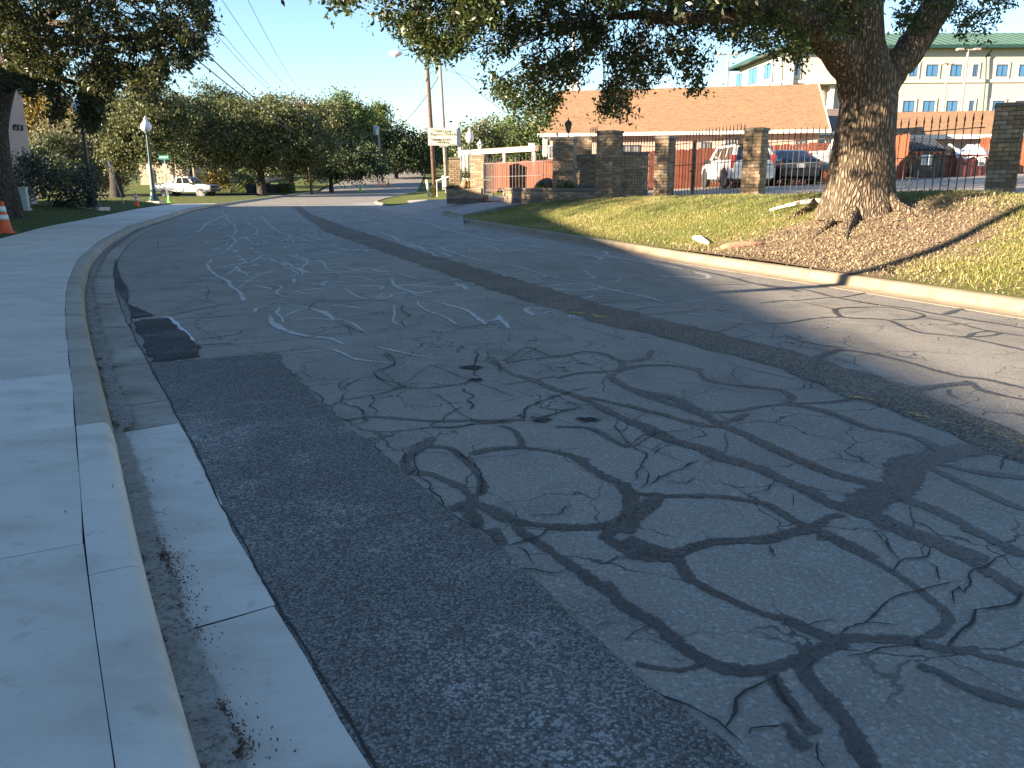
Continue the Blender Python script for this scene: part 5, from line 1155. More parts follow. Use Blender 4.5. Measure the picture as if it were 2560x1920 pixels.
POLY = [
 ([(828,-30),(1035,-30),(1022,60),(1004,92),(985,112),(960,132),(930,126),(900,100),(868,72),(845,55),(822,42)], 420, 12.5, 15), ([(1000,-30),(1070,-30),(1058,55),(1035,62),(1000,70)], 90, 11, 13),
 ([(1040,-30),(1300,-30),(1290,112),(1240,130),(1225,190),(1200,240),(1178,270),(1152,292),(1128,255),(1085,222),(1062,195),(1052,130),(1042,90)], 800, 14, 17), ([(1225,120),(1262,90),(1250,180),(1225,205)], 50, 14, 16.5),
 ([(1280,-30),(1560,-30),(1550,85),(1480,118),(1440,145),(1405,178),(1372,205),(1352,255),(1340,268),(1318,238),(1295,205),(1285,165),(1318,140),(1290,110),(1278,60)], 620, 14, 17.2), ([(1310,200),(1335,232),(1300,246),(1290,232)], 16, 14.5, 16),
 ([(1462,105),(1545,80),(1536,118),(1508,168),(1520,212),(1500,195),(1476,188),(1470,150)], 60, 14.5, 16.5),
 ([(1540,-30),(1880,-30),(1850,62),(1800,92),(1740,100),(1700,132),(1660,104),(1610,100),(1560,96)], 420, 12, 16), ([(1700,80),(1830,70),(1800,95),(1730,128),(1702,134)], 26, 12.5, 14.5),
 ([(1925,-30),(2060,-30),(2050,40),(1985,62),(1940,50)], 120, 13.5, 16.5), ([(2060,-30),(2195,-30),(2170,25),(2130,52),(2090,62),(2065,92),(2040,70)], 70, 14, 16.5), ([(2060,60),(2120,52),(2150,62),(2080,96)], 10, 14.5, 16),
 ([(672,-30),(752,-30),(750,12),(735,26),(690,10)], 40, 10, 11.5), ([(700,-60),(1900,-60),(1900,5),(700,0)], 500, 11, 15)]
Cn = np.vstack([traced(p, int(n_ * .62), a_, b_) for p, n_, a_, b_ in POLY]) - np.array(TB)
P1 = spray(Cn, 22, .15)
# the rest of the crown, above and beside the picture
def above(ells, n, keep_out=True):
    C = np.vstack([clusters(e, n, .3) for e in ells]); x, y, d = project(C); bad = (x > -60) & (x < 2620) & (y > -70) & (d > 1)
    return C[~bad]
Cu = above([(4.5, 14.5, 9.5, 8.5, 7, 3.2), (-.5, 12.5, 7.8, 5, 4.5, 2.4), (9.5, 16, 9.5, 6, 6, 3), (-1.2, 12.2, 5.9, 4.2, 3.4, 1.5)], 620) - np.array(TB)  # last ellipsoid: unseen foliage added to shade the upper trunk and limbs
P2 = spray(Cu, 26, .34)
Pall = np.vstack([P1, P2]); Lall = np.concatenate([np.full(len(P1), .088), np.full(len(P2), .15)])
tint = np.concatenate([np.repeat(RNG.random(len(Cn)), 22) * .6 + RNG.random(len(P1)) * .42, RNG.random(len(P2)) * .9])
obj('crown', leaf_mesh('crown', Pall, Lall, .42, A['oak'], droop=.25, tint=tint), None, big)
obj('twigs', twig_mesh(Cn, hubs, .007, .22), A['bark'], big, smooth=True)['kind'] = 'stuff'

LYY = 27.0; LBx = pt(2, 527, LYY); LB = Vector((LBx.x, LYY, zs(z_left, LBx.x, LYY)))
lo_ = thing('live_oak', 'shaded dark live oak leaning over the left sidewalk, beside the utility box', 'tree', LB)
mb = MB(); TYL = LYY
tr = [((0, 545), 50), ((0, 528), 46), ((0, 490), 40), ((-6, 440), 35), ((-14, 380), 32), ((-18, 320), 31), ((-12, 260), 32), ((2, 215), 30), ((22, 175), 27), ((45, 120), 22), ((90, 60), 17), ((160, 10), 12), ((240, -40), 8)]
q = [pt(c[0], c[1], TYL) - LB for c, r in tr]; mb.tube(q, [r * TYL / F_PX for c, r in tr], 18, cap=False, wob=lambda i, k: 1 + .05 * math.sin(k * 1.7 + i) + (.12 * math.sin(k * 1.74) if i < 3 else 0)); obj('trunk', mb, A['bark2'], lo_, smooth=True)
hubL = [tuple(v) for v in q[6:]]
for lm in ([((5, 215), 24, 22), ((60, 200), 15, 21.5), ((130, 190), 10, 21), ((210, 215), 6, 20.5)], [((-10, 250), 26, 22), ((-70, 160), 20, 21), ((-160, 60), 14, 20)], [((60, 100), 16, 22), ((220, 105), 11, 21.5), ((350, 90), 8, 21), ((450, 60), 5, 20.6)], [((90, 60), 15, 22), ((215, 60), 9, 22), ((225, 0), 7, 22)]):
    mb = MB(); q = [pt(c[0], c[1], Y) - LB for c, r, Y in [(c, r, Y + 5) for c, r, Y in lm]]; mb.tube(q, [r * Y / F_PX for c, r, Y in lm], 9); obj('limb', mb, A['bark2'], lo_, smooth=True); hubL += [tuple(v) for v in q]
POLYL = [([(-40,-30),(440,-30),(455,20),(445,70),(385,72),(330,100),(270,108),(200,120),(120,130),(60,132),(20,170),(-40,180)], 1150, 18.5, 24), ([(380,40),(452,30),(440,118),(412,130),(380,95)], 110, 18.5, 22), ([(300,80),(360,90),(356,140),(340,192),(305,212),(278,170),(270,110)], 220, 18.5, 22),
         ([(150,110),(280,100),(285,160),(240,170),(200,205),(165,200)], 200, 19, 23), ([(30,130),(150,120),(160,160),(130,200),(90,205),(55,205),(40,190)], 190, 19, 23), ([(190,150),(260,140),(250,200),(215,205)], 40, 19, 22), ([(340,110),(395,95),(400,140),(365,168),(345,150)], 50, 18.5, 21.5),
         ([(108,252),(128,215),(160,195),(200,192),(222,225),(206,258),(186,282),(165,262),(140,246)], 190, 19, 20.5), ([(-40,-30),(60,-30),(50,60),(-40,120)], 160, 18, 22)]
Cn = np.vstack([traced(p, int(n_ * .62), a_ + 4, b_ + 4) for p, n_, a_, b_ in POLYL]) - np.array(LB)
P1 = spray(Cn, 22, .21)
Cu = above([(-10.5, 21, 9.5, 7.5, 7, 3.5), (-15, 20, 8.5, 6, 7, 3)], 520) - np.array(LB); P2 = spray(Cu, 24, .42)
Pall = np.vstack([P1, P2]); Lall = np.concatenate([np.full(len(P1), .15), np.full(len(P2), .22)])
obj('crown', leaf_mesh('crown', Pall, Lall, .36, A['oak2'], droop=.35), None, lo_)
obj('twigs', twig_mesh(Cn, hubL, .012, .2), A['bark2'], lo_, smooth=True)['kind'] = 'stuff'

# ---- roots and chips lying on the bank
def bankp(x, y): return hit(x, y, z_bank, 8, 40)
wr = [(1920, 531), (1960, 523), (2010, 513), (2060, 508), (2110, 512), (2130, 524), (2142, 538)]
q = [bankp(x, y) for x, y in wr]; b = q[3]; t = thing('peeled_root', 'pale peeled root arching over the soil at the foot of the big oak', 'root', b)
mb = MB().tube([p + Vector((0, -.1, .05 + .03 * math.sin(i))) for i, p in enumerate(q)], [.02, .04, .052, .055, .05, .045, .03], 9); obj('root_wood', mb, A['bare_wood'], t, smooth=True, world=True)
mb = MB().tube([q[-1] + Vector((-.03, -.12, .05)), q[-1] + Vector((.06, -.16, .02))], [.036, .022], 8); obj('cut_end', mb, A['pink_wood'], t, smooth=True, world=True)
mb = MB().tube([bankp(2030, 512) + Vector((0, -.1, .08)), bankp(2015, 528) + Vector((0, -.1, .06)), bankp(1965, 548) + Vector((0, -.1, .02))], [.05, .045, .025], 8); obj('side_root', mb, A['bark'], t, smooth=True, world=True)
def rootbit(lab, px, rs, mat):
    q = [bankp(x, y) for x, y in px]; o = thing('exposed_root', lab, 'root', q[1]); obj('root_wood', MB().tube([p + Vector((0, 0, .03)) for p in q], rs, 8), A[mat], o, smooth=True, world=True)
rootbit('short pale exposed root near the kerb, left of the soil patch', [(1735, 598), (1750, 602), (1772, 612)], [.05, .085, .03], 'bare_wood')
rootbit('long reddish exposed root lying near the kerb', [(1802, 626), (1830, 620), (1870, 614), (1905, 612)], [.06, .085, .06, .02], 'rock_red')
rootbit('thin dark twig lying at the kerb below the big oak', [(2216, 678), (2222, 688), (2226, 672)], [.012, .014, .008], 'bark2')
# ================================================================== MASONRY
BR = []
for k in range(9):
    mb = MB(); rng = random.Random(k + 40); mb.box((0, 0, 0), (1, 1, 1)); mb.v = [(x * (1 + rng.uniform(-.05, .04)), y * (1 + rng.uniform(-.10, .06)), z * (1 + rng.uniform(-.12, .06))) for x, y, z in mb.v]
    BR.append(mb.mesh('brick', A['brick_' + 'abcaabcba'[k]]))
def brick(parent, x, y, z, l, d, h, rz=0.0):
    o = bpy.data.objects.new('brick', BR[random.randrange(9)]); COL.objects.link(o); o.parent = parent; o.location = (x, y, z); o.rotation_euler = (0, 0, rz + random.uniform(-.015, .015)); o.scale = (l, d, h)
def course_face(parent, a, b, z0, rows, ch, bl, dep=.07, out=.006, half=0):
    """bricks on the face running from a to b (local xy), outside on the right hand of travel"""
    ax, ay, bx, by = *a, *b; L = math.hypot(bx - ax, by - ay); ux, uy = (bx - ax) / L, (by - ay) / L; nx, ny = uy, -ux; rz = math.atan2(uy, ux)
    for r in range(rows):
        s_ = 0.0; first = bl * (.5 if (r + half) % 2 else 1.0); z = z0 + (r + .5) * ch
        while s_ < L - .02:
            l = min(first, L - s_); first = bl
            if L - (s_ + l) < bl * .28: l = L - s_
            c = s_ + l / 2; o_ = out + random.uniform(-.006, .008)
            brick(parent, ax + ux * c + nx * (o_ - dep / 2), ay + uy * c + ny * (o_ - dep / 2), z, l - .012, dep, ch - .013, rz); s_ += l
def pillar(label, x, y, z0, w, h, rz, group='brick pillars of the fence', ch=.092, bl=.25, cap=True, sides=(0, 1, 2, 3)):
    t = thing('brick_pillar', label, 'pillar', (x, y, z0), rz, group); k = w / 2
    obj('core', MB().box((0, 0, h / 2 - .1), (w - .02, w - .02, h + .2)), A['mortar'], t)
    cs = [(-k, -k), (k, -k), (k, k), (-k, k)]; rows = int(h / ch)
    for i in sides: course_face(t, cs[i], cs[(i + 1) % 4], 0, rows, ch, bl, half=i % 2)
    if cap: obj('cap', MB().box((0, 0, h + .03), (w + .05, w + .05, .075), 0, .96), A['cap'], t)
    return t
def wall(label, a, b, z0, h, th, ch=.095, bl=.27, faces=(0, 1), cap=True):
    a, b = Vector((a[0], a[1], 0)), Vector((b[0], b[1], 0)); d = b - a; L = d.length; rz = math.atan2(d.y, d.x); t = thing('brick_wall', label, 'wall', (a.x, a.y, z0), rz)
    obj('core', MB().box((L / 2, th / 2, h / 2 - .12), (L - .02, th - .02, h + .24)), A['mortar'], t)
    rows = int(h / ch); cs = [(0, 0), (L, 0), (L, th), (0, th)]
    for i in faces: course_face(t, cs[i], cs[(i + 1) % 4], 0, rows, ch, bl)
    if cap: obj('cap_course', MB().box((L / 2, th / 2, h + .015), (L + .02, th + .03, .07)), A['cap'], t)
    return t
FA = math.atan2(FENCE[2][1] - FENCE[1][1], FENCE[2][0] - FENCE[1][0])
def place_px(x, ybase, Y): p = pt(x, ybase, Y); return p.x, Y, p.z
def pil(label, x, ytop, ybase, Y, w, rz, **k):
    X, Y, z0 = place_px(x, ybase, Y); h = pt(x, ytop, Y).z - z0 - .07; return pillar(label, X, Y, z0, w, h, rz, **k), Vector((X, Y, z0)), h
pA, bA, hA = pil('right-hand brick fence pillar nearest the picture edge, half in sunlight', 2497, 258, 489, 18.2, .58, rad(-30))
pB, bB, hB = pil('mossy brick fence pillar standing in front of the white SUV', 1881, 320, 494, 23.6, .52, rad(-38))
pC, bC, hC = pil('brick fence pillar with a bright lower strip, left of the iron gate post', 1658, 341, 496, 27.6, .50, rad(-38))
pD, bD, hD = pil('largest brick pillar, joined to the low brick planter wall', 1521, 327, 498, 28.6, .66, rad(-38))
pE, bE, hE = pil('brick pillar carrying the tall black lantern', 1411, 345, 482, 32.0, .80, rad(-14))
pF, bF, hF = pil('squat grey brick pier beside the lantern pillar', 1455, 341, 476, 33.6, .72, rad(-6), group='brick pillars of the fence')
pG, bG, hG = pil('brick gate pillar carrying the small white lantern', 1199, 387, 494, 38.6, .66, rad(-14))
pH, bH, hH = pil('leftmost brick pillar, standing under the church sign', 1138, 394, 478, 40.5, .54, rad(4))
w1 = wall('long low brick planter wall in front of the boulder', pt(1259, 499, 33.6), pt(1508, 499, 28.9), pt(1380, 499, 31).z, .36, .30)
w2 = wall('low brick planter wall below the church sign pillar', pt(1116, 496, 38.0), pt(1203, 496, 37.4), pt(1160, 496, 37.7).z, .38, .3, faces=(0, 1, 3))
w3 = wall('chest-high brick wall behind the iron gate panel', pt(1536, 498, 28.9), pt(1618, 497, 29.3), pt(1580, 498, 29).z, 1.56, .24, ch=.1)
w4 = wall('brick wall panel between the lantern pillar and the largest pillar', pt(1436, 476, 33.0), pt(1496, 476, 32.2), pt(1470, 476, 32.6).z, 1.32, .22, ch=.1)
struct('planter_soil', MB().poly([pt(1262, 480, 33.9), pt(1506, 480, 29.3), pt(1500, 474, 33.0), pt(1300, 474, 37.0)]), A['bank'])
struct('planter_soil', MB().poly([pt(1118, 478, 38.2), pt(1201, 478, 37.7), pt(1201, 473, 40.5), pt(1122, 473, 40.8)]), A['bank'])
def boulder(label, x, y, Y, w, d, h, mat, seed):
    p = pt(x, y, Y); t = thing('boulder', label, 'boulder', p, 0); rng = random.Random(seed); mb = MB(); n = 14
    prof = [(1.0, -.15), (1.04, .15), (.95, .45), (.70, .75), (.36, .95), (.02, 1.0)]; mb.lathe(prof, n=n)
    mb.v = [(x_ * w * (1 + rng.uniform(-.13, .13)), y_ * d * (1 + rng.uniform(-.13, .13)), z_ * h * (1 + rng.uniform(-.10, .08))) for x_, y_, z_ in mb.v]; obj('rock', mb, A[mat], t)
boulder('large dark boulder on the planter before the red gate fence', 1366, 473, 33.2, .46, .35, .42, 'rock', 1)
boulder('long dark rock on the planter beside the largest pillar', 1470, 474, 31.2, .50, .25, .20, 'rock', 2)
boulder('round red boulder between the two leftmost pillars', 1162, 469, 39.4, .20, .2, .40, 'rock_red', 3)
def plant(label, x, y, Y, w, h, mat, leaf=.09):
    p = pt(x, y, Y); t = thing('garden_plant', label, 'plant', p); n = 700; P = RNG.normal(size=(n, 3)) * np.array([w, w, h]) * .45; P[:, 2] = np.abs(P[:, 2]) + .02; obj('foliage', leaf_mesh('foliage', P, leaf, .4, A[mat], droop=-.5), None, t)
    obj('stems', MB().tube([(0, 0, -.05), (0.02, 0, h * .6)], [.02, .008], 5), A['bark2'], t)
plant('small lime-green plant at the left end of the boulder', 1352, 476, 32.9, .22, .20, 'far_green')
plant('dark green spreading plant at the foot of the lantern pillar', 1413, 476, 31.4, .5, .28, 'far_dark')
plant('yellow-green grassy plant beside the red boulder', 1178, 473, 38.8, .18, .42, 'far_gold')
plant('dark green ground plant on the left planter', 1133, 475, 38.6, .4, .16, 'far_dark')
plant('clipped dark shrub between the two leftmost pillars', 1165, 446, 42.5, .35, .5, 'far_dark')

# ================================================================== LANTERNS AND LAMPS
def lantern(label, base, s_, metal, glass):
    t = thing('lantern', label, 'lantern', base); obj('post', MB().lathe([(.05, 0), (.05, .05), (.022, .08), (.022, .2), (.05, .22)], n=10), A[metal], t, smooth=True, sharp=40)
    k = s_; obj('lamp_glass', MB().lathe([(.07 * k, .22), (.16 * k, .22 + .36 * k), (.15 * k, .22 + .40 * k)], n=6), A[glass], t)
    mb = MB()
    for i in range(6):
        a = 2 * math.pi * i / 6; mb.beam((.075 * k * math.cos(a), .075 * k * math.sin(a), .22), (.168 * k * math.cos(a), .168 * k * math.sin(a), .22 + .38 * k), .018, .018)
    mb.lathe([(.085 * k, .20), (.085 * k, .225)], n=6); obj('frame', mb, A[metal], t)
    obj('lamp_cap', MB().lathe([(.19 * k, .22 + .38 * k), (.17 * k, .22 + .43 * k), (.10 * k, .22 + .52 * k), (.035 * k, .22 + .56 * k), (.02, .22 + .62 * k), (.03, .22 + .65 * k), (.0, .22 + .68 * k)], n=12), A[metal], t, smooth=True, sharp=40); return t
lantern('black six-sided lantern on top of a brick pillar', bE + Vector((.12, 0, hE + .06)), .78, 'iron', 'glass_dark')
lantern('pale lantern on top of the left gate pillar', bG + Vector((.05, 0, hG + .06)), .7, 'white_trim', 'lamp_white')
def acorn_lamp(label, base, h, globe=True, metal='green_iron', group='acorn globe lamp posts'):
    t = thing('street_lamp', label, 'street lamp', base, 0, group); r = h / 4.6
    obj('concrete_pad', MB().box((0, 0, .0), (.95 * r, .95 * r, .16)), A['conc_new'], t)
    obj('lamp_base', MB().lathe([(.30 * r, .08), (.30 * r, .16), (.25 * r, .22), (.25 * r, .30), (.19 * r, .38), (.145 * r, .62), (.16 * r, .68), (.105 * r, .76)], n=18), A[metal], t, smooth=True, sharp=35)
    H = h - 1.0 * r; obj('pole', MB().lathe([(.088 * r, .74), (.062 * r, H)], n=14), A[metal], t, smooth=True, sharp=40)
    obj('collar', MB().lathe([(.06 * r, H), (.10 * r, H + .03), (.075 * r, H + .10), (.13 * r, H + .16)], n=14), A[metal], t, smooth=True)
    obj('globe', MB().lathe([(.12 * r, H + .16), (.24 * r, H + .26), (.30 * r, H + .42), (.28 * r, H + .55), (.19 * r, H + .68), (.11 * r, H + .78), (.085 * r, H + .86)], n=18), A['lamp_white'], t, smooth=True)
    obj('finial', MB().lathe([(.09 * r, H + .84), (.10 * r, H + .90), (.05 * r, H + .97), (.01, H + 1.0 * r)], n=12), A['lamp_white' if metal == 'green_iron' else metal], t, smooth=True); return t
p = hit(386, 506, z_left, 20, 70); p2 = pt(372, 289, p.y); acorn_lamp('green acorn lamp post with a white globe beside the street name sign', p, p2.z - p.z)
p = hit(233, 523, z_left, 20, 60); acorn_lamp('dark lamp post whose top is hidden in the left oak leaves', p, 5.0, metal='lamp_black')
pz = pt(1176, 330, 46).z; acorn_lamp('green lamp post with a pointed globe behind the left gate pillar', (pt(1176, 460, 46).x, 46, .62), pz - .62)

# ================================================================== IRON FENCE
def picket_mesh(h):
    mb = MB().box((0, 0, h / 2), (.016, .016, h)); mb.lathe([(.008, h - .02), (.024, h + .03), (.0, h + .13)], n=4); mb.lathe([(.018, h - .05), (.018, h - .02)], n=4); return mb
def scroll_mesh(sx, zc, k):
    q = []
    for i in range(15):
        a = i / 14; r = .105 * (1 - a * .75); th = a * 4.6; q.append((sx * (.015 + r * math.sin(th) * .9), -.014, zc - k * .20 + k * (.20 * a + .11 * (1 - math.cos(th)) * (1 - a))))
    return MB().tube(q, .0065, 4)
def iron_section(label, a, b, h, n, slope_top=0.0, iron='iron', scrolls=(), mid=.55, group='black iron fence panels between brick pillars'):
    a, b = Vector(a), Vector(b); d = b - a; L = math.hypot(d.x, d.y); rz = math.atan2(d.y, d.x); t = thing('iron_fence', label, 'fence', a, rz, group); dz = d.z
    me = picket_mesh(1.0).mesh('picket', A[iron])
    for i in range(n):
        u = (i + .5) / n; o = bpy.data.objects.new('picket', me); COL.objects.link(o); o.parent = t; o.location = (L * u, 0, dz * u - .02); o.scale = (1, 1, (h + slope_top * u))
    for fr, nm in ((.90, 'top_rail'), (mid, 'middle_rail'), (.06, 'bottom_rail')):
        obj(nm, MB().beam((0, 0, h * fr), (L, 0, dz + (h + slope_top) * fr), .03, .022), A[iron], t)
    for i_, u in enumerate(scrolls):
        for sx, zc, k in ((-1, h * .8, 1), (1, h * .8, 1), (-1, h * .16, -1), (1, h * .16, -1)):
            o = obj('scroll', scroll_mesh(sx, zc, k), A[iron], t); o.location = (L * u, 0, dz * u)
    return t
iron_section('black iron fence panel behind the big oak trunk, before the bins', bA + Vector((-.3, .35, -.05)), bB + Vector((.28, -.25, -.02)), hA - .18, 31, .0, scrolls=(.13, .28, .72, .86))
iron_section('black iron fence panel in front of the white SUV', bB + Vector((-.22, .25, -.02)), bC + Vector((.22, -.22, 0)), hC - .02, 22, 0.0, scrolls=(.3, .62))
iron_section('short black iron gate panel standing before the chest-high brick wall', bC + Vector((-.25, .2, 0)), bD + Vector((.36, -.2, 0)), hC - .05, 13, 0.1, iron='iron_pale', scrolls=(.45,))
iron_section('black iron fence panel right of the nearest brick pillar', bA + Vector((.32, -.4, -.05)), Vector((14.6, 12.8, 1.15)), hA - .1, 22)
iron_section('low iron railing seen through the gap beside the squat pier', pt(1472, 460, 33.4), pt(1492, 460, 32.6), 2.0, 5, group=None)
gz_ = pt(1215, 480, 36.8); ge_ = pt(1398, 478, 33.4)
iron_section('wide iron gate in front of the red plank fence, left of the lantern pillar', gz_, ge_, pt(1215, 402, 36.8).z - gz_.z, 22, .0, iron='iron_pale', mid=.48, group=None)
t = thing('iron_gate', 'narrow open iron gate leaf hinged on the left gate pillar', 'gate', pt(1210, 492, 37.2), rad(-58))
h = pt(1210, 407, 37.2).z - pt(1210, 492, 37.2).z
mb = MB()
for x_ in (0, .78): mb.box((x_, 0, h / 2), (.05, .05, h))
for z_ in (.12, h * .5, h - .03): mb.box((.39, 0, z_), (.78, .035, .04))
obj('gate_frame', mb, A['iron_pale'], t)
for i in range(5): obj('picket', MB().box((.13 + i * .13, 0, h * .5), (.018, .018, h - .1)), A['iron_pale'], t)
t = thing('gate_post', 'dark square gate post standing between two fence pillars', 'post', pt(1731, 488, 27.0)); hh = pt(1731, 354, 27).z - pt(1731, 488, 27).z
obj('shaft', MB().box((0, 0, hh / 2), (.10, .10, hh)), A['iron'], t); obj('post_cap', MB().box((0, 0, hh + .01), (.12, .12, .03)), A['iron'], t); obj('hinge', MB().box((-.08, -.02, hh * .45), (.10, .04, .05)), A['iron'], t)

# ================================================================== RED PLANK FENCES
def plank_fence(label, a, b, h, w=.145, mat='planks', za=None, zb=None):
    a, b = Vector(a), Vector(b); d = b - a; L = math.hypot(d.x, d.y); rz = math.atan2(d.y, d.x); t = thing('plank_fence', label, 'fence', a, rz, 'red stained plank fences'); n = int(L / w)
    ms = []
    for k in range(4):
        mb = MB().box((0, 0, .5), (1, 1, 1)); mb.v = [(x, y, z) if z < .5 else (x * (.9 if k % 2 else 1), y, z * (1 - .006 * k)) for x, y, z in mb.v]; ms.append(mb.mesh('plank', A[mat]))
    for i in range(n):
        u = (i + .5) / n; o = bpy.data.objects.new('plank', random.choice(ms)); COL.objects.link(o); o.parent = t; o.location = (L * u, random.uniform(-.008, .008), d.z * u + random.uniform(-.012, .012)); o.scale = (w - .012, .02, h + random.uniform(-.02, .02))
    for z_ in (.35, h - .35): obj('rail', MB().beam((0, .05, z_), (L, .05, d.z + z_), .07, .05), A[mat], t)
    return t
def zl(x, y): return float(z_lot(x, y))
plank_fence('red plank fence section behind the wide iron gate', pt(1222, 482, 40.5), pt(1404, 478, 37.6), pt(1300, 402, 39).z - pt(1300, 480, 39).z)
X0, X1 = pt(1604, 470, 39.5).x, pt(2120, 470, 39.5).x
plank_fence('long red plank fence behind the parked cars', (X0, 39.5, zl(X0, 39.5)), (X1, 39.5, zl(X1, 39.5)), 1.82)
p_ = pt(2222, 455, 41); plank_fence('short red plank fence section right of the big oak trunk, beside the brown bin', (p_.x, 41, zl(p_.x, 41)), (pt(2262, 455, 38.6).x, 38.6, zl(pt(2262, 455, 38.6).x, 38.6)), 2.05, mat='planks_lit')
p_ = pt(2440, 440, 43); plank_fence('sunlit orange-red plank fence at the right edge, behind the nearest pillar', (p_.x, 43, zl(p_.x, 43)), (pt(2700, 440, 42).x, 42, zl(pt(2700, 440, 42).x, 42)), 1.9, mat='planks_lit')
# ================================================================== BUILDINGS
def local(root): return MTX[root].inverted()
def win(parent, O, ux, uz, nrm, w, h, glass, frame, fw=.06, dep=.05, mull=1, mat_sill=None, surround=None):
    """frame + pane (+ mullions) standing on a wall: O lower-left corner in the thing's own space"""
    O, ux, uz, nrm = Vector(O), Vector(ux), Vector(uz), Vector(nrm); q = lambda x, z, o=0: O + ux * x + uz * z + nrm * o
    mb = MB()
    for x0, x1, z0, z1 in ((0, fw, 0, h), (w - fw, w, 0, h), (fw, w - fw, 0, fw), (fw, w - fw, h - fw, h)): mb.slab([q(x0, z0, dep), q(x1, z0, dep), q(x1, z1, dep), q(x0, z1, dep)], nrm, dep + .02)
    for i in range(1, mull + 1): x = w * i / (mull + 1); mb.slab([q(x - .025, fw, dep * .8), q(x + .025, fw, dep * .8), q(x + .025, h - fw, dep * .8), q(x - .025, h - fw, dep * .8)], nrm, dep)
    f = obj('window', mb, A[frame], parent)
    obj('pane', MB().slab([q(fw, fw, .012), q(w - fw, fw, .012), q(w - fw, h - fw, .012), q(fw, h - fw, .012)], nrm, .02), A[glass], f)
    if surround:
        mb = MB(); s_ = surround[0]
        for x0, x1, z0, z1 in ((-s_, -.002, -s_, h + s_), (w + .002, w + s_, -s_, h + s_), (-.002, w + .002, -s_, -.002), (-.002, w + .002, h + .002, h + s_)): mb.slab([q(x0, z0, .07), q(x1, z0, .07), q(x1, z1, .07), q(x0, z1, .07)], nrm, .09)
        obj('surround', mb, A[surround[1]], f)
    return f
def pitched(parent, name, a, b, c, d, rows, mat, tk=.03):
    """a stepped shingle slope: a-b the eave, d-c the ridge"""
    a, b, c, d = map(Vector, (a, b, c, d)); n = (b - a).cross(d - a).normalized(); n = n if n.z > 0 else -n; mb = MB()
    for r in range(rows):
        t0, t1 = r / rows, (r + 1) / rows + .25 / rows; p0, p1, q0, q1 = a.lerp(d, t0), b.lerp(c, t0), a.lerp(d, min(1, t1)), b.lerp(c, min(1, t1))
        mb.add([p0 + n * tk, p1 + n * tk, q1 + n * .004, q0 + n * .004, p0, p1], [(0, 1, 2, 3), (4, 5, 1, 0)])
    return obj(name, mb, A[mat], parent)

# ---- pink brick house with the long tan roof
ea, eb = pt(1346, 338, 46.5), pt(2078, 325, 43.2)
ea.z = eb.z = (ea.z + eb.z) / 2
d = (eb - ea); L = math.hypot(d.x, d.y); rz = math.atan2(d.y, d.x); gz0 = zl(9, 44) - .1
hs = thing('brick_house', 'long pink brick house with a wide tan shingle roof and white eaves', 'house', (ea.x, ea.y, gz0), rz)
EH = ea.z - gz0; RH = 6.75 - gz0; DP = 6.0; OV = .55
obj('wall', MB().prism([(OV, OV), (L - OV, OV), (L - OV, 2 * DP - OV), (OV, 2 * DP - OV)], -.3, EH - .04), A['pink'], hs)
rf = pitched(hs, 'roof', (0, 0, EH), (L, 0, EH), (L, DP, RH), (0, DP, RH), 26, 'shingle')
pitched(hs, 'roof', (L, 2 * DP, EH), (0, 2 * DP, EH), (0, DP, RH), (L, DP, RH), 12, 'shingle')
obj('gable', MB().slab([(L - OV, OV, EH - .05), (L - OV, 2 * DP - OV, EH - .05), (L - OV, DP, RH - .25)], (1, 0, 0), .2), A['pink'], hs)
obj('gable', MB().slab([(OV, 2 * DP - OV, EH - .05), (OV, OV, EH - .05), (OV, DP, RH - .25)], (-1, 0, 0), .2), A['pink'], hs)
obj('gutter', MB().box((L / 2, -.05, EH - .03), (L + .1, .12, .17)), A['white_trim'], hs)
obj('soffit', MB().box((L / 2, OV / 2, EH - .09), (L, OV, .03)), A['white_trim'], hs)
for i, (a_, b_) in enumerate(((0, 0), (0, 1))): pass
mb = MB(); mb.beam((L - .03, 0, EH - .02), (L - .03, DP, RH - .02), .05, .16); mb.beam((L - .03, 2 * DP, EH - .02), (L - .03, DP, RH - .02), .05, .16); obj('barge_board', mb, A['white_trim'], hs)
inv = local(hs)
def on_front(px, py): # front wall: intersect the ray with local plane y = OV
    o = inv @ Vector((0, 0, CAM_H)); r = inv.to_3x3() @ ray(px, py); t = (OV - o.y) / r.y; q = o + r * t; return q.x, q.z
for (x0, y0, x1, y1), gm in (((1371, 363, 1396, 397), 'win_grey'), ((1556, 362, 1600, 384), 'win_grey'), ((1751, 355, 1777, 378), 'win_grey'), ((1988, 350, 2015, 366), 'win_grey')):
    xa, za = on_front(x0, y1); xb, zb = on_front(x1, y0)
    win(hs, (xa, OV, za), (1, 0, 0), (0, 0, 1), (0, -1, 0), xb - xa, zb - za, gm, 'white_trim' if x0 < 1400 else 'frame_dark', .05, .05, 1 if x0 > 1400 else 0)
for x in (1357, 1364):
    xa, za = on_front(x, 392); xb, zb = on_front(x + 4.5, 345); obj('shutter', MB().box(((xa + xb) / 2, OV - .03, (za + zb) / 2), (xb - xa, .05, zb - za)), A['white_trim'], hs)
for (x0, y0, x1, y1) in ((1811, 347, 1850, 368), (2060, 346, 2098, 362)):
    xa, za = on_front(x0, y1); xb, zb = on_front(x1, y0); mb = MB(); n = 7
    aw = obj('awning', MB().slab([(xa, OV - .02, zb), (xb, OV - .02, zb), (xb, OV - .75, za), (xa, OV - .75, za)], (0, -.6, .8), .03), A['white_trim'], hs)
    for i in range(5):
        u = xa + (xb - xa) * (i + .5) / 5; obj('stripe', MB().slab([(u - .06, OV - .02, zb + .012), (u + .06, OV - .02, zb + .012), (u + .06, OV - .75, za + .012), (u - .06, OV - .75, za + .012)], (0, -.6, .8), .01), A['dark_open'], aw)
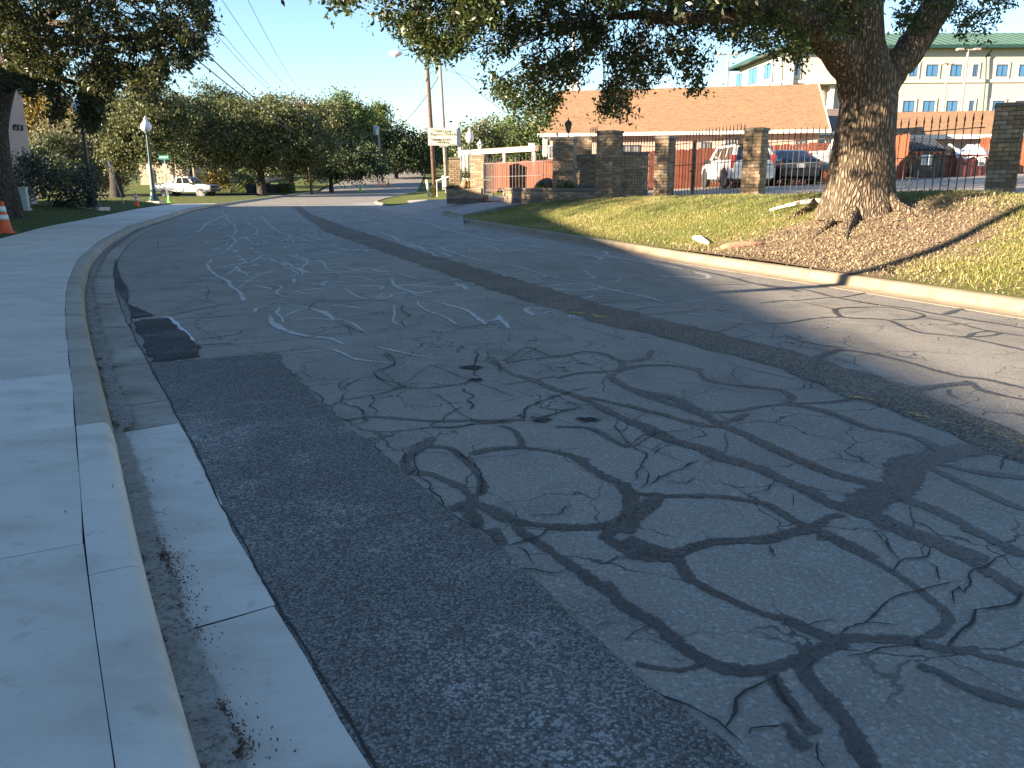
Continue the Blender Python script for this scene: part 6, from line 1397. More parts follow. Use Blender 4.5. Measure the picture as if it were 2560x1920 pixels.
xa, za = on_front(1803, 335); obj('wall_vent', MB().box((xa, OV - .03, za), (.18, .08, .25)), A['white_trim'], hs)
# ---- second house to the right
p0 = pt(2000, 341, 54); p1 = pt(2760, 341, 51); gz1 = zl(24, 52)
h2 = thing('brick_house', 'low house with an orange-tan roof seen through the fence behind the bins', 'house', (p0.x, p0.y, gz1), math.atan2(p1.y - p0.y, p1.x - p0.x)); L2 = math.hypot(p1.x - p0.x, p1.y - p0.y); E2 = pt(2300, 341, 53).z - gz1; R2 = pt(2300, 281, 58).z - gz1
obj('wall', MB().prism([(.5, .5), (L2, .5), (L2, 10), (.5, 10)], -.6, E2 - .03), A['pink'], h2)
pitched(h2, 'roof', (0, 0, E2), (L2, 0, E2), (L2, 5, R2), (0, 5, R2), 18, 'shingle'); pitched(h2, 'roof', (L2, 10, E2), (0, 10, E2), (0, 5, R2), (L2, 5, R2), 8, 'shingle')
obj('gutter', MB().box((L2 / 2, -.05, E2 - .06), (L2, .12, .26)), A['white_trim'], h2)
obj('gable', MB().slab([(.5, 10, E2 - .05), (.5, .5, E2 - .05), (.5, 5, R2 - .2)], (-1, 0, 0), .2), A['pink'], h2)
q0, q1 = pt(2040, 301, 50), pt(2240, 303, 50); h3 = thing('roofed_annex', 'small annex with a shaded grey-brown roof between the house and the big oak trunk', 'building', (q0.x, 50, zl(18, 50))); L3 = q1.x - q0.x; zE = pt(2100, 330, 50).z - zl(18, 50); zR = pt(2100, 272, 53).z - zl(18, 50)
obj('wall', MB().prism([(.3, .4), (L3, .4), (L3, 5.6), (.3, 5.6)], -.5, zE - .02), A['stucco'], h3); pitched(h3, 'roof', (0, 0, zE), (L3, 0, zE), (L3, 3, zR), (0, 3, zR), 12, 'shingle_dark'); obj('fascia', MB().box((L3 / 2, -.04, zE - .06), (L3, .1, .22)), A['white_trim'], h3)  # annex roof shade is put into the darker shingle colour
# ---- white walkway roof left of the house
wa, wb = pt(1151, 383, 52), pt(1342, 372, 47.5); wk = thing('covered_walkway', 'white flat walkway roof on thin posts left of the pink house', 'walkway', (wa.x, wa.y, .62), math.atan2(wb.y - wa.y, wb.x - wa.x)); Lw = math.hypot(wb.x - wa.x, wb.y - wa.y); zw0, zw1 = wa.z - .62, wb.z - .62
obj('roof_beam', MB().beam((0, 0, zw0), (Lw, 0, zw1), .3, .24), A['white_trim'], wk); obj('roof_deck', MB().beam((0, .8, zw0 + .16), (Lw, .8, zw1 + .16), 1.5, .05), A['shingle_dark'], wk)
for u in (.05, .10, .60, .97): obj('post', MB().box((Lw * u, 0, (zw0 - .1) / 2), (.14, .14, zw0 - .1)), A['white_trim'], wk)
bx_ = pt(1329, 366, 46.2); t = thing('wall_box', 'small white box by the left corner of the pink house', 'box', bx_); obj('case', MB().box((0, 0, 0), (.34, .3, .30)), A['white_trim'], t); obj('lid', MB().box((0, 0, .165), (.38, .34, .025)), A['white_trim'], t); obj('bracket', MB().beam((0, .1, -.16), (0, .1, -2.6), .05, .05), A['grey_pole'], t)
# ---- steeple
sp = pt(1432, 250, 60); t = thing('steeple', 'white church steeple half hidden behind hanging oak leaves', 'steeple', (sp.x, 60, zl(4, 60)))
zb = pt(1432, 210, 60).z - zl(4, 60); obj('tower', MB().box((0, 0, zb / 2), (.75, .75, zb)), A['white_trim'], t); obj('cornice', MB().box((0, 0, zb + .05), (.9, .9, .12)), A['white_trim'], t)
obj('spire', MB().lathe([(.36, zb + .1), (.24, zb + .9), (.15, zb + 2.4), (.02, zb + 4.6)], n=8), A['white_trim'], t)
# ---- the big cream building
BY = 85.0
c0 = pt(1946, 440, BY); gB = 1.0
bg_ = thing('office_building', 'three-storey cream building with a green metal roof behind the oak', 'building', (c0.x, BY, gB)); inv_b = local(bg_)
zE = pt(2300, 117, BY).z - gB; xw = 62.0; DPT = 15.0
obj('wall', MB().prism([(0, 0), (xw, 0), (xw, DPT), (-.6, DPT)], -1, zE), A['stucco'], bg_)
obj('side_wall', MB().slab([(-.02, -.02, -1), (-.62, DPT, -1), (-.62, DPT, zE), (-.02, -.02, zE)][::-1], Vector((-DPT, -.6, 0)).normalized(), .3), A['stucco_white'], bg_)  # whiter than the front: sun on this side is put into the colour
obj('corner_pier', MB().box((.2, .10, zE / 2), (.9, .9, zE - .1)), A['stucco_white'], bg_)
zr = pt(2300, 82, BY + 7).z - gB; ov = .9
mb = MB(); ev = [(-ov - .3, -ov, zE), (xw + ov, -ov, zE), (xw + ov, DPT + ov, zE), (-ov - .9, DPT + ov, zE)]; rg = [(7.0, 7.2, zr), (xw - 7, 7.2, zr)]
mb.add(ev + rg, [(0, 1, 5, 4), (1, 2, 5), (2, 3, 4, 5), (3, 0, 4)]); obj('roof', mb, A['green_roof'], bg_)
mb = MB()
for a_, b_ in zip(ev, ev[1:] + ev[:1]): mb.beam(Vector(a_) - Vector((0, 0, .08)), Vector(b_) - Vector((0, 0, .08)), .14, .30)
mb.slab([(p[0], p[1], p[2] - .05) for p in ev][::-1], (0, 0, -1), .02); obj('eave', mb, A['green_iron'], bg_)
mb = MB()
for i in range(60): 
    x = 7.2 + i * .82; mb.beam((x, -ov, zE + .03), (x, 7.2, zr + .03), .05, .05) if x < xw - 7 else None
sm = obj('roof_seams', mb, A['green_roof'], bg_)
obj('string_course', MB().box((xw / 2, -.06, pt(2300, 203, BY).z - gB), (xw, .14, .30)), A['stucco_white'], bg_)
def on_b(px, py): q = pt(px, py, BY); return q.x - c0.x, q.z - gB
Z6 = lambda X, Y_: (1900 + X / 2.962, Y_ / 2.962)
for x0, x1, r in [(1100, 1170, 0), (1222, 1322, 0), (1400, 1497, 0), (1567, 1618, 0), (1740, 1838, 0), (1908, 2010, 0), (2080, 2180, 0), (2250, 2350, 0), (1050, 1145, 1), (1198, 1295, 1), (1370, 1465, 1), (1538, 1585, 1), (1712, 1810, 1), (1880, 1980, 1), (2050, 2150, 1), (2230, 2330, 1), (940, 1040, 0)]:
    y0, y1 = ((477, 568), (745, 830))[r]; xa, za = on_b(*Z6(x0, y1)); xb, zb_ = on_b(*Z6(x1, y0)); win(bg_, (xa, 0, za), (1, 0, 0), (0, 0, 1), (0, -1, 0), xb - xa, zb_ - za, 'glass_blue', 'frame_dark', .07, .06, 1, surround=(.22, 'stucco_white'))
xa, za = on_b(1961, 188); xb, zb_ = on_b(1995, 157); win(bg_, (xa, 0, za), (1, 0, 0), (0, 0, 1), (0, -1, 0), xb - xa, zb_ - za, 'glass_blue', 'frame_dark', .08, .06, 1, surround=(.35, 'stucco_white'))
sd = Vector((-.6, DPT, 0)).normalized(); sn = Vector((-DPT, -.6, 0)).normalized()
for x0, x1, y0, y1 in ((750, 792, 688, 792), (860, 930, 642, 760), (1005, 1056, 603, 716)):
    def on_s(px, py):
        o = inv_b @ Vector((0, 0, CAM_H)); r = ray(px, py); P0 = Vector((-.02, 0, 0)); t = (P0 - o).dot(sn) / r.dot(sn); q = o + r * t; return (q - P0).dot(sd), q.z
    ua, za = on_s(1640 + x1 / 3.687, y1 / 3.687); ub, zb_ = on_s(1640 + x0 / 3.687, y0 / 3.687)
    win(bg_, Vector((-.02, 0, za)) + sd * max(ua, ub), -sd, (0, 0, 1), sn, abs(ub - ua), zb_ - za, 'glass_blue', 'frame_dark', .08, .06, 1)
def spout(pts): obj('downspout', MB().tube([inv_b @ pt(x, y, BY - .25) for x, y in pts], .07, 6), A['green_iron'], bg_)
spout([(2480, 125), (2466, 142), (2464, 200), (2456, 290)]); spout([(1968, 118), (1955, 135), (1955, 205), (1949, 228)]); spout([(1935, 120), (1931, 205), (1922, 215), (1922, 228)])
xa, za = on_b(2020, 285); xb, zb_ = on_b(2062, 214); obj('stone_panel', MB().box(((xa + xb) / 2, -.10, (za + zb_) / 2), (xb - xa, .25, zb_ - za)), A['stone'], bg_)
xa, za = on_b(2063, 285); xb, zb_ = on_b(2079, 214); obj('pier', MB().box(((xa + xb) / 2, -.45, (za + zb_) / 2), (xb - xa, .9, zb_ - za)), A['stucco_white'], bg_)
xa, za = on_b(2012, 214); xb, zb_ = on_b(2110, 205); obj('canopy', MB().box(((xa + xb) / 2, -.7, (za + zb_) / 2), (xb - xa, 1.5, zb_ - za)), A['stucco'], bg_)
# ---- brick building on the left that shades the street
lb = Vector((pt(68, 330, 41.0).x, 41.0, 0)); WX = lb.x; BH = 6.75
lbg = thing('brick_building', 'pale brick building at the left edge behind the oak trunk, with dark letters', 'building', lb, rad(2.3))
obj('wall', MB().prism([(0, 0), (-20, 0), (-20, -75), (0, -75)], -.3, BH), A['pale_brick'], lbg)
obj('parapet_cap', MB().box((-10, -37.5, BH + .06), (20.3, 75.3, .12)), A['cap'], lbg)
def letter(txt, size, mat, parent, loc, rot, depth=.02, name='letters', shear=0.0, align='LEFT', width=None):
    cu = bpy.data.curves.new(name, 'FONT'); cu.body = txt; cu.size = size; cu.extrude = depth; cu.shear = shear; cu.align_x = align; cu.resolution_u = 2
    o = bpy.data.objects.new(name, cu); COL.objects.link(o)
    bpy.context.view_layer.update(); dg = bpy.context.evaluated_depsgraph_get(); me = bpy.data.meshes.new_from_object(o.evaluated_get(dg)); bpy.data.objects.remove(o); me.materials.clear(); me.materials.append(mat)
    n = bpy.data.objects.new(name, me); COL.objects.link(n); n.parent = parent; n.location = loc; n.rotation_euler = rot
    if width:
        xs_ = [v.co.x for v in me.vertices]; k = width / (max(xs_) - min(xs_)); me.transform(Matrix.Diagonal((k, 1, 1, 1)))
    return n
# east wall is the plane x = -26: find where the letters' pixels meet it
def on_wall(px, py): r = ray(px, py); t = WX / r.x; return Vector((WX, r.y * t, CAM_H + r.z * t))
la, lbp = on_wall(22, 324), on_wall(43, 324)
for k_, ch in enumerate('ess'):
    letter(ch, .60, A['dark_open'], lbg, Vector((.03, la.y - lb.y + (k_ - 1) * .34 + .5, la.z)), (rad(90), 0, rad(90)), .03, 'letter', .35)
# ---- buildings seen under the far trees
def far_block(label, x0, x1, ytop, Y, dep, mat, openings=(), roof=True, zg=.05):
    a, b = pt(x0, ytop, Y), pt(x1, ytop, Y); t = thing('far_building', label, 'building', (a.x, Y, zg)); w = b.x - a.x; h = a.z - zg
    obj('wall', MB().prism([(0, 0), (w, 0), (w, dep), (0, dep)], -.3, h), A[mat], t)
    if roof: obj('roof', MB().box((w / 2, dep / 2, h + .12), (w + .6, dep + .6, .24)), A['shingle_dark'], t)
    for u0, u1, z0, z1 in openings: obj('opening', MB().box((w * (u0 + u1) / 2, -.03, h * (z0 + z1) / 2), (w * (u1 - u0), .08, h * (z1 - z0))), A['dark_open'], t)
    return t
far_block('beige flat-roofed building behind the white pickup', 345, 482, 402, 122, 20, 'beige', ((.24, .28, 0, .7), (.6, .63, 0, .9), (.80, .88, 0, .95)))
far_block('low beige building under the broad oak', 482, 665, 440, 128, 16, 'beige', ((.1, .2, 0, .8), (.4, .46, 0, .7), (.7, .75, 0, .7)))
far_block('low shaded building behind the trees left of the transformer pole', 690, 900, 436, 165, 14, 'beige', ((.2, .3, .2, .8), (.6, .66, 0, .8)), zg=1.5)
far_block('pale low houses at the far end of the road', 975, 1066, 419, 230, 10, 'stucco_white', ((.15, .25, .2, .7), (.5, .6, .2, .7)), zg=float(hill(230)))

# ================================================================== VEHICLES
def loft(mb, st):
    n = None; o = len(mb.v)
    for x, zb, zt, hw in st:
        ring = [(-hw * .86, zb), (-hw * .97, zb + .07), (-hw, zb + (zt - zb) * .45), (-hw * .985, zt - .10), (-hw * .93, zt - .02), (-hw * .80, zt)]
        ring = ring + [(-y, z) for y, z in ring[::-1]]; n = len(ring); mb.v += [(x, y, z) for y, z in ring]
    m = len(st)
    for i in range(m - 1):
        for k in range(n): k2 = (k + 1) % n; mb.f.append((o + i * n + k, o + (i + 1) * n + k, o + (i + 1) * n + k2, o + i * n + k2))
    mb.f.append(tuple(o + k for k in range(n))); mb.f.append(tuple(o + (m - 1) * n + k for k in range(n - 1, -1, -1))); return mb
def cabin(root, body, base, roof, wins, mat, glass='glass_dark', rear=(.08, .92), split=()):
    """greenhouse between a base ring (x0, x1, half width, z) and a roof ring"""
    (bx0, bx1, bw, bz), (rx0, rx1, rw, rz_) = base, roof; mb = MB(); st = []
    for t_ in (0, .55, .9, 1.0):
        e = .06 * max(0, t_ - .55) / .45; st.append((bx0 + (rx0 - bx0) * t_ + (e if t_ == 1 else 0), bx1 + (rx1 - bx1) * t_ - (e if t_ == 1 else 0), bw + (rw - bw) * t_ - (.04 if t_ == 1 else 0), bz + (rz_ - bz) * (t_ if t_ < 1 else 1.0)))
    for x0, x1, w, z in st: mb.v += [(x0, -w, z), (x1, -w, z), (x1, w, z), (x0, w, z)]
    for i in range(3):
        for k in range(4): k2 = (k + 1) % 4; mb.f.append((i * 4 + k, i * 4 + k2, i * 4 + 4 + k2, i * 4 + 4 + k))
    mb.f.append((12, 13, 14, 15)); obj('cabin', mb, A[mat], root, smooth=True, sharp=40)
    L_ = lambda u, v, s_: Vector((( bx0 + (bx1 - bx0) * u) * (1 - v) + (rx0 + (rx1 - rx0) * u) * v, s_ * (bw + (rw - bw) * v + .006), bz + (rz_ - bz) * v))
    for s_ in (-1, 1):
        for u0, u1 in wins:
            q = [L_(u0, .10, s_), L_(u1, .10, s_), L_(u1, .86, s_), L_(u0, .86, s_)]; obj('side_window', MB().slab(q if s_ < 0 else q[::-1], (0, s_, .25), .02), A[glass], root)
    for xa, xb, s_, nm in ((bx1, rx1, 1, 'windscreen'), (bx0, rx0, -1, 'rear_window')):
        F = lambda u, v: Vector((xa + (xb - xa) * v + s_ * .008, (2 * u - 1) * (bw + (rw - bw) * v), bz + (rz_ - bz) * v)); q = [F(.08, .08), F(.92, .08), F(.90, .88), F(.10, .88)]; obj(nm, MB().slab(q if s_ > 0 else q[::-1], Vector((s_, 0, .5)).normalized(), .02), A[glass], root)
def wheels(root, xs_, hw, r, w=.23, arch=None):
    for x in xs_:
        for s_ in (-1, 1):
            y = s_ * (hw - w / 2 + .015)
            if arch: obj('wheel_arch', MB().lathe([(r * 1.2, -.03), (r * 1.2, .03)], (x, s_ * (hw - .022), r * 1.08), 20, 'y'), A[arch], root)
            tw = obj('wheel', MB().lathe([(r * .62, -w / 2 + .02), (r * .93, -w / 2), (r, -w / 2 + .03), (r, w / 2 - .03), (r * .93, w / 2), (r * .62, w / 2 - .02)], (x, y, r), 22, 'y'), A['rubber'], root, smooth=True, sharp=40)
            rm = MB().lathe([(r * .62, -.03), (r * .56, .0), (r * .2, .012), (r * .16, .03)] if False else [(r * .63, 0), (r * .58, .02), (r * .15, .03)], (x, y + s_ * (w / 2 - .045), r), 18, 'y')
            obj('rim', rm, A['rim'], tw, smooth=True, sharp=40)
def pickup(label, loc, rz, work=True):
    t = thing('pickup_truck', label, 'pickup truck', loc, rz); mb = MB()
    loft(mb, [(-2.92, .60, 1.18, .93), (-2.86, .50, 1.22, .98), (-.72, .46, 1.22, 1.0), (-.70, .42, 1.16, 1.0), (1.20, .42, 1.16, 1.0), (1.25, .42, 1.20, 1.0), (2.2, .44, 1.18, 1.0), (2.72, .50, 1.10, .96), (2.86, .58, 1.0, .90)]); obj('body', mb, A['car_white'], t, smooth=True, sharp=35)
    obj('truck_bed', MB().box((-1.82, 0, 1.215), (1.98, 1.66, .02)), A['trim_black'], t)
    mb = MB(); mb.box((-1.82, .93, 1.25), (2.15, .09, .07)); mb.box((-1.82, -.93, 1.25), (2.15, .09, .07)); mb.box((-2.87, 0, 1.25), (.08, 1.9, .07)); obj('bed_rail', mb, A['car_white'], t)
    cabin(t, None, (-.78, 1.30, .97, 1.16), (-.60, .62, .76, 1.87), ((.10, .44), (.48, .90)), 'car_white')
    wheels(t, (-1.78, 1.92), 1.0, .39, .26, 'grey_plastic')
    obj('front_bumper', MB().box((2.88, 0, .60), (.16, 1.84, .26)), A['trim_black'], t); obj('rear_bumper', MB().box((-2.98, 0, .62), (.16, 1.8, .2)), A['steel'], t)
    obj('grille', MB().box((2.87, 0, .92), (.07, 1.30, .26)), A['trim_black'], t)
    for s_ in (-1, 1):
        obj('headlight', MB().box((2.80, s_ * .78, .95), (.14, .26, .20)), A['head_light'], t); obj('tail_light', MB().box((-2.90, s_ * .90, 1.02), (.12, .15, .36)), A['red_light'], t)
        obj('mirror', MB().box((1.0, s_ * 1.08, 1.25), (.12, .18, .2)), A['trim_black'], t)
        for x in (.06, .98): obj('door_handle', MB().box((x - .65, s_ * 1.005, 1.04), (.16, .03, .035)), A['trim_black'], t)
        obj('door_seam', MB().box((-.64, s_ * .999, .82), (.014, .008, .6)), A['trim_black'], t); obj('door_seam', MB().box((.33, s_ * .999, .82), (.014, .008, .6)), A['trim_black'], t)
        if work: obj('door_emblem', MB().lathe([(.11, -.004), (.11, .004)], (.82, s_ * 1.004, .93), 12, 'y'), A['grey_plastic'], t); obj('door_lettering', MB().box((1.05, s_ * 1.003, .80), (.42, .006, .035)), A['grey_plastic'], t)
    if work:
        mb = MB()
        for y in (-.7, .7): mb.box((-.95, y, 1.62), (.06, .06, .82))
        for z in (2.0, 1.75): mb.box((-.95, 0, z), (.05, 1.46, .05))
        for y in (-.35, 0, .35): mb.box((-.95, y, 1.66), (.03, .03, .68))
        mb.box((-1.25, 0, 2.0), (.6, 1.46, .03)); obj('ladder_rack', mb, A['white_trim'], t); obj('tool_box', MB().box((-1.28, 0, 1.38), (.5, 1.7, .30)), A['white_trim'], t)
    return t
pk = pt(470, 489, 80); pickup('white work pickup truck with a ladder rack driving on the far side street', (pk.x, 80, .02), rad(-10))
pz = zl(11, 37); pc = pt(2128, 470, 37.2); pickup('white pickup truck mostly hidden behind the big oak trunk', (pc.x, 37.4, zl(pc.x, 37.4)), rad(52), work=False)
def suv(label, loc, rz):
    t = thing('parked_suv', label, 'car', loc, rz); mb = MB()
    loft(mb, [(-2.38, .52, 1.02, .80), (-2.30, .34, 1.10, .90), (-1.2, .30, 1.10, .95), (1.0, .30, 1.06, .95), (1.9, .32, .98, .93), (2.28, .36, .84, .84), (2.36, .48, .74, .74)]); obj('body', mb, A['car_white'], t, smooth=True, sharp=35)
    cabin(t, None, (-2.30, 1.10, .90, 1.06), (-2.02, .42, .72, 1.74), ((.05, .30), (.33, .60), (.63, .88)), 'car_white')
    wheels(t, (-1.40, 1.42), .95, .36, .23, 'trim_black')
    obj('rear_bumper', MB().box((-2.36, 0, .52), (.16, 1.66, .26)), A['car_white'], t); obj('front_bumper', MB().box((2.30, 0, .45), (.18, 1.5, .24)), A['trim_black'], t); obj('undertray', MB().box((0, 0, .27), (4.3, 1.6, .1)), A['trim_black'], t)
    for s_ in (-1, 1):
        mb = MB().box((-2.27, s_ * .83, 1.06), (.16, .17, .52)); obj('tail_light', mb, A['red_light'], t); obj('headlight', MB().box((2.18, s_ * .66, .78), (.22, .32, .15)), A['head_light'], t)
        obj('mirror', MB().box((.78, s_ * 1.03, 1.12), (.12, .2, .15)), A['trim_black'], t); obj('roof_rail', MB().beam((-1.7, s_ * .62, 1.80), (.15, s_ * .62, 1.80), .04, .04), A['trim_black'], t)
        for x in (-.62, .42): obj('door_handle', MB().box((x, s_ * .955, .94), (.17, .03, .035)), A['car_white'], t); obj('door_seam', MB().box((x + .16, s_ * .953, .70), (.013, .008, .62)), A['trim_black'], t)
    obj('number_plate', MB().box((-2.40, 0, .84), (.03, .32, .16)), A['paper'], t); obj('spoiler', MB().box((-2.10, 0, 1.74), (.3, 1.36, .04)), A['trim_black'], t); return t
ps = pt(1860, 468, 34.6); suv('white SUV parked nose-in behind the mossy brick pillar', (ps.x + .12, 36.6, zl(ps.x, 36.6)), rad(93))
def sedan(label, loc, rz, mat='car_dark', group=None):
    t = thing('parked_car', label, 'car', loc, rz, group); mb = MB()
    loft(mb, [(-2.40, .55, .92, .72), (-2.32, .34, 1.06, .86), (-1.6, .26, 1.05, .92), (1.0, .24, .96, .92), (1.9, .26, .84, .88), (2.3, .32, .70, .76), (2.38, .42, .62, .64)]); obj('body', mb, A[mat], t, smooth=True, sharp=35)
    cabin(t, None, (-1.95, 1.20, .84, .98), (-1.05, .30, .62, 1.45), ((.10, .48), (.52, .92)), mat)
    wheels(t, (-1.42, 1.45), .92, .33, .22, 'trim_black')
    obj('rear_bumper', MB().box((-2.38, 0, .48), (.14, 1.55, .24)), A['trim_black'], t); obj('undertray', MB().box((0, 0, .23), (4.3, 1.5, .08)), A['trim_black'], t)
    for s_ in (-1, 1): obj('tail_light', MB().box((-2.30, s_ * .66, .86), (.14, .42, .12)), A['red_light'], t); obj('mirror', MB().box((.72, s_ * 1.0, 1.02), (.12, .18, .12)), A[mat], t); obj('headlight', MB().box((2.16, s_ * .58, .66), (.24, .3, .12)), A['head_light'], t); obj('door_handle', MB().box((-.5, s_ * .925, .86), (.16, .03, .03)), A[mat], t)
    obj('number_plate', MB().box((-2.425, 0, .78), (.03, .32, .16)), A['paper'], t); return t
pd = pt(1998, 463, 34.5); sedan('dark blue sedan parked between the white SUV and the white pickup', (pd.x, 37.0, zl(pd.x, 37.0)), rad(91))
for lab, x, y, Y, rz, m in (('dark car climbing the far road', 1098, 418, 210, 100, 'car_dark'), ('silver car parked by the far road behind the brown pole', 1074, 427, 190, 95, 'car_silver'), ('blue-grey car parked in deep shade under the far trees', 808, 452, 128, 100, 'car_dark')):
    q = pt(x, y, Y); sedan(lab, (q.x, Y, float(hill(Y)) + .05 if x > 1000 else .2), rad(rz), m, 'cars far down the street')

# ================================================================== BINS
def bin_(label, x0, x1, yb, yt, Y, mat, dep=1.5, rz=0.0, tarp=False):
    a, b = pt(x0, yb, Y), pt(x1, yb, Y); w = b.x - a.x; h = pt(x0, yt, Y).z - a.z; z0 = zl(a.x + w / 2, Y); z0 = min(z0, a.z); h = pt(x0, yt, Y).z - z0; t = thing('dumpster', label, 'dumpster', ((a.x + b.x) / 2, Y + dep / 2, z0), rz, 'dumpsters behind the iron fence')
    mb = MB(); mb.prism([(-w / 2, -dep / 2), (w / 2, -dep / 2), (w / 2, dep / 2), (-w / 2, dep / 2)], .04, h); obj('bin_body', mb, A[mat], t)
    mb = MB(); mb.box((0, -dep / 2 - .03, h - .05), (w + .08, .08, .10)); mb.box((-w / 2 - .03, 0, h - .05), (.08, dep, .10)); mb.box((w / 2 + .03, 0, h - .05), (.08, dep, .10)); obj('rim', mb, A[mat], t)
    for s_ in (-1, 1): obj('lift_sleeve', MB().box((s_ * (w / 2 + .08), -.1, h * .55), (.12, dep * .5, .16)), A[mat], t)
    for x in (-.4, 0.02, .4): obj('rib', MB().box((x * w, -dep / 2 - .02, h * .4), (.05, .05, h * .7)), A[mat], t)
    return t, w, h, dep
t, w, h, dp = bin_('brown dumpster with a ribbed dark lid and a paper notice', 2272, 2358, 446, 378, 40.0, 'dump_brown')
lid = obj('lid', MB().slab([(-w / 2 - .04, -dp / 2 - .04, h + .03), (w / 2 + .04, -dp / 2 - .04, h + .03), (w / 2 - .05, dp / 2, h + .68), (-w / 2 - .1, dp / 2, h + .68)], (0, -.38, .92), .05), A['lid'], t)
for i in range(10):
    x = -w / 2 + (i + .5) * w / 10; obj('lid_rib', MB().tube([(x - .02, -dp / 2 - .03, h + .07), (x - .02, -dp * .1, h + .34), (x - .06, dp / 2, h + .72)], .045, 6), A['lid'], lid)
nt = obj('notice', MB().box((-.06 * w, -dp / 2 - .06, h * .68), (w * .30, .02, h * .38)), A['paper'], t)
rng = random.Random(4)
for i in range(9): obj('notice_mark', MB().box((-.06 * w + (i % 3 - 1) * w * .085, -dp / 2 - .073, h * (.60 + .085 * (i // 3))), (w * .05, .006, .03 + .05 * (i == 4))), A['ink'], nt)
for i, x in enumerate((-.38, -.25, .13, .30)): obj('red_reflector', MB().lathe([(.07, -.01), (.07, .01)], (x * w, -dp / 2 - .075, h - .08), 10, 'y'), A['orange'], t)
t, w, h, dp = bin_('red dumpster with a white tarp bulging over its top', 2389, 2462, 444, 386, 40.4, 'dump_red')
mb = MB(); rows = []
for i in range(9):
    r = []
    for j in range(7):
        u, v = i / 8, j / 6; r.append(((u - .5) * (w + .25) , (v - .5) * (dp + .2), h + .05 + .42 * math.sin(v * math.pi) * (.55 + .45 * math.sin(u * 9 + v * 3)) + (.10 * math.sin(u * 17 + v * 5)) - (.22 if j == 0 else 0)))
    rows.append(r)
mb.grid(rows); obj('tarp', mb, A['tarp'], t, smooth=True)
nt = obj('notice', MB().box((w * .30, -dp / 2 - .06, h * .66), (w * .22, .02, h * .33)), A['paper'], t)
for i in range(7): obj('notice_mark', MB().box((w * (.25 + .05 * (i % 3)), -dp / 2 - .073, h * (.58 + .075 * (i // 3))), (w * .035, .006, .05)), A['ink'], nt)
obj('latch', MB().box((-w * .28, -dp / 2 - .05, h * .62), (.16, .05, .14)), A['dump_brown'], t)

# ================================================================== POLES AND WIRES
def leaning(t, px, r0, r1, mat, name='pole', n=10):
    return obj(name, MB().tube([p - Vector(t.location) for p in px], [r0 + (r1 - r0) * i / (len(px) - 1) for i in range(len(px))], n), A[mat], t, smooth=True)
b1, t1 = pt(1088, 478, 57), pt(1060, 40, 57); up = thing('utility_pole', 'tall brown wooden pole with a street light arm, behind the church sign', 'utility pole', b1)
leaning(up, [b1 - Vector((0, 0, .3)), t1], .16, .115, 'wood_pole'); u_ = b1.lerp(t1, .78)
ar0, ar1 = pt(1066, 128, 57), pt(1003, 126, 56.3); obj('lamp_arm', MB().tube([ar0 - b1, ar0.lerp(ar1, .5) + Vector((0, 0, .12)) - b1, ar1 - b1], .03, 6), A['steel'], up)
hd = pt(992, 134, 56.2) - b1; obj('lamp_head', MB().lathe([(.05, .36), (.13, .22), (.20, .0), (.21, -.2), (.15, -.4), (.02, -.5)], (hd.x, hd.y, hd.z), 12, 'x'), A['white_trim'], up, smooth=True); obj('lens', MB().lathe([(.13, -.14), (.15, -.05), (.12, .02)], (hd.x - .12, hd.y, hd.z - .08), 12), A['lamp_white'], up, smooth=True)
obj('pole_bracket', MB().box((b1.lerp(t1, .77).x - b1.x + .18, 0, b1.lerp(t1, .77).z - b1.z), (.12, .14, .4)), A['steel'], up)
b2, t2 = pt(1118, 472, 60), pt(1099, 150, 60); up2 = thing('utility_pole', 'paler wooden pole just right of the street light pole', 'utility pole', b2); leaning(up2, [b2 - Vector((0, 0, .3)), t2], .15, .115, 'grey_pole'); obj('pole_cap', MB().lathe([(.12, 0), (.10, .06)], tuple(t2 - b2)), A['steel'], up2)
b3, t3 = pt(779, 482, 90), pt(759, 252, 90); up3 = thing('utility_pole', 'far wooden utility pole with a wide crossarm among the oaks', 'utility pole', b3); leaning(up3, [b3 - Vector((0, 0, .3)), t3], .17, .13, 'wood_pole'); ca, cb = pt(733, 261, 90), pt(787, 261, 90); obj('crossarm', MB().beam(ca - b3, cb - b3, .12, .14), A['wood_pole'], up3)
for x in (737, 748, 772, 784): obj('insulator', MB().lathe([(.06, 0), (.07, .1), (.03, .2)], tuple(pt(x, 259, 90) - b3), 8), A['steel'], up3)
b4, t4 = pt(956, 448, 112), pt(944, 316, 112); up4 = thing('utility_pole', 'pole with a grey transformer can beside the far trees', 'utility pole', b4); leaning(up4, [b4 - Vector((0, 0, .5)), t4], .17, .13, 'grey_pole'); tc = pt(940, 326, 111.7) - b4; obj('transformer', MB().lathe([(.3, -.6), (.32, -.5), (.32, .5), (.25, .6)], tuple(tc), 12), A['steel'], up4, smooth=True, sharp=40)
nb = Vector((-8.0, 6.9, .35)); nt_ = Vector((-8.05, 6.9, 10.6)); up5 = thing('utility_pole', 'wooden utility pole left of the sidewalk, casting the long bar of shadow', 'utility pole', nb); leaning(up5, [nb - Vector((0, 0, .4)), nt_], .125, .10, 'wood_pole'); obj('crossarm', MB().beam((-.9, -.4, 9.9), (.9, .4, 9.9), .1, .12), A['wood_pole'], up5)
p6 = pt(1014, 449, 200); t6 = pt(1014, 303, 200); up6 = thing('utility_pole', 'tiny distant utility pole above the dark trees', 'utility pole', p6); leaning(up6, [p6, t6], .16, .14, 'grey_pole'); obj('crossarm', MB().beam(pt(1009, 309, 200) - p6, pt(1019, 309, 200) - p6, .15, .15), A['grey_pole'], up6)
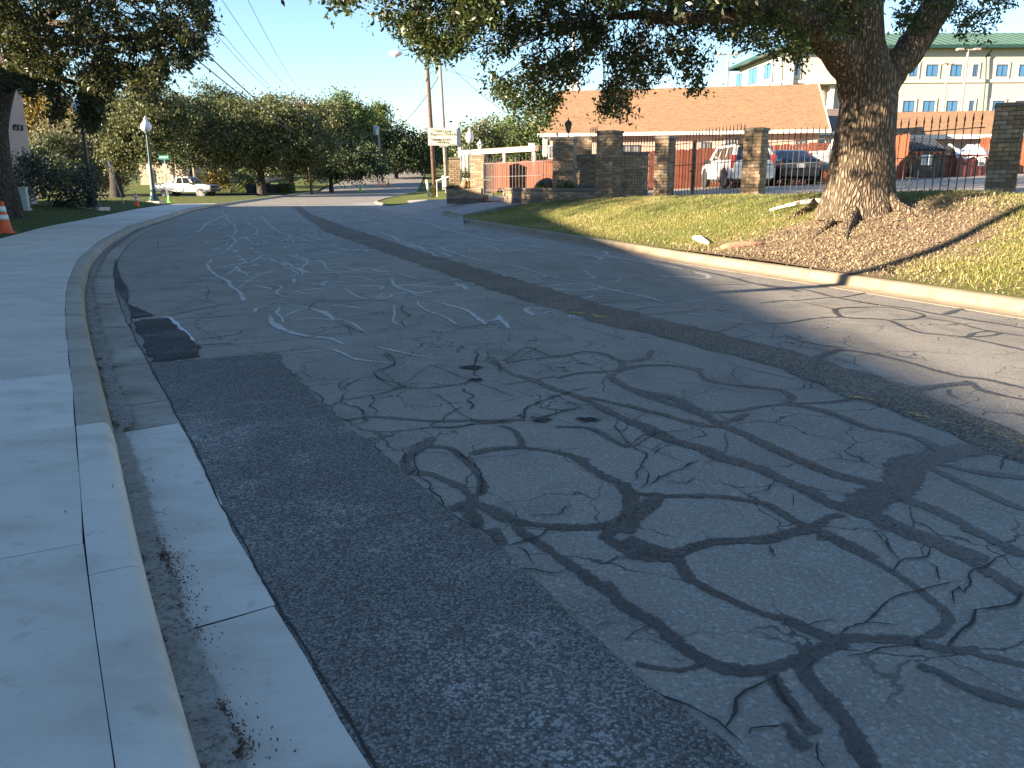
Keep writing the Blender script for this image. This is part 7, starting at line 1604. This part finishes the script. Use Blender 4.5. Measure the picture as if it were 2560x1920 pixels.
def wire(label, a, b, sag, r, n=18):
    a, b = Vector(a), Vector(b); t = thing('overhead_wire', label, 'wire', a, 0, 'overhead wires'); q = []
    for i in range(n + 1):
        u = i / n; p = a.lerp(b, u) - a; p.z -= sag * 4 * u * (1 - u); q.append(p)
    obj('cable', MB().tube(q, r, 5), A['wire'], t, smooth=True)
wire('thickest overhead wire, lowest of those running from the left oak to the crossarm pole', pt(312, 0, 24), pt(757, 345, 89), 0.3, .026)
wire('overhead wire next above the thickest one, left of the crossarm pole', pt(380, 0, 26), pt(742, 330, 89), .3, .018)
wire('overhead wire third from the left oak, ending below the crossarm', pt(400, 20, 30), pt(700, 300, 88), .2, .018)
wire('thin wire reaching the left end of the crossarm', pt(470, 0, 30), pt(737, 258, 90), .8, .012)
wire('thin wire just right of the one at the left end of the crossarm', pt(480, -10, 30), pt(748, 258, 90), .8, .012)
wire('thin wire reaching the middle of the crossarm', pt(555, 0, 36), pt(772, 258, 90), .8, .012)
wire('thin wire reaching the right end of the crossarm', pt(620, 0, 40), pt(784, 258, 90), .8, .012)
wire('long sagging cable from the pale pole down to the transformer pole', pt(1099, 188, 60), pt(942, 318, 112), 1.6, .03)
wire('sagging cable between the transformer pole and the crossarm pole', pt(942, 320, 112), pt(764, 300, 90), 2.2, .025)
wire('straight cable from the pale pole towards the pink house', pt(1106, 144, 60), pt(1345, 330, 47.5), .4, .02)
wire('faint thin cable right of the pale pole', pt(1108, 172, 60), pt(1420, 235, 60), .3, .012)
wire('short looping cable between the two poles behind the sign', pt(1074, 150, 57), pt(1098, 190, 60), .5, .014)
wire('upper faint wire across the horizon above the dark trees', pt(900, 304, 195), pt(1200, 312, 195), .3, .03)
wire('lower faint wire across the horizon above the dark trees', pt(900, 310, 196), pt(1200, 318, 196), .3, .03)
def lot_light(label, x, yt, yb, Y, hw_px, head='T', xb=None):
    a, b = pt(xb or x, yb, Y), pt(x, yt, Y); base = Vector((a.x, Y, zl(a.x, Y) - .2)); t = thing('parking_light', label, 'street lamp', base, 0, 'parking lot light poles'); obj('pole', MB().tube([(0, 0, 0), b - base], [.11, .08], 8), A['grey_pole'], t, smooth=True)
    k = hw_px * Y / F_PX; obj('lamp_bar', MB().beam(b - base + Vector((-k * .6, 0, 0)), b - base + Vector((k * .6, 0, 0)), .08, .08), A['grey_pole'], t)
    for s_ in (-1, 1): obj('lamp_head', MB().box(tuple(b - base + Vector((s_ * k * .75, 0, .02))), (k * .5, .4, .14)), A['grey_pole'], t)
lot_light('parking lot light pole standing left of the cream building', 1821, 136, 238, 72, 26)
lot_light('taller parking lot light pole before the cream building windows', 2421, 124, 283, 62, 26, xb=2404)
lot_light('shorter parking lot light pole before the cream building windows', 2370, 159, 283, 76, 14, xb=2361)
lot_light('thin light pole above the middle of the tan roof', 1612, 196, 240, 80, 6)

# ================================================================== CHURCH SIGN
sg = pt(1107, 342, 42.0); k = 42.0 / F_PX; W, Hh = 70 * k, 40 * k
cs = thing('church_sign', 'cream church sign board with dark lettering above the leftmost brick pillar', 'sign', (sg.x, 42.0, pt(1150, 395, 42).z), rad(3)); zc = sg.z - pt(1150, 395, 42).z
obj('sign_frame', MB().box((0, 0, zc), (W, .26, Hh)), A['white_trim'], cs); fc = obj('sign_face', MB().box((0, -.135, zc), (W - .09, .02, Hh - .09)), A['sign_face'], cs)
Rt = (rad(90), 0, 0)
def line(txt, y, w, sz, mat, x=0): letter(txt, sz, A[mat], fc, (x, -.147, zc + y), Rt, .004, 'lettering', 0, 'CENTER', w)
line('Lovers Leap', Hh * .25, W * .62, .20, 'ink', W * .0); line('Baptist Church', Hh * .06, W * .84, .20, 'ink', W * .02)
line('GROWING IN FAITH', -Hh * .24, W * .62, .125, 'ink_red', -W * .04); line('COME JOIN US', -Hh * .39, W * .46, .12, 'ink', -W * .02)
for y in (-.13, ): obj('ledge', MB().box((0, -.148, zc + Hh * y), (W * .9, .01, .012)), A['win_grey'], fc)
for x in (W * .56, ): obj('sign_post', MB().box((x, .05, zc * .42), (.16, .16, zc * 1.9)), A['white_trim'], cs)
obj('sign_arm', MB().box((W * .5, .05, zc + .1), (.18, .10, .12)), A['white_trim'], cs)
mt = pt(1108, 366, 58); 
t = thing('meter_box', 'pale box fixed on the wooden pole under the church sign', 'box', pt(1110, 364, 59.6)); obj('case', MB().box((0, 0, 0), (.62, .3, .24)), A['grey_pole'], t); obj('cover', MB().box((.1, -.16, 0), (.34, .03, .2)), A['steel'], t)

# ================================================================== SMALL STREET THINGS
def cone(label, base, h, bands=2, mat='orange'):
    t = thing('traffic_cone', label, 'traffic cone', base, 0, 'orange traffic cones'); r0, r1 = .19 * h / .9 * .92, .045 * h / .9; rr = lambda z: r0 + (r1 - r0) * z
    obj('cone_base', MB().box((0, 0, .02 * h), (.42 * h, .42 * h, .045 * h)), A['trim_black' if bands > 2 else mat], t)
    obj('cone_body', MB().lathe([(r0, .04 * h), (r1 * 1.1, .97 * h), (r1 * .9, 1.0 * h)], n=20), A[mat], t, smooth=True, sharp=40)
    for z0, z1 in ((.42, .58), (.66, .84)): obj('reflective_band', MB().lathe([(rr(z0) + .006, z0 * h), (rr(z1) + .006, z1 * h)], n=20), A['reflective'], t, smooth=True)
    return t
q = hit(16, 583, z_left, 8, 40); qt = pt(12, 503, q.y); cone('large orange traffic cone with two white bands at the left edge', q, qt.z - q.z)
q = hit(342, 516, z_left, 20, 70); qt = pt(340, 482, q.y); cone('orange traffic cone beside the leaning sign post', q, qt.z - q.z)
q = pt(971, 464, 118); cone('tiny orange cone at the far bend of the road', (q.x, 118, float(hill(118)) + .1), 1.0)
def marker(label, base, h):
    t = thing('marker_cone', label, 'marker', base, 0, 'lime green marker cones'); obj('marker_body', MB().lathe([(.26 * h, 0), (.27 * h, .10 * h), (.20 * h, .3 * h), (.09 * h, .95 * h), (.05 * h, h)], n=14), A['lime'], t, smooth=True); obj('marker_base', MB().box((0, 0, .02), (.6 * h, .6 * h, .05)), A['lime'], t)
q = hit(424, 506, z_left, 20, 75); marker('lime green marker cone at the foot of the stop sign', q, 18 * q.y / F_PX * .95); q = pt(901, 469, 104); marker('lime green marker on the far lawn edge', (q.x, 104, .12), .72)
t = thing('barrier_board', 'small white board on orange legs beside the far cone', 'barricade', (pt(952, 464, 116).x, 116, float(hill(116)) + .1)); obj('board', MB().box((0, 0, .62), (.95, .06, .32)), A['reflective'], t)
for x in (-.3, .3): obj('leg', MB().box((x, 0, .23), (.08, .3, .46)), A['orange'], t)
q = pt(963, 462, 117); t = thing('post_stub', 'short yellow post between the white board and the far cone', 'post', (q.x, 117, float(hill(117)) + .1)); obj('shaft', MB().lathe([(.10, 0), (.10, .62), (.05, .7)], n=10), A['yellow_tube'], t); obj('foot', MB().lathe([(.16, 0), (.16, .05)], n=10), A['steel'], t)
# utility box
q = hit(56, 527, z_left, 15, 45); k = q.y / F_PX; t = thing('utility_box', 'pale green utility cabinet beside the left oak trunk', 'utility box', q, rad(18)); w_, h_ = 31 * k, 54 * k
obj('cabinet', MB().box((0, 0, h_ / 2), (w_, w_ * .8, h_)), A['pale_green'], t); obj('lid', MB().box((0, 0, h_ + .015), (w_ + .05, w_ * .8 + .05, .05)), A['pale_green'], t); obj('door_seam', MB().box((-w_ * .12, -w_ * .4 - .004, h_ * .5), (.012, .01, h_ * .9)), A['grey_plastic'], t); obj('latch', MB().box((-w_ * .22, -w_ * .4 - .01, h_ * .85), (.06, .02, .06)), A['reflective'], t); obj('plinth', MB().box((0, 0, .03), (w_ + .10, w_ * .9, .08)), A['conc_new'], t)
# signs
q = hit(420, 505, z_left, 20, 75); Y = q.y; k = Y / F_PX; ss = thing('street_sign', 'stop sign seen from behind under green street name blades, beside the lit lamp', 'sign', q, rad(0)); H_ = pt(412, 388, Y).z - q.z; top = pt(410.5, 392, Y) - q
obj('post', MB().tube([(0, 0, -.1), top], .035, 6), A['steel'], ss); oc = pt(412, 422, Y) - q; w_ = 14 * k / 2
oct_ = [(math.cos(math.pi / 8 + i * math.pi / 4), math.sin(math.pi / 8 + i * math.pi / 4)) for i in range(8)]
mb = MB(); mb.slab([(oc.x + w_ * c_, -.05, oc.z + 13.5 * k * s__) for c_, s__ in oct_], (0, -1, 0), .02); obj('stop_plate', mb, A['sign_back'], ss)
bl = pt(410, 393.5, Y) - q; bd = obj('name_blade', MB().box((bl.x, -.02, bl.z), (24.5 * k, .03, 9.5 * k)), A['sign_green'], ss)
mb = MB(); rng = random.Random(2)
for x0, x1, z0, z1 in ((-.40, -.25, -.1, .16), (-.20, -.14, -.2, .2), (-.10, .02, -.16, .14), (.05, .12, -.2, .25), (.17, .26, -.14, .12), (.31, .40, .0, .26)): mb.box((bl.x + 24.5 * k * (x0 + x1) / 2, -.038, bl.z + 9.5 * k * (z0 + z1) / 2), (24.5 * k * (x1 - x0), .006, 9.5 * k * (z1 - z0)))
obj('blade_lettering', mb, A['reflective'], bd)
bl = pt(411.5, 403, Y) - q; obj('name_blade', MB().box((bl.x, .02, bl.z), (14 * k, .03, 7.5 * k), rad(20)), A['sign_green'], ss)
q = hit(380, 504, z_left, 20, 75); Y = q.y; t = thing('sign_post', 'small white sign on a thin post just left of the lit lamp pole', 'sign', q); pp = pt(372, 412, Y) - q; obj('post', MB().tube([(0, 0, -.1), pp], .035, 6), A['white_trim'], t); c_ = pt(371.5, 421, Y) - q; obj('sign_plate', MB().box((c_.x, -.05, c_.z), (7.5 * Y / F_PX, .02, 19 * Y / F_PX)), A['reflective'], t)
q = hit(311, 510, z_left, 20, 75); Y = q.y; t = thing('sign_post', 'leaning white sign post left of the lit lamp, its plate turned edge-on', 'sign', q); pp = pt(270, 402, Y) - q; obj('post', MB().tube([(0, 0, -.1), pp], .035, 6), A['sign_back'], t); pm = pt(274, 412, Y) - q; obj('sign_plate', MB().beam(pp + Vector((0, -.05, 0)), pm + Vector((0, -.05, 0)) + (pm - pp) * .6, .12, .05), A['reflective'], t)
# hydrant, bollard, pedestal, rail on the corner lawn
hy = pt(1082.5, 494, 47); t = thing('fire_hydrant', 'yellow fire hydrant on the corner lawn below the church sign', 'hydrant', hy); s_ = (pt(1082, 460, 47).z - hy.z) / .78
obj('barrel', MB().lathe([(.17 * s_, 0), (.17 * s_, .05 * s_), (.115 * s_, .07 * s_), (.115 * s_, .50 * s_), (.16 * s_, .53 * s_), (.16 * s_, .57 * s_)], n=16), A['hyd_yellow'], t, smooth=True, sharp=40); obj('bonnet', MB().lathe([(.15 * s_, .57 * s_), (.14 * s_, .64 * s_), (.08 * s_, .71 * s_), (.03 * s_, .73 * s_), (.03 * s_, .78 * s_)], n=16), A['hyd_yellow'], t, smooth=True, sharp=50)
for s2 in (-1, 1): obj('nozzle', MB().lathe([(.065 * s_, s2 * .10 * s_), (.065 * s_, s2 * .18 * s_), (.08 * s_, s2 * .19 * s_), (.08 * s_, s2 * .22 * s_)], (0, 0, .42 * s_), 12, 'x'), A['hyd_yellow'], t)
obj('nozzle', MB().lathe([(.085 * s_, -.10 * s_), (.085 * s_, -.19 * s_), (.1 * s_, -.20 * s_), (.1 * s_, -.23 * s_)], (0, 0, .38 * s_), 12, 'y'), A['hyd_yellow'], t)
q = pt(1073, 484, 49); qt = pt(1067, 452, 49); t = thing('bollard', 'pale leaning bollard beside the yellow hydrant', 'bollard', q); obj('shaft', MB().tube([Vector((0, 0, -.2)), qt - q], .075, 10), A['sign_face'], t, smooth=True); obj('bollard_cap', MB().lathe([(.078, 0), (.06, .05), (.01, .07)], tuple(qt - q), 10), A['sign_face'], t)
q = pt(1111, 474, 52); qt = pt(1109, 443, 52); t = thing('utility_pedestal', 'white utility pedestal between the two wooden poles', 'utility box', q); h_ = qt.z - q.z; obj('cabinet', MB().box((0, 0, h_ / 2), (.24, .24, h_)), A['white_trim'], t); obj('lid', MB().lathe([(.16, h_), (.13, h_ + .08), (.02, h_ + .10)], n=10), A['white_trim'], t)
a_, b_ = pt(1090, 452, 53), pt(1126, 440, 50); t = thing('pipe_rail', 'thin white pipe rail slanting behind the pedestal', 'rail', a_); obj('top_bar', MB().tube([(0, 0, 0), b_ - a_], .03, 6), A['white_trim'], t)
for u in (.05, .95): p = a_.lerp(b_, u) - a_; obj('rail_post', MB().tube([p, p - Vector((0, 0, 1.0))], .025, 6), A['white_trim'], t)
# guy wire with its yellow guard
a_, b_ = pt(591, 482, 92), pt(616, 449, 92); t = thing('guy_wire', 'guy wire with a bright yellow plastic guard on the far lawn', 'guy wire', a_); obj('guard', MB().tube([(0, 0, 0), b_ - a_], .09, 8), A['yellow_tube'], t); obj('cable', MB().tube([b_ - a_, pt(700, 330, 91) - a_], .02, 5), A['wire'], t)
